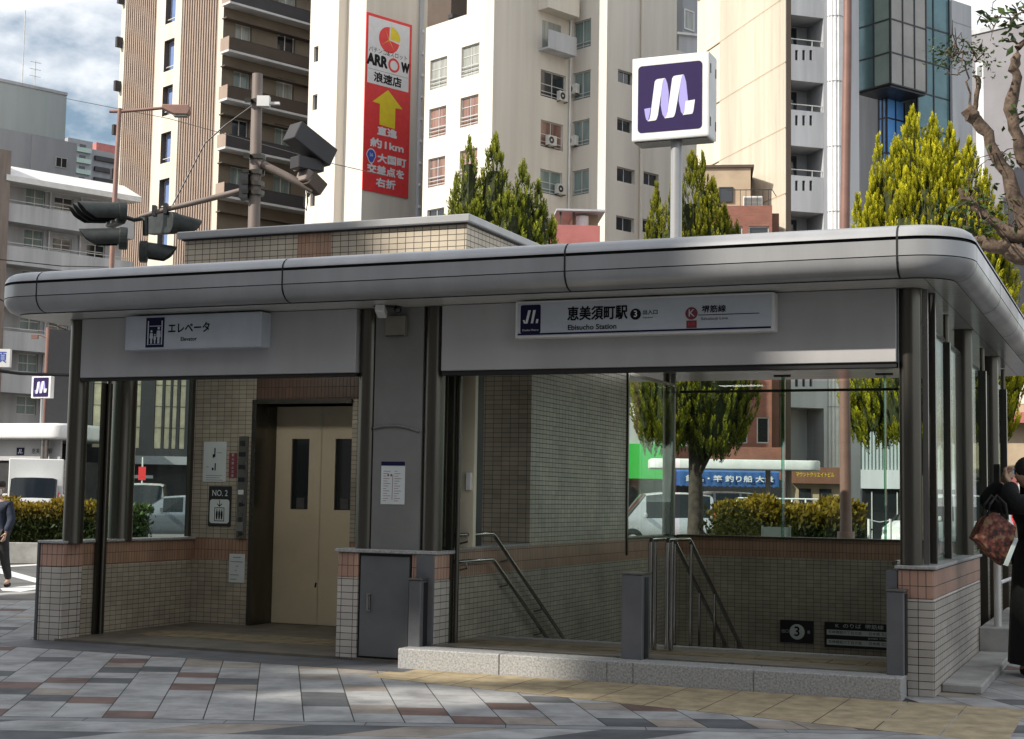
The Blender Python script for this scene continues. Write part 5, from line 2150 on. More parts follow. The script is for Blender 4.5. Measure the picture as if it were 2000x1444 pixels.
text('マウントクリエイトビル', .22, (F.pix(1592, 930, 1, -.25).x, -.252, F.pix(1592, 928, 1, -.25).z), FX, FZ, MT['yellow'], sb, width=1.5, depth=.006)
for a in (1560, 1600):
    q = MB()
    q.box(F.pix(a, 960, 1, .05).x, F.pix(a + 24, 960, 1, .05).x, .05, .098, .1, F.pix(1600, 955, 1, 0).z)
    q.build('shop_window', MT['win_dark'], T14)
F = corner_frame(1684, 960, 52, R(-13.5))
T15 = building('grey_corner_shop', F, 'grey corrugated shop with pale band and dark glass front at right behind the glass')
xr = 3.6
z1_, z2_, z3_ = [F.pix(1710, y, 1, 0).z for y in (955, 918, 800)]
q = MB()
q.box(0, xr, 0, 4, 0, z1_)
q.build('shop_front', MT['dkglass'], T15)
q = MB()
q.box(-.05, xr, -.15, 4, z1_ + .005, z2_)
q.build('band', MT['grey_lt'], T15)
q = MB()
for i in range(30):
    q.box(i * .12, i * .12 + .07, .0, .05, z2_ + .005, z3_ + 1)
q.box(0, xr, .052, 4, z2_ + .005, z3_ + 1)
q.build('corrugated_wall', MT['metal_siding'], T15)
for i in range(4):
    q = MB()
    q.box(.3 + i * .85, .34 + i * .85, -.03, -.004, .1, z1_ - .1)
    q.build('door_frame', MT['alu'], T15)
F = corner_frame(1800, 960, 58, R(-19))
T16 = building('striped_awning_shop', F, 'tan shop with white upper floor and red striped awning seen through the right glass')
xr = 8
zz = [F.pix(1840, y, 1, 0).z for y in (1040, 935, 880, 790, 752, 640)]
q = MB()
q.box(0, xr, 0, 6, 0, zz[3])
q.build('wall', MT['tan'], T16)
q = MB()
q.box(-.02, xr, -.02, 6, zz[3] + .004, zz[5] + .3)
q.build('upper_wall', MT['white_wall'], T16)
q = MB()
q.box(.2, xr, -.7, -.03, zz[3] - .55, zz[3] - .35)
q.box(.2, xr, -.72, -.71, zz[3] - .75, zz[3] - .36)
q.build('awning', MT['pink_wall'], T16)
for i in range(4):
    q = MB()
    q.box(.3 + i * 1.1, 1.2 + i * 1.1, -.03, -.004, .3, 2.4)
    q.build('shop_window', MT['win_dark'], T16)
    q = MB()
    q.box(.3 + i * 1.1, 1.2 + i * 1.1, -.06, -.022, zz[3] + .9, zz[3] + 1.5)
    q.build('window', MT['win_dark'], T16)
# arcade canopy over the far pavement (right) and the second metro entrance (left)
F = corner_frame(1270, 905, 57, R(-3))
T17 = building('arcade_canopy', F, 'long white flat canopy over the far pavement seen through the glass', 'canopy')
xr = F.pix(1606, 905, 1, 0).x
z0_, z1_ = F.pix(1400, 916, 1, 0).z, F.pix(1400, 897, 1, 0).z
q = MB()
pts = rrect(xr, 2.6, .5, cx=xr / 2, cy=1.3)
q.prism([(a, b, z0_) for a, b in pts], (0, 0, z1_ - z0_))
q.build('roof', MT['white'], T17, bevel=.06, seg=2, smooth=50)
for px in (1541, 1500, 1350):
    q = MB()
    xx_ = F.pix(px, 950, 1, 1.2).x
    q.tube([(xx_, 1.2, -.12), (xx_, 1.2, z0_)], .10, 12)
    q.build('post', MT['pole_grey'], T17, smooth=40)
F = corner_frame(62, 850, 68, R(-22))
T18 = empty('far_station_entrance', F.M, 'second metro entrance across the street with white rounded canopy at left', 'station entrance')
z0_, z1_ = F.pix(60, 858, 1, 0).z, F.pix(60, 827, 1, 0).z
xe_ = F.pix(122, 850, 1, 0).x
q = MB()
pts = rrect(xe_ + 6, 5.5, .6, cx=(xe_ - 6) / 2, cy=2.6)
q.prism([(a, b, z0_) for a, b in pts], (0, 0, z1_ - z0_))
q.build('canopy', MT['white'], T18, bevel=.14, seg=3, smooth=50)
xh_ = F.pix(118, 880, 1, .7).x
q = MB()
q.box(-5.5, xh_, .7, .82, z0_ - .95, z0_ - .01)
hp = q.build('header_panel', MT['panel'], T18)
xt0, xt1, zt_ = F.pix(62, 880, 1, .69).x, F.pix(102, 880, 1, .69).x, F.pix(80, 882, 1, .69).z
text('恵美須町駅', .26, ((xt0 + xt1) / 2, .69, zt_), FX, FZ, MT['ink'], hp, width=xt1 - xt0)
xm0, xm1 = F.pix(33, 880, 1, .69).x, F.pix(47, 880, 1, .69).x
q = MB()
q.box(xm0, xm1, .67, .698, zt_ - .17, zt_ + .17)
mk2 = q.build('mark_panel', MT['navy'], hp)
mini_mark(mk2, (xm0 + xm1) / 2, zt_, .24, .668)
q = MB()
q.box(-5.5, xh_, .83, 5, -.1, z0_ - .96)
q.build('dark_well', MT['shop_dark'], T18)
for px in (86, -60):
    q = MB()
    xx_ = F.pix(px, 900, 1, .4).x
    q.tube([(xx_, .4, -.1), (xx_, .4, z0_)], .17, 14)
    q.build('column', MT['steel'], T18, smooth=40)
E = empty('far_metro_sign', F.M, 'small metro pole sign standing above the far entrance at left', 'pole sign')
pa, pb = F.pix(60, 778, 1, .6), F.pix(100, 735, 1, .6)
q = MB()
q.box(pa.x, pb.x, .6, .85, pa.z, pb.z)
q.build('sign_box', MT['white'], E, bevel=.02)
q = MB()
cxs, czs, ss = (pa.x + pb.x) / 2, (pa.z + pb.z) / 2, (pb.x - pa.x)
q.tube([(cxs, .72, z1_ + .003), (cxs, .72, pa.z)], .065, 12)
q.build('pole', MT['fascia'], E, smooth=40)
metro_mark(E, cxs, czs, (0, .599, 0), FX, FZ, ss * .78, None)


# ================================================================== TREES, HEDGES
MT['conifer_gold'] = leafmat('golden conifer', (0.20, 0.22, 0.018), (0.90, 0.84, 0.055), trans=.5)
MT['conifer_green'] = leafmat('green conifer', (0.075, 0.105, 0.016), (0.46, 0.49, 0.06), trans=.45)
MT['conifer_mid'] = leafmat('yellow green conifer', (0.075, 0.10, 0.012), (0.46, 0.45, 0.04), trans=.4)
MT['hedge_gold'] = leafmat('golden tipped hedge', (0.022, 0.035, 0.006), (0.30, 0.20, 0.015))
MT['shrub_leaf'] = leafmat('pale shrub leaf', (0.05, 0.06, 0.015), (0.30, 0.28, 0.06))
MT['leaf_dark'] = leafmat('glossy evergreen leaf', (0.030, 0.058, 0.018), (0.085, 0.125, 0.040), 0.35, .2)
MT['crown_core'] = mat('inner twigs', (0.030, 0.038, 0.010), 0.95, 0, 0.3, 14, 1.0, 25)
TAU = 2 * math.pi


def conifer(name, label, x, y, z0, cr_z0, spires, seed, m, trunk_r=.13, plume=.42, dens=17, group=None, fat=1.0):
    """a crown built of pointed spires, each clothed in upright flame-shaped sprays; spires = (dx, dy, z foot, z tip, radius)"""
    rnd = random.Random(seed)
    E = empty(name, Matrix.Translation((x, y, 0)), label, 'tree', group)
    top = max(s[3] for s in spires)
    t = MB()
    t.tube([(0, 0, z0), (.03, 0, cr_z0 * .6), (0, .02, cr_z0 + .6), (0, 0, top * .8)], [trunk_r * 1.25, trunk_r, trunk_r * .8, .03], 12)
    for k in range(6):
        a = rnd.random() * TAU
        zz = cr_z0 + .1 + k * .2
        t.tube([(0, 0, zz - .5), (math.cos(a) * .3, math.sin(a) * .3, zz), (math.cos(a) * .75, math.sin(a) * .75, zz + .6)], [trunk_r * .5, trunk_r * .3, .02], 7)
    t.build('trunk', MT['bark'], E, smooth=60)
    c = MB()
    col = []
    spots = []
    for (sx, sy, zf, zt, rad) in spires:
        H = zt - zf
        lo = .26
        n = int(dens * H * rad * TAU * .62 + 14)
        for k in range(n):
            tt = rnd.random() ** 1.1
            if tt < lo:
                env = .35 + .65 * math.sin(math.pi / 2 * tt / lo)
            else:
                u = (tt - lo) / (1 - lo)
                env = max(.02, (1 - u ** 1.35) ** .85)
            a = rnd.random() * TAU
            q = rnd.random()
            rr = rad * env * (1 if q < .75 else .4 + .6 * rnd.random())
            rr *= 1 + .16 * math.sin(a * 3 + seed + zf) + .12 * math.sin(a * 5 + tt * 9)
            spots.append((sx + rr * math.cos(a), sy + rr * math.sin(a), zf + tt * H * .97, a, tt, rr / max(rad, .01)))
    for (px_, py_, pz_, a, tt, rq) in spots:
        L = plume * (.55 + .95 * rnd.random() ** 1.3) * (1.0 - .30 * tt)
        lean = (.10 + .38 * rq * (1 - .5 * tt)) * (.5 + .9 * rnd.random())
        ax = (Vector((math.cos(a) * lean, math.sin(a) * lean, 1)) + Vector((rnd.uniform(-.12, .12), rnd.uniform(-.12, .12), 0))).normalized()
        s1 = ax.cross(Vector((math.cos(a + 1.1), math.sin(a + 1.1), 0))).normalized()
        s2 = ax.cross(s1)
        base = Vector((px_, py_, pz_)) - ax * L * .45
        tint = rnd.random()
        gold = .55 + .45 * rnd.random()
        nl = 22
        for j in range(nl):
            f = (j + .5) / nl
            an = j * 2.4 + rnd.random()
            w_ = L * .125 * fat * (math.sin(math.pi * min(1, f * .90 + .10)) ** .75)
            out = s1 * math.cos(an) + s2 * math.sin(an)
            p0 = base + ax * (f * L) + out * w_ * .15
            d = (out * .48 + ax).normalized()
            side = d.cross(out + Vector((.01, .02, .03))).normalized()
            ln = w_ * 1.5 + L * .06
            bw_ = w_ * .30 + .006
            i = len(c.v)
            c.v += [tuple(p0), tuple(p0 + d * ln * .5 + side * bw_), tuple(p0 + d * ln), tuple(p0 + d * ln * .5 - side * bw_)]
            c.f.append((i, i + 1, i + 2, i + 3))
            c.m.append(0)
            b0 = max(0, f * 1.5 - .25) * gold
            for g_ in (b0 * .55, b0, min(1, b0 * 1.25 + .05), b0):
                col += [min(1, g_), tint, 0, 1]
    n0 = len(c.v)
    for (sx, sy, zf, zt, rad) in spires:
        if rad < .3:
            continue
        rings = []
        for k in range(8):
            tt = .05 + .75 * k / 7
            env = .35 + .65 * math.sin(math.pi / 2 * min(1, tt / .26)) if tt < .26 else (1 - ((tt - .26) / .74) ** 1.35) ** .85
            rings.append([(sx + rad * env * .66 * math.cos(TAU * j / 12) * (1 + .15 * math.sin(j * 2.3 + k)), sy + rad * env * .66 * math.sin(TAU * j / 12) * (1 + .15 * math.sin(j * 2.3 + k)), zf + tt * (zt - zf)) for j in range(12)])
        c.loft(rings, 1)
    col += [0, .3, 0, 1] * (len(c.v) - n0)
    c.c = col
    c.build('crown', [m, MT['crown_core']], E, recalc=False)
    return E


def spire_px(cx, D, lst):
    """spires from pixel tips: (px, py tip, py foot, radius m, depth offset)"""
    out = []
    x0 = at(cx, 700, D).x
    for px, yt, yb, rad, dy in lst:
        out.append((at(px, yt, D).x - x0, dy, at(px, yb, D).z, at(px, yt, D).z, rad))
    return out


p = at(975, 700, 34)
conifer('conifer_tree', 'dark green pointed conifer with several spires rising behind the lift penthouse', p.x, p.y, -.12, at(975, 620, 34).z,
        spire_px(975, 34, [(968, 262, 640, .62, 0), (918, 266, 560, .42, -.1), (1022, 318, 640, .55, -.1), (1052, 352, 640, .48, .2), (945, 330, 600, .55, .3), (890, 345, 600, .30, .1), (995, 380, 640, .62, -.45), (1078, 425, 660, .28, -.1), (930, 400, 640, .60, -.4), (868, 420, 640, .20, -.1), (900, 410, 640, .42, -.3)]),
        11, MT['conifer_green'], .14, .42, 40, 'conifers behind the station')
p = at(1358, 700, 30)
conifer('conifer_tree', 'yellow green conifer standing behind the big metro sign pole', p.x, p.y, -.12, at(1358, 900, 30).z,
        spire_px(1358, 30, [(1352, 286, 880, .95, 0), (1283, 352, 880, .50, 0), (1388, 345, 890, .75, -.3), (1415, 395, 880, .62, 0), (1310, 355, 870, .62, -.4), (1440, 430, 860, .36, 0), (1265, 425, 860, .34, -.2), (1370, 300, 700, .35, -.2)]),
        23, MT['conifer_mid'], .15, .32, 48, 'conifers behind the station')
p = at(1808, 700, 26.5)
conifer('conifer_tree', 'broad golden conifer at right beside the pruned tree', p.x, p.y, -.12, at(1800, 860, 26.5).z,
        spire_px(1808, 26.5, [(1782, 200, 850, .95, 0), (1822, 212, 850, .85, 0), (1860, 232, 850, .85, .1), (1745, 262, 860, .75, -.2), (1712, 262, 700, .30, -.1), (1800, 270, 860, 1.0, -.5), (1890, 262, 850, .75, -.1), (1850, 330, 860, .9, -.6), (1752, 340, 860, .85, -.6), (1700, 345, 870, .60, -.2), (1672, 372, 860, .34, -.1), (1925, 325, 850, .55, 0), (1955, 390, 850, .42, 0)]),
        37, MT['conifer_gold'], .17, .31, 50, 'conifers behind the station')


def hedge(name, label, x0, x1, y0, y1, z0, z1, ang, org, n, seed, m, leaf=.045, group=None, planter=True):
    rnd = random.Random(seed)
    M = Matrix.Translation(org) @ Matrix.Rotation(ang, 4, 'Z')
    E = empty(name, M, label, 'hedge', group)
    c = MB()
    col = []
    for k in range(n):
        q = rnd.random()
        x_ = rnd.uniform(x0, x1)
        bump_ = .07 * math.sin(x_ * 4.1 + seed) + .05 * math.sin(x_ * 9.7)
        if q < .45:
            y_, z_ = rnd.uniform(y0, y1), z1 + bump_ + rnd.gauss(0, .035)
        elif q < .9:
            y_, z_ = y0 + rnd.gauss(0, .05), rnd.uniform(z0, z1 + bump_)
        else:
            x_ = rnd.choice((x0, x1)) + rnd.gauss(0, .05)
            y_, z_ = rnd.uniform(y0, y1), rnd.uniform(z0, z1)
        f = (z_ - z0) / (z1 - z0)
        g_ = max(0, min(1, (f - .55) * 2.4)) * (.5 + .5 * rnd.random())
        d = Vector((rnd.gauss(0, .6), rnd.gauss(-.3, .5), rnd.uniform(.2, 1.2))).normalized()
        s_ = d.cross(Vector((rnd.random(), rnd.random(), .3))).normalized()
        L = leaf * (.7 + .9 * rnd.random())
        p0 = Vector((x_, y_, z_))
        i = len(c.v)
        c.v += [tuple(p0), tuple(p0 + d * L + s_ * L * .45), tuple(p0 + d * L * 2), tuple(p0 + d * L - s_ * L * .45)]
        c.f.append((i, i + 1, i + 2, i + 3))
        c.m.append(0)
        tint = rnd.random()
        for gg in (g_ * .6, g_, g_, g_):
            col += [gg, tint, 0, 1]
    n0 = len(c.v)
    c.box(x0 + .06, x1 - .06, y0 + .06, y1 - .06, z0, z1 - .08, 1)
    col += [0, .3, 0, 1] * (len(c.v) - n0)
    c.c = col
    c.build('foliage', [m, MT['crown_core']], E, recalc=False)
    if planter:
        q = MB()
        q.box(x0 - .2, x1 + .2, y0 - .25, y0 - .1, -.12, z0 + .06)
        q.box(x0 - .2, x1 + .2, y1 + .1, y1 + .25, -.12, z0 + .06)
        q.box(x0 - .2, x0 - .05, y0 - .099, y1 + .099, -.12, z0 + .06)
        q.box(x1 + .05, x1 + .2, y0 - .099, y1 + .099, -.12, z0 + .06)
        q.build('planter_kerb', MT['concrete'], E, bevel=.015)
        q = MB()
        q.box(x0 - .049, x1 + .049, y0 - .099, y1 + .099, -.12, z0 + .02)
        q.build('soil', MT['bark'], E)
    return E


p = at(150, 1060, 33)
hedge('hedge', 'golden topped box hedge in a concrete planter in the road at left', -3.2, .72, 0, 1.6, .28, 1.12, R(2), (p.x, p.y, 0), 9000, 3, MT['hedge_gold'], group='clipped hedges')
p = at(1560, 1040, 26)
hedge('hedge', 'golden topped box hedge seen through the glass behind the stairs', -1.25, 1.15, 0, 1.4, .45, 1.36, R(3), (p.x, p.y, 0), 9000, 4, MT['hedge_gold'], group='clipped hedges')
p = at(262, 1040, 31)
hedge('bush', 'dark rounded bush seen through the left glass beside the parked car', -.17, .2, 0, .7, .1, 1.05, 0, (p.x, p.y, 0), 2200, 9, MT['leaf_dark'], planter=False)


def bush(name, label, pos, rx, ry, z0, z1, n, seed, m, leaf):
    rnd = random.Random(seed)
    E = empty(name, Matrix.Translation(pos), label, 'shrub')
    c = MB()
    col = []
    for k in range(n):
        a, f, r_ = rnd.random() * TAU, rnd.random(), math.sqrt(rnd.random())
        env = math.sqrt(max(.05, 1 - (f * 1.0) ** 2.2))
        p0 = Vector((rx * r_ * env * math.cos(a), ry * r_ * env * math.sin(a), z0 + (z1 - z0) * f * (1 + .12 * math.sin(a * 4))))
        d = Vector((rnd.gauss(0, .7), rnd.gauss(0, .7), rnd.uniform(.1, 1))).normalized()
        s_ = d.cross(Vector((rnd.random(), rnd.random(), .3))).normalized()
        L = leaf * (.6 + rnd.random())
        i = len(c.v)
        c.v += [tuple(p0), tuple(p0 + d * L + s_ * L * .5), tuple(p0 + d * L * 2), tuple(p0 + d * L - s_ * L * .5)]
        c.f.append((i, i + 1, i + 2, i + 3))
        c.m.append(0)
        g_, tint = rnd.random(), rnd.random()
        col += [g_, tint, 0, 1] * 4
    c.c = col
    c.build('foliage', m, E, recalc=False)
    s = MB()
    for k in range(9):
        a = rnd.random() * TAU
        s.tube([(0, 0, z0), (rx * .3 * math.cos(a), ry * .3 * math.sin(a), (z0 + z1) * .45), (rx * .7 * math.cos(a), ry * .7 * math.sin(a), z1 * .85)], [.015, .01, .004], 5)
    s.build('stems', MT['bark'], E)
    return E


p = at(1430, 1050, 22)
bush('flowering_shrub', 'loose pale green shrub at the foot of the yellow green conifer', (p.x, p.y, 0), .72, .5, .2, 1.30, 1500, 6, MT['shrub_leaf'], .035)

# pruned street tree at the right edge
DT = 15.5
def tp(px, py, dv=0.0):
    return at(px, py, DT + dv)
o_ = tp(2080, 900)
E = empty('pruned_tree', Matrix.Translation((o_.x, o_.y, 0)), 'pruned street tree with knobbly brown branches and sparse leaves at the right edge', 'tree')
def rel(P):
    return P - Vector((o_.x, o_.y, 0))
t = MB()
def limb(pts, rs):
    pp_ = [rel(tp(*q)) for q in pts]
    out, ro_ = [], []
    rnd = random.Random(len(pts) * 7 + int(pts[0][0]))
    rs = [r_ * .84 for r_ in rs]
    for k in range(len(pp_) - 1):
        for f in (0, .33, .66):
            out.append(pp_[k].lerp(pp_[k + 1], f) + Vector((rnd.gauss(0, .014), 0, rnd.gauss(0, .014))))
            ro_.append((rs[k] * (1 - f) + rs[k + 1] * f) * rnd.uniform(.84, 1.2))
    out.append(pp_[-1])
    ro_.append(rs[-1])
    t.tube(out, ro_, 12)
limb([(2080, 1330), (2078, 900), (2060, 640), (2035, 500), (2005, 440), (1982, 385), (1955, 320), (1925, 262), (1905, 232)], [.17, .15, .14, .13, .11, .085, .075, .065, .075])
limb([(1905, 232), (1893, 222), (1886, 212)], [.075, .10, .07])
limb([(2060, 640), (2030, 520), (2005, 470), (1960, 452), (1930, 425), (1895, 392), (1872, 370)], [.10, .11, .10, .075, .06, .04, .025])
limb([(2005, 505), (1965, 490), (1935, 478), (1905, 470)], [.12, .10, .085, .05])
limb([(2050, 480), (2010, 330), (1985, 270), (1975, 215), (1984, 150), (1978, 128), (1993, 95), (2006, 55)], [.09, .08, .07, .085, .06, .055, .04, .03])
limb([(1900, 222), (1908, 185), (1912, 160), (1903, 150)], [.03, .028, .03, .02])
limb([(1898, 225), (1890, 160), (1884, 120), (1850, 100)], [.012, .012, .009, .006])
limb([(1884, 130), (1905, 105), (1930, 95)], [.009, .007, .004])
limb([(1886, 140), (1860, 150), (1835, 110)], [.008, .006, .003])
limb([(1993, 95), (1975, 75), (1960, 78)], [.02, .01, .006])
rnd = random.Random(5)
for (px, py, sp_, n) in ((1945, 35, 26, 7), (1985, 30, 26, 6), (1870, 105, 34, 11), (1905, 105, 26, 8), (1985, 225, 20, 6), (1960, 305, 24, 6), (1890, 400, 34, 10), (1925, 430, 30, 9), (1975, 435, 26, 7), (1895, 345, 22, 5)):
    for k in range(n):
        a0_ = rel(tp(px + rnd.gauss(0, sp_ * .25), py + rnd.gauss(0, sp_ * .25)))
        a1_ = rel(tp(px + rnd.gauss(0, sp_), py + rnd.gauss(0, sp_ * .8), rnd.gauss(0, .2)))
        mid_ = a0_.lerp(a1_, .5) + Vector((rnd.gauss(0, .02), rnd.gauss(0, .03), rnd.gauss(.02, .02)))
        t.tube([a0_, mid_, a1_], [.008, .006, .003], 5)
t.build('trunk', MT['bark_lt'], E, smooth=50)
rnd = random.Random(77)
c = MB()
col = []
def leafblob(px, py, spread, n, size, dv=0.0, droop=.5):
    for k in range(n):
        P0 = rel(tp(px + rnd.gauss(0, spread), py + rnd.gauss(0, spread * .7), dv + rnd.gauss(0, .12)))
        d = Vector((rnd.gauss(0, .7), rnd.gauss(0, .7), rnd.uniform(-1, .5) * droop - .1)).normalized()
        s_ = d.cross(Vector((rnd.gauss(0, 1), rnd.gauss(0, 1), 1))).normalized()
        L = size * (.6 + .8 * rnd.random())
        i = len(c.v)
        nn = d.cross(s_) * L * .12
        c.v += [tuple(P0), tuple(P0 + d * L * .45 + s_ * L * .26 + nn), tuple(P0 + d * L), tuple(P0 + d * L * .45 - s_ * L * .26 + nn), tuple(P0 + d * L * .45)]
        c.f += [(i, i + 1, i + 2, i + 4), (i, i + 4, i + 2, i + 3)]
        c.m += [0, 0]
        g_, ti = rnd.random(), rnd.random()
        col.extend([g_, ti, 0, 1] * 5)
for (px, py, sp_, n, sz) in ((1930, 22, 14, 14, .11), (1955, 45, 16, 12, .11), (1985, 20, 20, 26, .11), (1965, 70, 12, 10, .11), (1940, 150, 10, 4, .08),
                             (1870, 95, 22, 60, .055), (1905, 105, 18, 45, .055), (1845, 115, 18, 40, .05), (1890, 130, 20, 40, .05), (1930, 120, 14, 20, .055), (1835, 90, 14, 30, .05), (1855, 120, 16, 30, .05), (1920, 90, 18, 30, .055),
                             (1985, 235, 14, 16, .09), (1998, 215, 12, 16, .09), (1955, 300, 18, 14, .07), (1975, 320, 16, 14, .08),
                             (1880, 400, 26, 34, .085), (1915, 420, 26, 40, .085), (1900, 350, 20, 16, .07), (1950, 400, 22, 20, .08), (1985, 440, 22, 24, .08), (1935, 440, 20, 22, .08)):
    leafblob(px, py, sp_, n, sz)
c.c = col
c.build('crown', MT['leaf_dark'], E, recalc=False)

# ================================================================== STREET FURNITURE
# traffic signal pole with long arm to the left and a short arm with camera boxes to the right
D = 24.0
pb = at(500, 700, D)
F = Frame((pb.x, pb.y, 0), 0)
def L(px, py, dv=0.0):
    q = at(px, py, D + dv)
    return Vector((q.x - pb.x, q.y - pb.y, q.z))
E = empty('traffic_signal_pole', F.M, 'thick grey brown traffic signal pole with long arm over the roof at left', 'signal pole')
q = MB()
zt = L(503, 145).z
xt = L(503, 145).x
q.tube([(L(496, 440).x - .03, 0, -.12), (L(496, 440).x, 0, L(496, 440).z), (xt, 0, zt)], [.105, .098, .085], 18)
q.build('pole', MT['pole_grey'], E, smooth=50)
q = MB()
q.tube([L(490, 368), L(400, 391), L(330, 408), L(272, 424)], [.052, .048, .043, .038], 12)
q.build('arm', MT['pole_grey'], E, smooth=50)
q = MB()
q.tube([L(505, 318), L(560, 345), L(612, 372)], [.072, .066, .058], 12)
q.tube([L(500, 315), L(512, 321)], .10, 12)
q.build('arm', MT['pole_grey'], E, smooth=50)
for (x0_, y0_) in ((505, 200), (503, 308), (501, 338), (500, 360), (500, 378)):
    q = MB()
    c0 = L(x0_, y0_)
    q.tube([c0 + Vector((0, 0, -.035)), c0 + Vector((0, 0, .035))], .135, 14)
    q.box(c0.x - .2, c0.x - .1, -.16, -.08, c0.z - .03, c0.z + .03)
    q.build('clamp', MT['steel_dk'], E)
q = MB()
c0 = L(482, 366)
q.box(c0.x - .10, c0.x + .04, -.15, .12, c0.z - .2, c0.z + .2)
q.build('arm_bracket', MT['alu_dk'], E)
q = MB()
c0 = L(512, 200)
q.box(c0.x - .06, c0.x + .14, -.16, -.02, c0.z - .1, c0.z + .07)
q.box(c0.x + .1, c0.x + .3, -.12, -.05, c0.z - .06, c0.z - .02)
q.build('cable_box', MT['white'], E)
q = MB()
q.tube([L(495, 205), L(440, 245), L(400, 280), L(335, 405)], .012, 6)
q.build('stay_wire', MT['alu_dk'], E)
for x_, y_ in ((302, 413), (324, 409)):
    q = MB()
    c0 = L(x_, y_)
    q.box(c0.x - .03, c0.x + .03, -.07, .07, c0.z - .08, c0.z + .09)
    q.build('clamp', MT['alu_dk'], E)


def lamp_head(px, py, label, ang, tilt, n, r=.155, visor=.33, dv=0.0, vert=False, group='signal heads on the long arm'):
    """signal housing with n lamps and cowls; faces local -y, turned by ang"""
    c0 = L(px, py, dv)
    M = F.M @ Matrix.Translation(c0) @ Matrix.Rotation(ang, 4, 'Z') @ Matrix.Rotation(tilt, 4, 'Y')
    H_ = empty('traffic_light', M, label, 'traffic light', group)
    g_ = MB()
    w_ = r * 2.15
    if vert:
        pts = rrect(w_, w_ * n, .12)
    else:
        pts = rrect(w_ * n, w_, .15)
    g_.prism([(a, -.06, b) for a, b in pts], (0, .13, 0))
    g_.build('housing', MT['signal'], H_, bevel=.02, seg=2)
    for k in range(n):
        o = (k - (n - 1) / 2) * w_
        cx_, cz_ = (0, o) if vert else (o, 0)
        v_ = MB()
        ra, rb = [], []
        for j in range(19):
            a = R(-38 + 256 * j / 18)
            ra.append((cx_ + r * math.cos(a), -.061, cz_ + r * math.sin(a)))
            f = .80 + .20 * max(0, math.sin(a)) + .42 * min(0, math.sin(a))
            rb.append((cx_ + r * math.cos(a), -.061 - visor * f, cz_ + r * math.sin(a) - .05 * f))
        v_.loft([ra, rb], close=False)
        v_.loft([[(cx_ + (p[0] - cx_) * .95, p[1], cz_ + (p[2] - cz_) * .95) for p in rb], [(cx_ + (p[0] - cx_) * .95, p[1], cz_ + (p[2] - cz_) * .95) for p in ra]], close=False)
        v_.loft([rb, [(cx_ + (p[0] - cx_) * .95, p[1], cz_ + (p[2] - cz_) * .95) for p in rb]], close=False)
        v_.build('cowl', MT['signal'], H_, smooth=50)
        v_ = MB()
        v_.sphere((cx_, -.055, cz_), (r * .92, .03, r * .92), 0, 16, 8)
        v_.build('lens', MT['lens' + 'gyr'[k % 3]], H_, smooth=60)
    return H_


MT['signal'] = mat('weathered signal housing', (0.028, 0.033, 0.032), 0.5, 0.2, 0.2, 6)
for k_, c_ in (('g', (.02, .10, .07)), ('y', (.14, .08, .01)), ('r', (.12, .015, .012))):
    MT['lens' + k_] = mat('signal lens ' + {'g': 'green', 'y': 'amber', 'r': 'red'}[k_], c_, .2, 0, 0)
lamp_head(226, 420, 'three lamp signal head with long cowls at the end of the arm, facing left', R(-63), R(4), 3, .165, .62, .0)
lamp_head(240, 466, 'single lamp arrow signal hanging under the three lamp head at the arm end', R(-76), R(3), 1, .165, .62, -.45)
lamp_head(318, 437, 'signal head seen from behind with grey back plate, facing right', R(128), R(-6), 3, .165, .42, .3)
lamp_head(281, 492, 'lowest single signal head hanging below the arm, facing right', R(100), R(0), 1, .16, .46, .1, True)
q = MB()
q.tube([L(284, 425), L(284, 460)], .05, 8)
q.tube([L(246, 425), L(262, 430), L(284, 426)], .035, 8)
q.build('hanger', MT['signal'], E)
# camera boxes on the short arm
CB = empty('traffic_camera', F.M @ Matrix.Translation(L(600, 300)), 'dark traffic camera housings mounted on the short arm of the signal pole', 'traffic camera')
def cbox(nm, px, py, sx, sy, sz, rz, rx, m, bev=.012):
    k = MB()
    k.obox(Matrix.Identity(4), sx, sy, sz)
    v = L(px, py) - L(600, 300)
    return k.build(nm, MT[m], CB, Matrix.Translation(v) @ Matrix.Rotation(rz, 4, 'Z') @ Matrix.Rotation(rx, 4, 'X'), bevel=bev)
h1 = cbox('hood', 606, 284, .34, .80, .33, R(-48), R(-26), 'cam_dark' if 'cam_dark' in MT else 'balc_dark')
cbox('lens_window', 579, 268, .26, .05, .24, R(-48), R(-24), 'black')
cbox('lens_unit', 576, 275, .14, .04, .14, R(-48), R(-24), 'alu')
cbox('light_case', 600, 322, .26, .5, .20, R(-48), 0, 'balc_dark')
cbox('light_glass', 582, 322, .235, .03, .185, R(-48), 0, 'alu')
cbox('control_case', 616, 360, .16, .3, .25, R(-50), R(-35), 'fin_dark')
cbox('mount_plate', 598, 348, .3, .2, .2, R(-48), R(-20), 'pole_grey')
k = MB()
for i in range(4):
    k.tube([L(588 + i * 7, 342) - L(600, 300), L(598 + i * 5, 362) - L(600, 300), L(600 + i, 385) - L(600, 300)], .010, 6)
k.tube([L(596, 380) - L(600, 300), L(594, 402) - L(600, 300), L(598, 412) - L(600, 300), L(601, 395) - L(600, 300), L(600, 378) - L(600, 300)], .013, 6)
k.build('cables', MT['rubber'], CB)


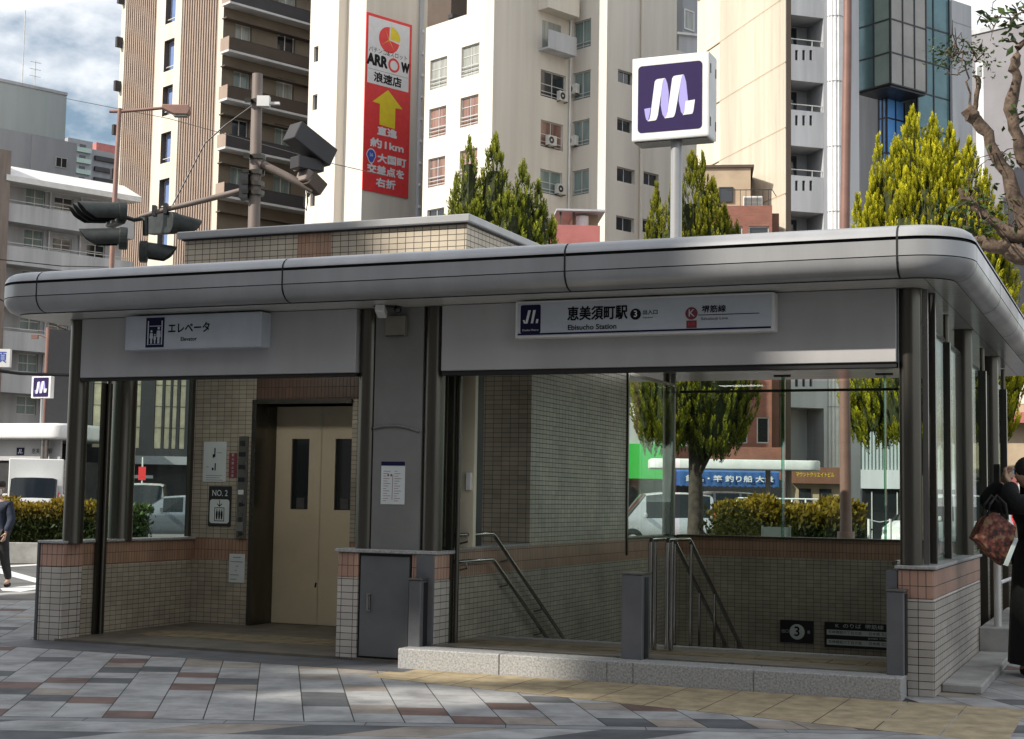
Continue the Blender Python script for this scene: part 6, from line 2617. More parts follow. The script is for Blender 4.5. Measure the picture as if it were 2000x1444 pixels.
def street_lamp(name, label, D, base_px, pts_pole, arm, head, m1, m2, r0, group=None):
    b = at(base_px[0], base_px[1], D)
    Fl = Frame((b.x, b.y, 0), 0)
    q_ = lambda px, py: Vector((at(px, py, D).x - b.x, 0, at(px, py, D).z))
    E_ = empty(name, Fl.M, label, 'street lamp', group)
    k_ = MB()
    pp_ = [q_(*v) for v in pts_pole]
    k_.tube([(pp_[0].x, 0, -.12)] + pp_, [r0 * 1.25] + [r0 * (1 - .35 * i / len(pp_)) for i in range(len(pp_))], 14)
    k_.build('pole', MT[m1], E_, smooth=50)
    k_ = MB()
    k_.tube([(q_(pts_pole[0][0], 1040).x, 0, -.12), (q_(pts_pole[0][0], 1010).x, 0, 1.05)], r0 * 1.5, 14)
    k_.build('base_sleeve', MT[m2], E_, smooth=50)
    if arm:
        k_ = MB()
        k_.tube([q_(*v) for v in arm], r0 * .55, 10)
        k_.build('arm', MT[m1], E_, smooth=50)
        x0_, y0_, x1_, y1_ = head
        a_, b_ = q_(x0_, y0_), q_(x1_, y1_)
        k_ = MB()
        k_.prism([(a_.x, -.14, a_.z), (b_.x, -.14, a_.z), (b_.x + .03, -.14, (a_.z + b_.z) / 2), (b_.x - .02, -.14, b_.z), (a_.x + .32, -.14, b_.z), (a_.x, -.14, (a_.z * .6 + b_.z * .4))], (0, .28, 0))
        k_.build('lamp_head', MT[m2], E_, bevel=.02)
        k_ = MB()
        k_.box(a_.x + .30, b_.x - .05, -.11, .11, b_.z - .035, b_.z - .003)
        k_.build('lens', MT['win_curt'], E_)
    return E_


street_lamp('street_lamp', 'salmon painted street lamp with one arm before the striped tower', 38, (222, 900), [(213, 900), (218, 520), (226, 350), (234, 212)], [(214, 218), (240, 218), (320, 211), (345, 212)], (318, 206, 370, 226), 'pole_salmon', 'pole_salmon', .075, 'street lamps')
street_lamp('street_lamp', 'brown street lamp pole rising past the fluted column at right', 22.5, (1650, 900), [(1652, 1000), (1649, 700), (1650, 440), (1655, 100), (1656, -60)], None, None, 'pole_brown', 'pole_salmon', .085, 'street lamps')
# overhead wires
for i, (lab, pts, r_) in enumerate((('thin overhead wire from the siding block across the striped tower', [(130, 193, 60), (330, 232, 50), (650, 320, 42), (760, 345, 40)], .012), ('thin overhead wire sagging above the balcony fronts at left', [(-20, 505, 40), (120, 520, 42), (215, 522, 45)], .014), ('thick dark cable at far left above the far entrance', [(-20, 722, 40), (40, 730, 41), (140, 733, 43)], .05), ('thin slanting wire across the balcony apartments at left', [(-20, 575, 36), (60, 615, 38), (130, 645, 40)], .014))):
    q = MB()
    q.tube([at(*v) for v in pts], r_, 6)
    tag(q.build('overhead_wire', MT['rubber']), lab, 'wire', 'overhead wires')
# pale name sign at the left edge, dark pole beside it
F = corner_frame(-28, 700, 40, R(0))
E = empty('station_name_sign', F.M, 'white hanging sign with blue kanji cut by the left picture edge', 'sign')
a, b = F.pix(-70, 716, 1, 0), F.pix(20, 682, 1, 0)
q = MB()
q.box(a.x, b.x, 0, .15, a.z, b.z)
q.build('board', MT['white'], E)
text('恵美須', .33, (F.pix(-24, 698, 1, 0).x, -.002, (a.z + b.z) / 2), FX, FZ, MT['blue'], E, width=1.0, bold=.006)
q = MB()
q.tube([((a.x + b.x) / 2, .07, b.z + .002), ((a.x + b.x) / 2, .07, at(0, 718, 40).z + 1.8)], .05, 8)
q.build('hanger', MT['steel_dk'], E)
F = corner_frame(93, 700, 80, 0)
E = empty('utility_pole', F.M, 'brown utility pole standing behind the small metro sign at left', 'pole')
q = MB()
q.tube([(0, 0, -.12), (0, 0, F.pix(93, 640, 1, 0).z)], .15, 12)
q.build('pole', MT['pole_brown'], E, smooth=50)
q = MB()
q.tube([(0, -.02, F.pix(93, 662, 1, 0).z), (-.45, -.02, F.pix(93, 655, 1, 0).z), (-.85, -.02, F.pix(93, 656, 1, 0).z)], .035, 8)
q.box(-.9, -.55, -.1, .06, F.pix(93, 663, 1, 0).z, F.pix(93, 655, 1, 0).z)
q.build('crossarm', MT['pole_brown'], E)
# red banner sign on a pole seen through the left glass
F = corner_frame(277, 950, 66, 0)
E = empty('red_street_sign', F.M, 'small red vertical sign on a white pole seen through the left glass', 'sign')
q = MB()
q.tube([(0, 0, -.12), (0, 0, F.pix(277, 893, 1, 0).z)], .035, 8)
q.build('pole', MT['white'], E)
q = MB()
q.box(-.16, .16, -.05, -.037, F.pix(277, 938, 1, 0).z, F.pix(277, 912, 1, 0).z)
q.build('board', MT['red'], E)
# white notice board and railings behind the back wall
F = corner_frame(1518, 1050, 21, R(2))
E = empty('notice_board', F.M, 'small white framed notice board on posts in front of the hedge', 'board')
a, b = F.pix(1491, 1060, 1, 0), F.pix(1542, 1030, 1, 0)
q = MB()
q.box(a.x, b.x, 0, .03, a.z, b.z)
q.build('board', MT['white'], E)
q = MB()
q.box(a.x - .02, a.x, -.01, .04, -.02, b.z + .02)
q.box(b.x, b.x + .02, -.01, .04, -.02, b.z + .02)
q.build('frame', MT['alu'], E)
F = corner_frame(1440, 985, 48, R(4))
E = empty('guard_rail', F.M, 'thin white pedestrian guard rail before the awning shop', 'guard rail')
q = MB()
zr, zr2 = F.pix(1500, 974, 1, 0).z, F.pix(1500, 986, 1, 0).z
xr = F.pix(1600, 975, 1, 0).x
q.tube([(0, 0, zr), (xr, 0, zr)], .025, 8)
q.tube([(0, 0, zr2), (xr, 0, zr2)], .02, 8)
q.build('rails', MT['white'], E)
for i in range(7):
    q = MB()
    q.tube([(xr * i / 6, 0, -.12), (xr * i / 6, 0, zr)], .03, 8)
    q.build('post', MT['white'], E)
F = corner_frame(1690, 1050, 23, R(0))
E = empty('chain_barrier', F.M, 'low pale posts with a chain near the corner shop behind the glass', 'barrier')
for px in (1697, 1739):
    q = MB()
    xx_ = F.pix(px, 1030, 1, 0).x
    q.tube([(xx_, 0, 0), (xx_, 0, F.pix(px, 1014, 1, 0).z)], .022, 8)
    q.build('post', MT['white'], E)
q = MB()
xa_, xb_ = F.pix(1697, 1030, 1, 0).x, F.pix(1739, 1030, 1, 0).x
zz_ = F.pix(1697, 1016, 1, 0).z
q.tube([(xa_, 0, zz_), ((xa_ + xb_) / 2, 0, zz_ - .03), (xb_, 0, zz_)], .010, 6)
q.build('chain', MT['alu'], E)
# white pipe railing and a parked bicycle beside the right wall
E = empty('pipe_railing', ST.M, 'white painted pipe railing on the concrete base right of the entrance', 'railing')
q = MB()
q.tube([(.16, 3.5, .30), (.16, 3.5, .98)], .035, 12)
q.build('post', MT['alu'], E, smooth=50)
q = MB()
q.tube([(.16, 3.5, .96), (.20, 3.9, 1.08), (.26, 4.6, 1.10), (.26, 6.3, 1.10)], .035, 12)
q.tube([(.18, 3.55, .72), (.26, 6.3, .72)], .02, 8)
q.build('rails', MT['white'], E, smooth=50)
for yy_ in (4.4, 5.4, 6.3):
    q = MB()
    q.tube([(.26, yy_, .30), (.26, yy_, 1.10)], .022, 10)
    q.build('post', MT['white'], E, smooth=50)


def bicycle(M, label):
    E_ = empty('bicycle', M, label, 'bicycle')
    for xw_ in (-.52, .52):
        k_ = MB()
        k_.tube([(xw_ + .33 * math.cos(TAU * j / 28), 0, .33 + .33 * math.sin(TAU * j / 28)) for j in range(29)], .018, 8, caps=False)
        wh = k_.build('wheel', MT['rubber'], E_, smooth=60)
        k_ = MB()
        k_.tube([(xw_ + .30 * math.cos(TAU * j / 28), 0, .33 + .30 * math.sin(TAU * j / 28)) for j in range(29)], .009, 6, caps=False)
        for j in range(14):
            a = TAU * j / 14
            k_.tube([(xw_, 0, .33), (xw_ + .30 * math.cos(a), 0, .33 + .30 * math.sin(a))], .002, 4)
        k_.build('rim', MT['steel_br'], wh)
        k_ = MB()
        k_.tube([(xw_ + .37 * math.cos(R(a)), 0, .33 + .37 * math.sin(R(a))) for a in range(10, 175, 15)], .022, 8)
        k_.build('mudguard', MT['alu'], E_, smooth=60)
    k_ = MB()
    for a_, b_ in (((-.52, 0, .33), (-.12, 0, .30)), ((-.52, 0, .33), (-.2, 0, .72)), ((-.12, 0, .30), (-.22, 0, .85)), ((-.12, 0, .30), (.38, 0, .80)), ((-.16, 0, .55), (.38, 0, .82)), ((.38, 0, .92), (.52, 0, .33))):
        k_.tube([a_, b_], .018, 8)
    k_.build('frame', MT['alu'], E_, smooth=60)
    k_ = MB()
    k_.sphere((-.24, 0, .90), (.14, .09, .045))
    k_.build('saddle', MT['rubber'], E_, smooth=60)
    k_ = MB()
    k_.tube([(.36, 0, .92), (.34, 0, 1.02), (.30, .26, 1.04), (.14, .28, 1.02)], .012, 8)
    k_.tube([(.34, 0, 1.02), (.30, -.26, 1.04), (.14, -.28, 1.02)], .012, 8)
    k_.build('handlebar', MT['steel_br'], E_, smooth=60)
    k_ = MB()
    for zz_ in (.70, .78, .86, .94):
        k_.tube([(.45, -.15, zz_), (.75, -.15, zz_), (.75, .15, zz_), (.45, .15, zz_), (.45, -.15, zz_)], .005, 5)
    for xx_, yy_ in ((.45, -.15), (.55, -.15), (.65, -.15), (.75, -.15), (.75, 0), (.75, .15), (.45, .15)):
        k_.tube([(xx_, yy_, .70), (xx_, yy_, .94)], .004, 5)
    k_.build('basket', MT['alu'], E_)
    return E_


bicycle(ST.M @ Matrix.Translation((.62, 5.0, .002)) @ Matrix.Rotation(R(78), 4, 'Z'), 'silver bicycle with wire basket parked behind the white pipe railing')
F = corner_frame(1990, 920, 30, 0)
E = empty('parking_sign', F.M, 'round blue parking sign at the right edge', 'sign')
q = MB()
cz = F.pix(1992, 920, 1, 0)
q.prism([(cz.x + a, 0, cz.z + b) for a, b in circ(.12, 24)], (0, .02, 0))
d_ = q.build('disc', mat('sign blue', (.03, .14, .55), .4, 0, 0), E)
text('P', .17, (cz.x, -.001, cz.z), FX, FZ, MT['white_sign'], d_, bold=.003)
q = MB()
q.tube([(cz.x, .05, -.12), (cz.x, .05, cz.z + .1)], .025, 8)
q.build('pole', MT['alu'], E)
F = corner_frame(1925, 940, 50, R(10))
E = empty('red_shop_banner', F.M, 'long faded red banner over a shop behind the right edge of the station', 'banner')
q = MB()
q.box(0, 3.2, 0, .05, F.pix(1960, 948, 1, 0).z, F.pix(1960, 932, 1, 0).z)
q.build('cloth', MT['pink_wall'], E)
for xx_ in (.05, 3.1):
    q = MB()
    q.tube([(xx_, .08, -.12), (xx_, .08, F.pix(1960, 930, 1, 0).z)], .03, 8)
    q.build('pole', MT['alu'], E)

# ================================================================== VEHICLES
def wheel(E_, x, y, r=.30, w_=.19):
    k_ = MB()
    k_.loft([[(x + rr * math.cos(TAU * j / 24), y + s_, r + rr * math.sin(TAU * j / 24)) for j in range(24)] for rr, s_ in ((r * .62, -w_ / 2), (r * .93, -w_ / 2), (r, -w_ * .35), (r, w_ * .35), (r * .93, w_ / 2), (r * .62, w_ / 2))], caps=False)
    wh = k_.build('wheel', MT['rubber'], E_, smooth=40)
    k_ = MB()
    k_.loft([[(x + rr * math.cos(TAU * j / 24), y + s_, r + rr * math.sin(TAU * j / 24)) for j in range(24)] for rr, s_ in ((r * .62, -w_ * .45), (r * .5, -w_ * .3), (r * .15, -w_ * .42))])
    k_.loft([[(x + rr * math.cos(TAU * j / 24), y + s_, r + rr * math.sin(TAU * j / 24)) for j in range(24)] for rr, s_ in ((r * .15, w_ * .42), (r * .5, w_ * .3), (r * .62, w_ * .45))])
    k_.build('rim', MT['alu'], wh, smooth=40)


def car(M, label, paint, stations, cat='car', wheels=(), name='parked_car', wr=.30, bumper=True):
    """stations: (x, half width, z sill, z belt, z roof, half width of roof, glass flag of the stretch that follows: s side window, w screen, n body)"""
    E_ = empty(name, M, label, cat)
    rings = []
    for (x, hw, zs, zb_, zr_, hr, fl_) in stations:
        rings.append([(x, -hw * .92, zs), (x, -hw, zs + .12), (x, -hw * 1.01, (zs + zb_) / 2), (x, -hw, zb_ - .10), (x, -hw * .97, zb_), (x, -hr, zr_ - .05), (x, -hr * .82, zr_), (x, 0, zr_ + .015), (x, hr * .82, zr_), (x, hr, zr_ - .05), (x, hw * .97, zb_), (x, hw, zb_ - .10), (x, hw * 1.01, (zs + zb_) / 2), (x, hw, zs + .12), (x, hw * .92, zs)])
    b_, gw, gs_ = MB(), [], MB()
    n = 15
    for k in range(len(rings) - 1):
        fl_ = stations[k][6]
        scr = MB()
        for j in range(n):
            quad_ = [rings[k][j], rings[k][(j + 1) % n], rings[k + 1][(j + 1) % n], rings[k + 1][j]]
            if fl_ == 's' and j in (4, 9):
                gs_.poly(quad_)
            elif fl_ == 'w' and j in (5, 6, 7, 8):
                scr.poly(quad_)
            else:
                b_.poly(quad_)
        if scr.f:
            gw.append(scr)
    b_.poly(list(reversed(rings[0])))
    b_.poly(rings[-1])
    b_.build('body', paint, E_, smooth=38)
    for scr in gw:
        scr.build('windscreen', MT['car_glass'], E_, smooth=38)
    half = len(gs_.f) // 2
    for par_ in (0, 1):
        sd_ = MB()
        for i, f in enumerate(gs_.f):
            if i % 2 == par_:
                sd_.poly([gs_.v[q_] for q_ in f])
        if sd_.f:
            sd_.build('side_windows', MT['car_glass'], E_)
    for x, y in wheels:
        wheel(E_, x, y, wr)
        k_ = MB()
        hw = stations[len(stations) // 2][1]
        sg = 1 if y > 0 else -1
        k_.prism([(x + (wr + .06) * math.cos(R(a)), sg * (hw + .004), wr + .03 + (wr + .05) * math.sin(R(a))) for a in range(0, 181, 15)], (0, -sg * .02, 0))
        k_.build('wheel_arch', MT['rubber'], E_)
    x0_, x1_ = stations[0], stations[-1]
    for sgn in (-1, 1):
        k_ = MB()
        k_.obox(Matrix.Translation((x1_[0] - .03, sgn * x1_[1] * .80, x1_[3] - .12)), .12, x1_[1] * .34, .15)
        k_.build('headlight', MT['lamp_glass'], E_, bevel=.03)
        k_ = MB()
        k_.obox(Matrix.Translation((x0_[0] + .02, sgn * x0_[1] * .93, x0_[3] + .02)), .10, .13, .40)
        k_.build('tail_light', MT['red'], E_, bevel=.02)
        xm_ = [s_ for s_ in stations if s_[6] == 'w'][-1]
        k_ = MB()
        k_.obox(Matrix.Translation((xm_[0] + .05, sgn * (xm_[1] + .11), xm_[3] + .10)), .10, .20, .15)
        k_.build('mirror', paint, E_, bevel=.03)
    if bumper:
        for (xx_, st_, dr) in ((x0_[0], x0_, -1), (x1_[0], x1_, 1)):
            k_ = MB()
            k_.obox(Matrix.Translation((xx_ + dr * .03, 0, st_[2] + .16)), .10, st_[1] * 1.9, .20)
            bp_o = k_.build('bumper', paint, E_, bevel=.03)
            k_ = MB()
            k_.obox(Matrix.Translation((xx_ + dr * .085, 0, st_[2] + .20)), .012, .33, .165)
            k_.build('number_plate', MT['white'], bp_o)
            k_ = MB()
            k_.obox(Matrix.Translation((xx_ + dr * .075, 0, st_[2] + .06)), .02, st_[1] * 1.2, .06)
            k_.build('grille', MT['rubber'], bp_o)
    return E_


MT['car_glass'] = mat('car window glass', (0.010, 0.013, 0.015), 0.06, 0.0, 0, spec=.45)
MT['lamp_glass'] = mat('headlamp glass', (0.55, 0.57, 0.58), 0.12, 0.6, 0)
PS = mat('silver car paint', (0.55, 0.56, 0.58), 0.25, 0.4, 0.03, 2, coat=.6)
PW = mat('white car paint', (0.66, 0.67, 0.66), 0.25, 0.0, 0.03, 2, coat=.6)
PG = mat('grey car paint', (0.20, 0.22, 0.25), 0.25, 0.5, 0.03, 2, coat=.6)
PD = mat('dark car paint', (0.10, 0.10, 0.11), 0.25, 0.3, 0.03, 2, coat=.6)
wagon = [(-1.72, .70, .30, 1.02, 1.10, .62, 'w'), (-1.62, .73, .26, 1.04, 1.74, .64, 'n'), (-1.52, .74, .25, 1.04, 1.80, .65, 's'), (-.86, .74, .24, 1.03, 1.86, .66, 'n'), (-.78, .74, .24, 1.03, 1.865, .66, 's'), (.02, .74, .24, 1.01, 1.87, .66, 'n'), (.10, .74, .24, 1.01, 1.865, .66, 's'), (.66, .74, .24, 1.0, 1.80, .65, 'w'), (1.28, .73, .24, .98, 1.03, .63, 'n'), (1.64, .69, .28, .82, .88, .55, 'n'), (1.72, .60, .34, .68, .72, .48, 'n')]
van = [(-2.0, .82, .32, 1.10, 1.2, .72, 'w'), (-1.9, .84, .28, 1.12, 1.84, .73, 'n'), (-1.8, .84, .27, 1.12, 1.90, .74, 's'), (-.75, .84, .27, 1.10, 1.94, .75, 'n'), (-.66, .84, .27, 1.10, 1.945, .75, 's'), (.28, .84, .27, 1.08, 1.94, .75, 'n'), (.37, .84, .27, 1.08, 1.935, .75, 's'), (1.0, .84, .27, 1.06, 1.86, .73, 'w'), (1.72, .82, .28, 1.02, 1.06, .70, 'n'), (2.05, .76, .32, .82, .86, .62, 'n')]
sedan = [(-2.1, .74, .34, .82, .94, .6, 'n'), (-1.62, .80, .28, .96, 1.0, .66, 'w'), (-1.1, .84, .26, .97, 1.42, .62, 'n'), (-1.02, .84, .26, .97, 1.44, .62, 's'), (-.22, .85, .25, .96, 1.50, .63, 'n'), (-.14, .85, .25, .96, 1.50, .63, 's'), (.5, .85, .25, .95, 1.45, .61, 'w'), (1.2, .84, .25, .94, .98, .66, 'n'), (1.9, .80, .28, .84, .90, .6, 'n'), (2.15, .70, .34, .66, .72, .5, 'n')]
def park(px, v_, rot, label, paint, st_, cat, wx, wy, name, wr=.30, du=0.0):
    p_ = at(px, 1000, v_)
    return car(Matrix.Translation((p_.x + du, p_.y, -.12)) @ Matrix.Rotation(R(rot), 4, 'Z'), label, paint, st_, cat, [(a, b) for a in wx for b in (-wy, wy)], name, wr)
park(1292, 51, 186, 'silver tall wagon parked behind the glass left of the conifer trunk', PS, wagon, 'car', (-1.15, 1.12), .67, 'parked_car', .29)
park(1392, 54, 200, 'dark van showing its side windows behind the conifer trunk', PD, van, 'van', (-1.3, 1.3), .77, 'parked_van')
park(1852, 50, 200, 'white van seen through the right side glass of the stairs', PW, van, 'van', (-1.3, 1.3), .77, 'parked_van')
park(318, 50, 190, 'grey car seen through the left glass of the lift lobby', PG, sedan, 'car', (-1.35, 1.38), .78, 'parked_car', .31, .55)
park(282, 60, -80, 'white van facing the camera behind the grey car', PW, van, 'van', (-1.3, 1.3), .77, 'parked_van')
# box truck behind the hedge at left, its cab towards the camera
p_ = at(66, 985, 57)
TM = Matrix.Translation((p_.x, p_.y, -.12)) @ Matrix.Rotation(R(-76), 4, 'Z')
cab = [(-.55, .90, .50, 1.30, 2.02, .82, 'n'), (-.35, .90, .48, 1.30, 2.06, .83, 's'), (.38, .90, .46, 1.28, 2.06, .83, 'w'), (.80, .90, .46, 1.22, 1.30, .84, 'n'), (.88, .86, .50, 1.05, 1.12, .80, 'n')]
Et = car(TM, 'white light truck with cargo box behind the golden hedge at left', PW, cab, 'truck', [(.15, -.80), (.15, .80), (-2.9, -.80), (-2.9, .80)], 'box_truck', .36, False)
q = MB()
q.box(-4.4, -.62, -1.0, 1.0, .72, 2.80)
q.build('cargo_box', PW, Et, bevel=.03)
q = MB()
q.box(-4.3, -.5, -.4, .4, .45, .71)
q.build('chassis', MT['rubber'], Et)
q = MB()
q.box(.885, .90, -.60, .60, .80, .98)
q.build('grille', MT['alu_dk'], Et)
q = MB()
q.obox(Matrix.Translation((.92, 0, .56)), .14, 1.74, .24)
q.build('bumper', MT['alu'], Et, bevel=.03)
q = MB()
for i in range(5):
    q.box(.884, .888, -.55 + i * .22, -.42 + i * .22, 1.06, 1.16)
q.build('lettering_strip', MT['ink'], Et)

# ================================================================== PEOPLE
def skin(name, joints, edges, mats, parent, M=None, sub=2, root=0):
    """one continuous surface grown round a jointed skeleton; joints = {key: (x, y, z, rx[, ry])}"""
    keys = list(joints)
    me = bpy.data.meshes.new(name)
    me.from_pydata([joints[k][:3] for k in keys], [(keys.index(a), keys.index(b)) for a, b in edges], [])
    me.materials.append(mats)
    o = bpy.data.objects.new(name, me)
    COL.objects.link(o)
    if parent is not None:
        o.parent = parent
    if M is not None:
        o.matrix_local = M
    md = o.modifiers.new('skin', 'SKIN')
    md.use_smooth_shade = True
    if not me.skin_vertices:
        bm = bmesh.new()
        bm.from_mesh(me)
        bm.verts.layers.skin.verify()
        bm.to_mesh(me)
        bm.free()
    for i, k in enumerate(keys):
        r_ = joints[k][3:]
        me.skin_vertices[0].data[i].radius = (r_[0], r_[1] if len(r_) > 1 else r_[0])
        me.skin_vertices[0].data[i].use_root = (i == root)
    sd = o.modifiers.new('smooth', 'SUBSURF')
    sd.levels = sub
    sd.render_levels = sub
    return o


MT['skin_tone'] = mat('skin', (0.50, 0.32, 0.23), 0.5, 0, 0.05, 20)
MT['hair_black'] = mat('black hair', (0.012, 0.010, 0.010), 0.5, 0, 0.2, 40)
MT['cloth_navy'] = mat('navy jacket cloth', (0.018, 0.026, 0.048), 0.8, 0, 0.2, 12, .4, 60)
MT['cloth_char'] = mat('charcoal trousers', (0.030, 0.028, 0.030), 0.85, 0, 0.15, 12, .3, 60)
MT['cloth_black'] = mat('black coat cloth', (0.0035, 0.0035, 0.004), 0.9, 0, 0.1, 12, .4, 60)
MT['mask_white'] = mat('white face mask', (0.75, 0.73, 0.72), 0.8, 0, 0.03)


def hand(name, parent, c, d, side, up, mats, curl=.6, s=1.0):
    """palm with four bent fingers and a thumb; d points along the fingers, side towards the thumb, up out of the back"""
    d, side, up = Vector(d).normalized(), Vector(side).normalized(), Vector(up).normalized()
    c = Vector(c)
    j = {'w': (*c, .022 * s, .017 * s), 'p': (*(c + d * .05 * s), .030 * s, .014 * s), 'k': (*(c + d * .085 * s), .030 * s, .012 * s)}
    e = [('w', 'p'), ('p', 'k')]
    for i, (o_, ln) in enumerate(((.030, .068), (.010, .076), (-.010, .070), (-.029, .055))):
        b = c + (d * .09 + side * o_) * s
        p_ = b
        dd = d.copy()
        pk = 'k'
        for q_ in range(3):
            dd = (dd - up * curl * (.55 if q_ else .25)).normalized()
            p_ = p_ + dd * (ln * (.46, .32, .25)[q_]) * s
            kk = f'f{i}{q_}'
            j[kk] = (*p_, (.0085, .008, .0065)[q_] * s)
            e.append((pk, kk))
            pk = kk
    t0 = c + (d * .035 + side * .028) * s
    t1 = t0 + (side * .75 + d * .7 - up * .2).normalized() * .034 * s
    t2 = t1 + (side * .3 + d * .9 - up * .4).normalized() * .028 * s
    j['t0'], j['t1'], j['t2'] = (*t0, .013 * s), (*t1, .0095 * s), (*t2, .0075 * s)
    e += [('p', 't0'), ('t0', 't1'), ('t1', 't2')]
    return skin(name, j, e, mats, parent, sub=1)


def head_mesh(E_, c, face, mats, s=1.0):
    """head facing 'face' (unit horizontal), centre at c: skull, jaw, nose, ears, eyes, mouth in one mesh"""
    f = Vector(face).normalized()
    r_ = Vector((f.y, -f.x, 0)) * -1
    u = Vector((0, 0, 1))
    c = Vector(c)
    k = MB()
    rings = []
    for i in range(15):
        th = math.pi * i / 14
        z = -math.cos(th)
        rad = math.sin(th)
        wx = .076 * (1 if z > -.2 else 1 - .28 * (-.2 - z) / .8)
        wf = .098 * (1 if z > -.2 else 1 - .12 * (-.2 - z) / .8)
        rg = []
        for j in range(20):
            a = TAU * j / 20
            x_, y_ = math.cos(a) * rad * wx, math.sin(a) * rad * wf
            if y_ > 0 and z < -.15:
                y_ *= 1.02
            if abs(a - math.pi / 2) < .25 and -.32 < z < .05:
                y_ += .018 * (1 - abs(z + .2) / .3)
            if abs(abs(a - math.pi / 2) - .42) < .16 and abs(z - .02) < .12:
                y_ -= .007
            rg.append(c + (r_ * x_ + f * y_ + u * (z * .118)) * s)
        rings.append(rg)
    k.loft(rings, caps=False)
    for sg in (-1, 1):
        k.sphere(c + (r_ * .076 * sg + f * -.005 + u * -.01) * s, (.014 * s, .022 * s, .032 * s), 0, 8, 6)
        k.sphere(c + (r_ * .031 * sg + f * .086 + u * .006) * s, .010 * s, 1, 8, 6)
    k.sphere(c + (f * .086 + u * -.062) * s, (.024 * s, .010 * s, .006 * s), 2, 8, 6)
    return k.build('head', [mats, MT['ink'], MT['maroon']], E_, smooth=60)


# walker at the left edge: cap, mask, navy jacket, dark trousers, striding towards the camera
pf = at(-8, 1133, 24.6)
E = empty('person', Matrix.Translation((pf.x, pf.y, -.12)) @ Matrix.Rotation(R(-12), 4, 'Z'), 'person in a dark cap, white mask and navy jacket walking on the road at left', 'person')
J = {'pel': (0, 0, .90, .125, .095), 'abd': (0, .0, 1.04, .125, .09), 'che': (0, .01, 1.22, .145, .10), 'sh': (0, .01, 1.36, .10, .08), 'nk': (0, .0, 1.44, .05), 'hd': (0, -.02, 1.50, .05),
     'sl': (-.17, .01, 1.35, .055), 'el': (-.24, .05, 1.09, .042), 'wl': (-.22, -.05, .86, .030), 'sr': (.17, .01, 1.35, .055), 'er': (.25, -.02, 1.10, .042), 'wr': (.23, -.16, .90, .030),
     'hl': (-.09, 0, .86, .085), 'kl': (-.10, -.16, .50, .060), 'al': (-.10, -.10, .09, .040), 'tl': (-.11, -.25, .04, .035), 'hr': (.09, 0, .86, .085), 'kr': (.10, .06, .48, .060), 'ar': (.10, .22, .12, .040), 'tr': (.11, .10, .04, .035)}
BE = [('pel', 'abd'), ('abd', 'che'), ('che', 'sh'), ('sh', 'nk'), ('nk', 'hd'), ('sh', 'sl'), ('sl', 'el'), ('el', 'wl'), ('sh', 'sr'), ('sr', 'er'), ('er', 'wr'), ('pel', 'hl'), ('hl', 'kl'), ('kl', 'al'), ('al', 'tl'), ('pel', 'hr'), ('hr', 'kr'), ('kr', 'ar'), ('ar', 'tr')]
skin('body', J, BE, MT['skin_tone'], E)
head_mesh(E, (0, -.03, 1.60), (0, -1, 0), MT['skin_tone'])
def bigger(keys, k, add=.0):
    return {q_: (*J[q_][:3], *[r_ * k + add for r_ in J[q_][3:]]) for q_ in keys}
skin('jacket', bigger(['abd', 'pel', 'che', 'sh', 'sl', 'el', 'wl', 'sr', 'er', 'wr'], 1.22, .018), [('abd', 'pel'), ('abd', 'che'), ('che', 'sh'), ('sh', 'sl'), ('sl', 'el'), ('el', 'wl'), ('sh', 'sr'), ('sr', 'er'), ('er', 'wr')], MT['cloth_navy'], E)
skin('trousers', bigger(['pel', 'hl', 'kl', 'al', 'hr', 'kr', 'ar'], 1.12, .016), [('pel', 'hl'), ('hl', 'kl'), ('kl', 'al'), ('pel', 'hr'), ('hr', 'kr'), ('kr', 'ar')], MT['cloth_char'], E)
for a, b in (('al', 'tl'), ('ar', 'tr')):
    skin('shoe', {'h': (*[J[a][0], J[a][1] + .03, .05], .045), 'm': (*[(J[a][0] + J[b][0]) / 2, (J[a][1] + J[b][1]) / 2 - .02, .045], .045), 't': (*J[b][:3], .035)}, [('h', 'm'), ('m', 't')], MT['rubber'], E)
hand('hand', E, J['wl'][:3], (0, -.2, -1), (.4, -.9, 0), (-1, -.1, 0), MT['skin_tone'])
hand('hand', E, J['wr'][:3], (0, -.4, -1), (-.4, -.9, 0), (1, -.1, 0), MT['skin_tone'])
k = MB()
for i in range(7):
    pass
k.loft([[(.094 * f_ * math.cos(TAU * j / 20), -.02 + .115 * f_ * math.sin(TAU * j / 20), z) for j in range(20)] for f_, z in ((1.0, 1.635), (1.02, 1.67), (.93, 1.715), (.6, 1.74), (.05, 1.745))])
k.loft([[(.075 * math.cos(R(a)), -.02 + (-.11 + ext * math.sin(R(a))), z) for a in range(180, 361, 15)] for ext, z in ((.0, 1.642), (.09, 1.628), (.085, 1.620), (.0, 1.632))], close=False)
k.build('cap', MT['cloth_char'], E, smooth=60)
k = MB()
k.loft([[(x_, -.03 - y_, z) for x_, y_ in ((-.074, .03), (-.05, .082), (-.018, .108), (.018, .108), (.05, .082), (.074, .03))] for z in (1.598, 1.57, 1.535)] + [[(x_ * .7, -.03 - y_ * .8, 1.505) for x_, y_ in ((-.074, .03), (-.05, .082), (-.018, .108), (.018, .108), (.05, .082), (.074, .03))]], close=False)
k.build('face_mask', MT['mask_white'], E, smooth=80)

# figure in black at the right edge, raising a phone, patterned bag on the arm
pf = at(2036, 1318, 13.15)
E = empty('person', Matrix.Translation((pf.x, pf.y, 0)) @ Matrix.Rotation(R(-75), 4, 'Z') @ Matrix.Scale(1.09, 4), 'person in a long black coat raising a phone at the right picture edge', 'person')
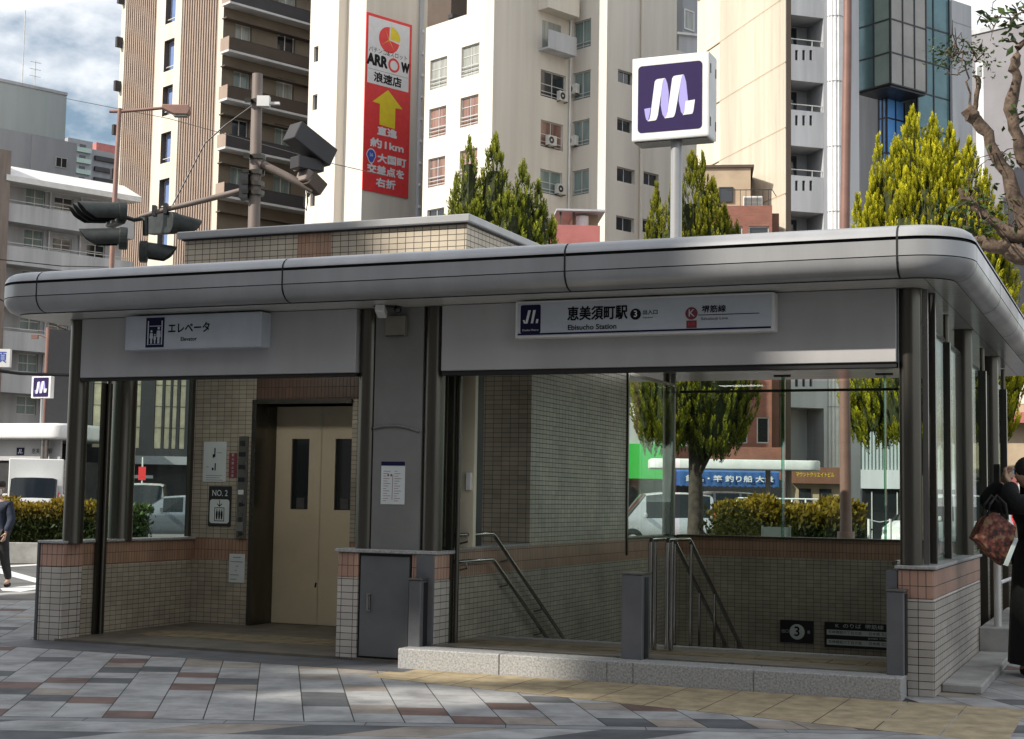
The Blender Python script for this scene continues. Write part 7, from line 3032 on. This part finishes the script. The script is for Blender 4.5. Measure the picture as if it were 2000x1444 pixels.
# local -y = facing
J = {'pel': (0, 0, .92, .14, .11), 'abd': (0, -.01, 1.06, .135, .10), 'che': (0, -.03, 1.24, .155, .115), 'sh': (0, -.05, 1.38, .10, .09), 'nk': (0, -.07, 1.45, .05), 'hd': (0, -.10, 1.51, .05),
     'sl': (-.17, -.05, 1.36, .062), 'el': (-.20, -.38, 1.37, .058), 'wl': (-.06, -.29, 1.53, .034), 'sr': (.17, -.05, 1.36, .062), 'er': (.20, -.40, 1.36, .058), 'wr': (.05, -.30, 1.52, .034),
     'hl': (-.09, 0, .88, .09), 'kl': (-.10, -.02, .50, .065), 'al': (-.10, .01, .09, .045), 'tl': (-.11, -.13, .04, .04), 'hr': (.09, 0, .88, .09), 'kr': (.10, -.02, .50, .065), 'ar': (.10, .01, .09, .045), 'tr': (.11, -.13, .04, .04)}
skin('body', J, BE, MT['skin_tone'], E)
head_mesh(E, (0, -.115, 1.60), (0, -1, 0), MT['skin_tone'])
skin('coat', bigger(['abd', 'pel', 'che', 'sh', 'sl', 'el', 'wl', 'sr', 'er', 'wr'], 1.3, .02), [('abd', 'pel'), ('abd', 'che'), ('che', 'sh'), ('sh', 'sl'), ('sl', 'el'), ('el', 'wl'), ('sh', 'sr'), ('sr', 'er'), ('er', 'wr')], MT['cloth_black'], E)
k = MB()
k.loft([[(wx_ * math.cos(TAU * j / 24), cy_ + wy_ * math.sin(TAU * j / 24) * (1 + .05 * math.sin(j * 3)), z) for j in range(24)] for wx_, wy_, cy_, z in ((.225, .19, 0, 1.08), (.24, .20, .0, .9), (.26, .22, .0, .6), (.275, .235, 0, .3), (.285, .245, 0, .10))], caps=False)
k.build('coat_skirt', MT['cloth_black'], E, smooth=70)
skin('trousers', bigger(['pel', 'hl', 'kl', 'al', 'hr', 'kr', 'ar'], 1.1, .012), [('pel', 'hl'), ('hl', 'kl'), ('kl', 'al'), ('pel', 'hr'), ('hr', 'kr'), ('kr', 'ar')], MT['cloth_black'], E)
for a, b in (('al', 'tl'), ('ar', 'tr')):
    skin('shoe', {'h': (*[J[a][0], J[a][1] + .03, .05], .047), 'm': (*[(J[a][0] + J[b][0]) / 2, (J[a][1] + J[b][1]) / 2 - .02, .045], .047), 't': (*J[b][:3], .036)}, [('h', 'm'), ('m', 't')], MT['rubber'], E)
hand('hand', E, J['wl'][:3], (.45, -.1, .75), (.5, .2, -.2), (-.3, -.9, .2), MT['skin_tone'], .9)
hand('hand', E, J['wr'][:3], (-.45, -.1, .75), (-.5, .2, -.2), (.3, -.9, .2), MT['skin_tone'], .9)
k = MB()
k.sphere((0, -.10, 1.635), (.098, .118, .11), 0, 18, 12)
k.loft([[(.1 * math.cos(R(a)), -.10 + .11 * math.sin(R(a)), z) for a in range(-10, 191, 20)] for z in (1.64, 1.52, 1.44)], close=False)
k.build('hair', MT['hair_black'], E, smooth=70)
Ep = empty('phone', E.matrix_world @ Matrix.Translation((-.01, -.385, 1.60)), 'dark phone held up by the person in the black coat', 'phone')
k = MB()
k.box(-.04, .04, -.004, .004, -.075, .075)
k.build('case', MT['black'], Ep, bevel=.003)
# bag with autumn coloured print hanging from the forearm
BGm = mat('brown red floral print', (0.16, 0.045, 0.03), 0.7, 0, 0, 1)
t_ = BGm.node_tree
vor = t_.nodes.new('ShaderNodeTexNoise')
vor.inputs['Scale'].default_value = 22
vor.inputs['Detail'].default_value = 3
cr_ = t_.nodes.new('ShaderNodeValToRGB')
cr_.color_ramp.elements[0].color = (.02, .012, .008, 1)
cr_.color_ramp.elements[1].color = (.26, .17, .09, 1)
cr_.color_ramp.elements[0].position = .38
cr_.color_ramp.elements[1].position = .66
e_ = cr_.color_ramp.elements.new(.52)
e_.color = (.17, .035, .025, 1)
co_ = t_.nodes.new('ShaderNodeTexCoord')
t_.links.new(co_.outputs['Object'], vor.inputs['Vector'])
t_.links.new(vor.outputs['Fac'], cr_.inputs[0])
t_.links.new(cr_.outputs[0], t_.nodes['Principled BSDF'].inputs['Base Color'])
DB_ = 12.8
c0 = at(1944, 1052, DB_)
E = empty('patterned_bag', Matrix.Translation(c0), 'brown and red patterned tote bag hanging from the arm of the person in black', 'bag')
def bl(px, py, dy=0.0):
    return at(px, py, DB_) - c0 + Vector((0, dy, 0))
k = MB()
front = [bl(*q_) for q_ in ((1903, 1052), (1922, 1012), (1948, 1002), (1985, 1030), (1972, 1098), (1960, 1105), (1935, 1085), (1916, 1062))]
mid = [(p_ - Vector((0, 0, 0))) * 1.02 + Vector((0, .09, 0)) for p_ in front]
back = [p_ * .96 + Vector((0, .18, 0)) for p_ in front]
k.loft([[p_ * .93 + Vector((0, -.02, 0)) for p_ in front], front, mid, back])
k.build('bag_body', BGm, E, smooth=60)
k = MB()
k.prism([bl(1979, 1052, -.035), bl(1986, 1054, -.035), bl(1966, 1106, -.035), bl(1958, 1103, -.035)], (0, .03, 0))
k.build('white_edge', MT['paper'], E)
for dy in (0, .14):
    k = MB()
    k.tube([bl(1928, 1008, dy), bl(1934, 985, dy), bl(1948, 968, dy + .02), bl(1964, 985, dy), bl(1968, 1014, dy)], .012, 8)
    k.build('handle', MT['cloth_char'], E, smooth=60)
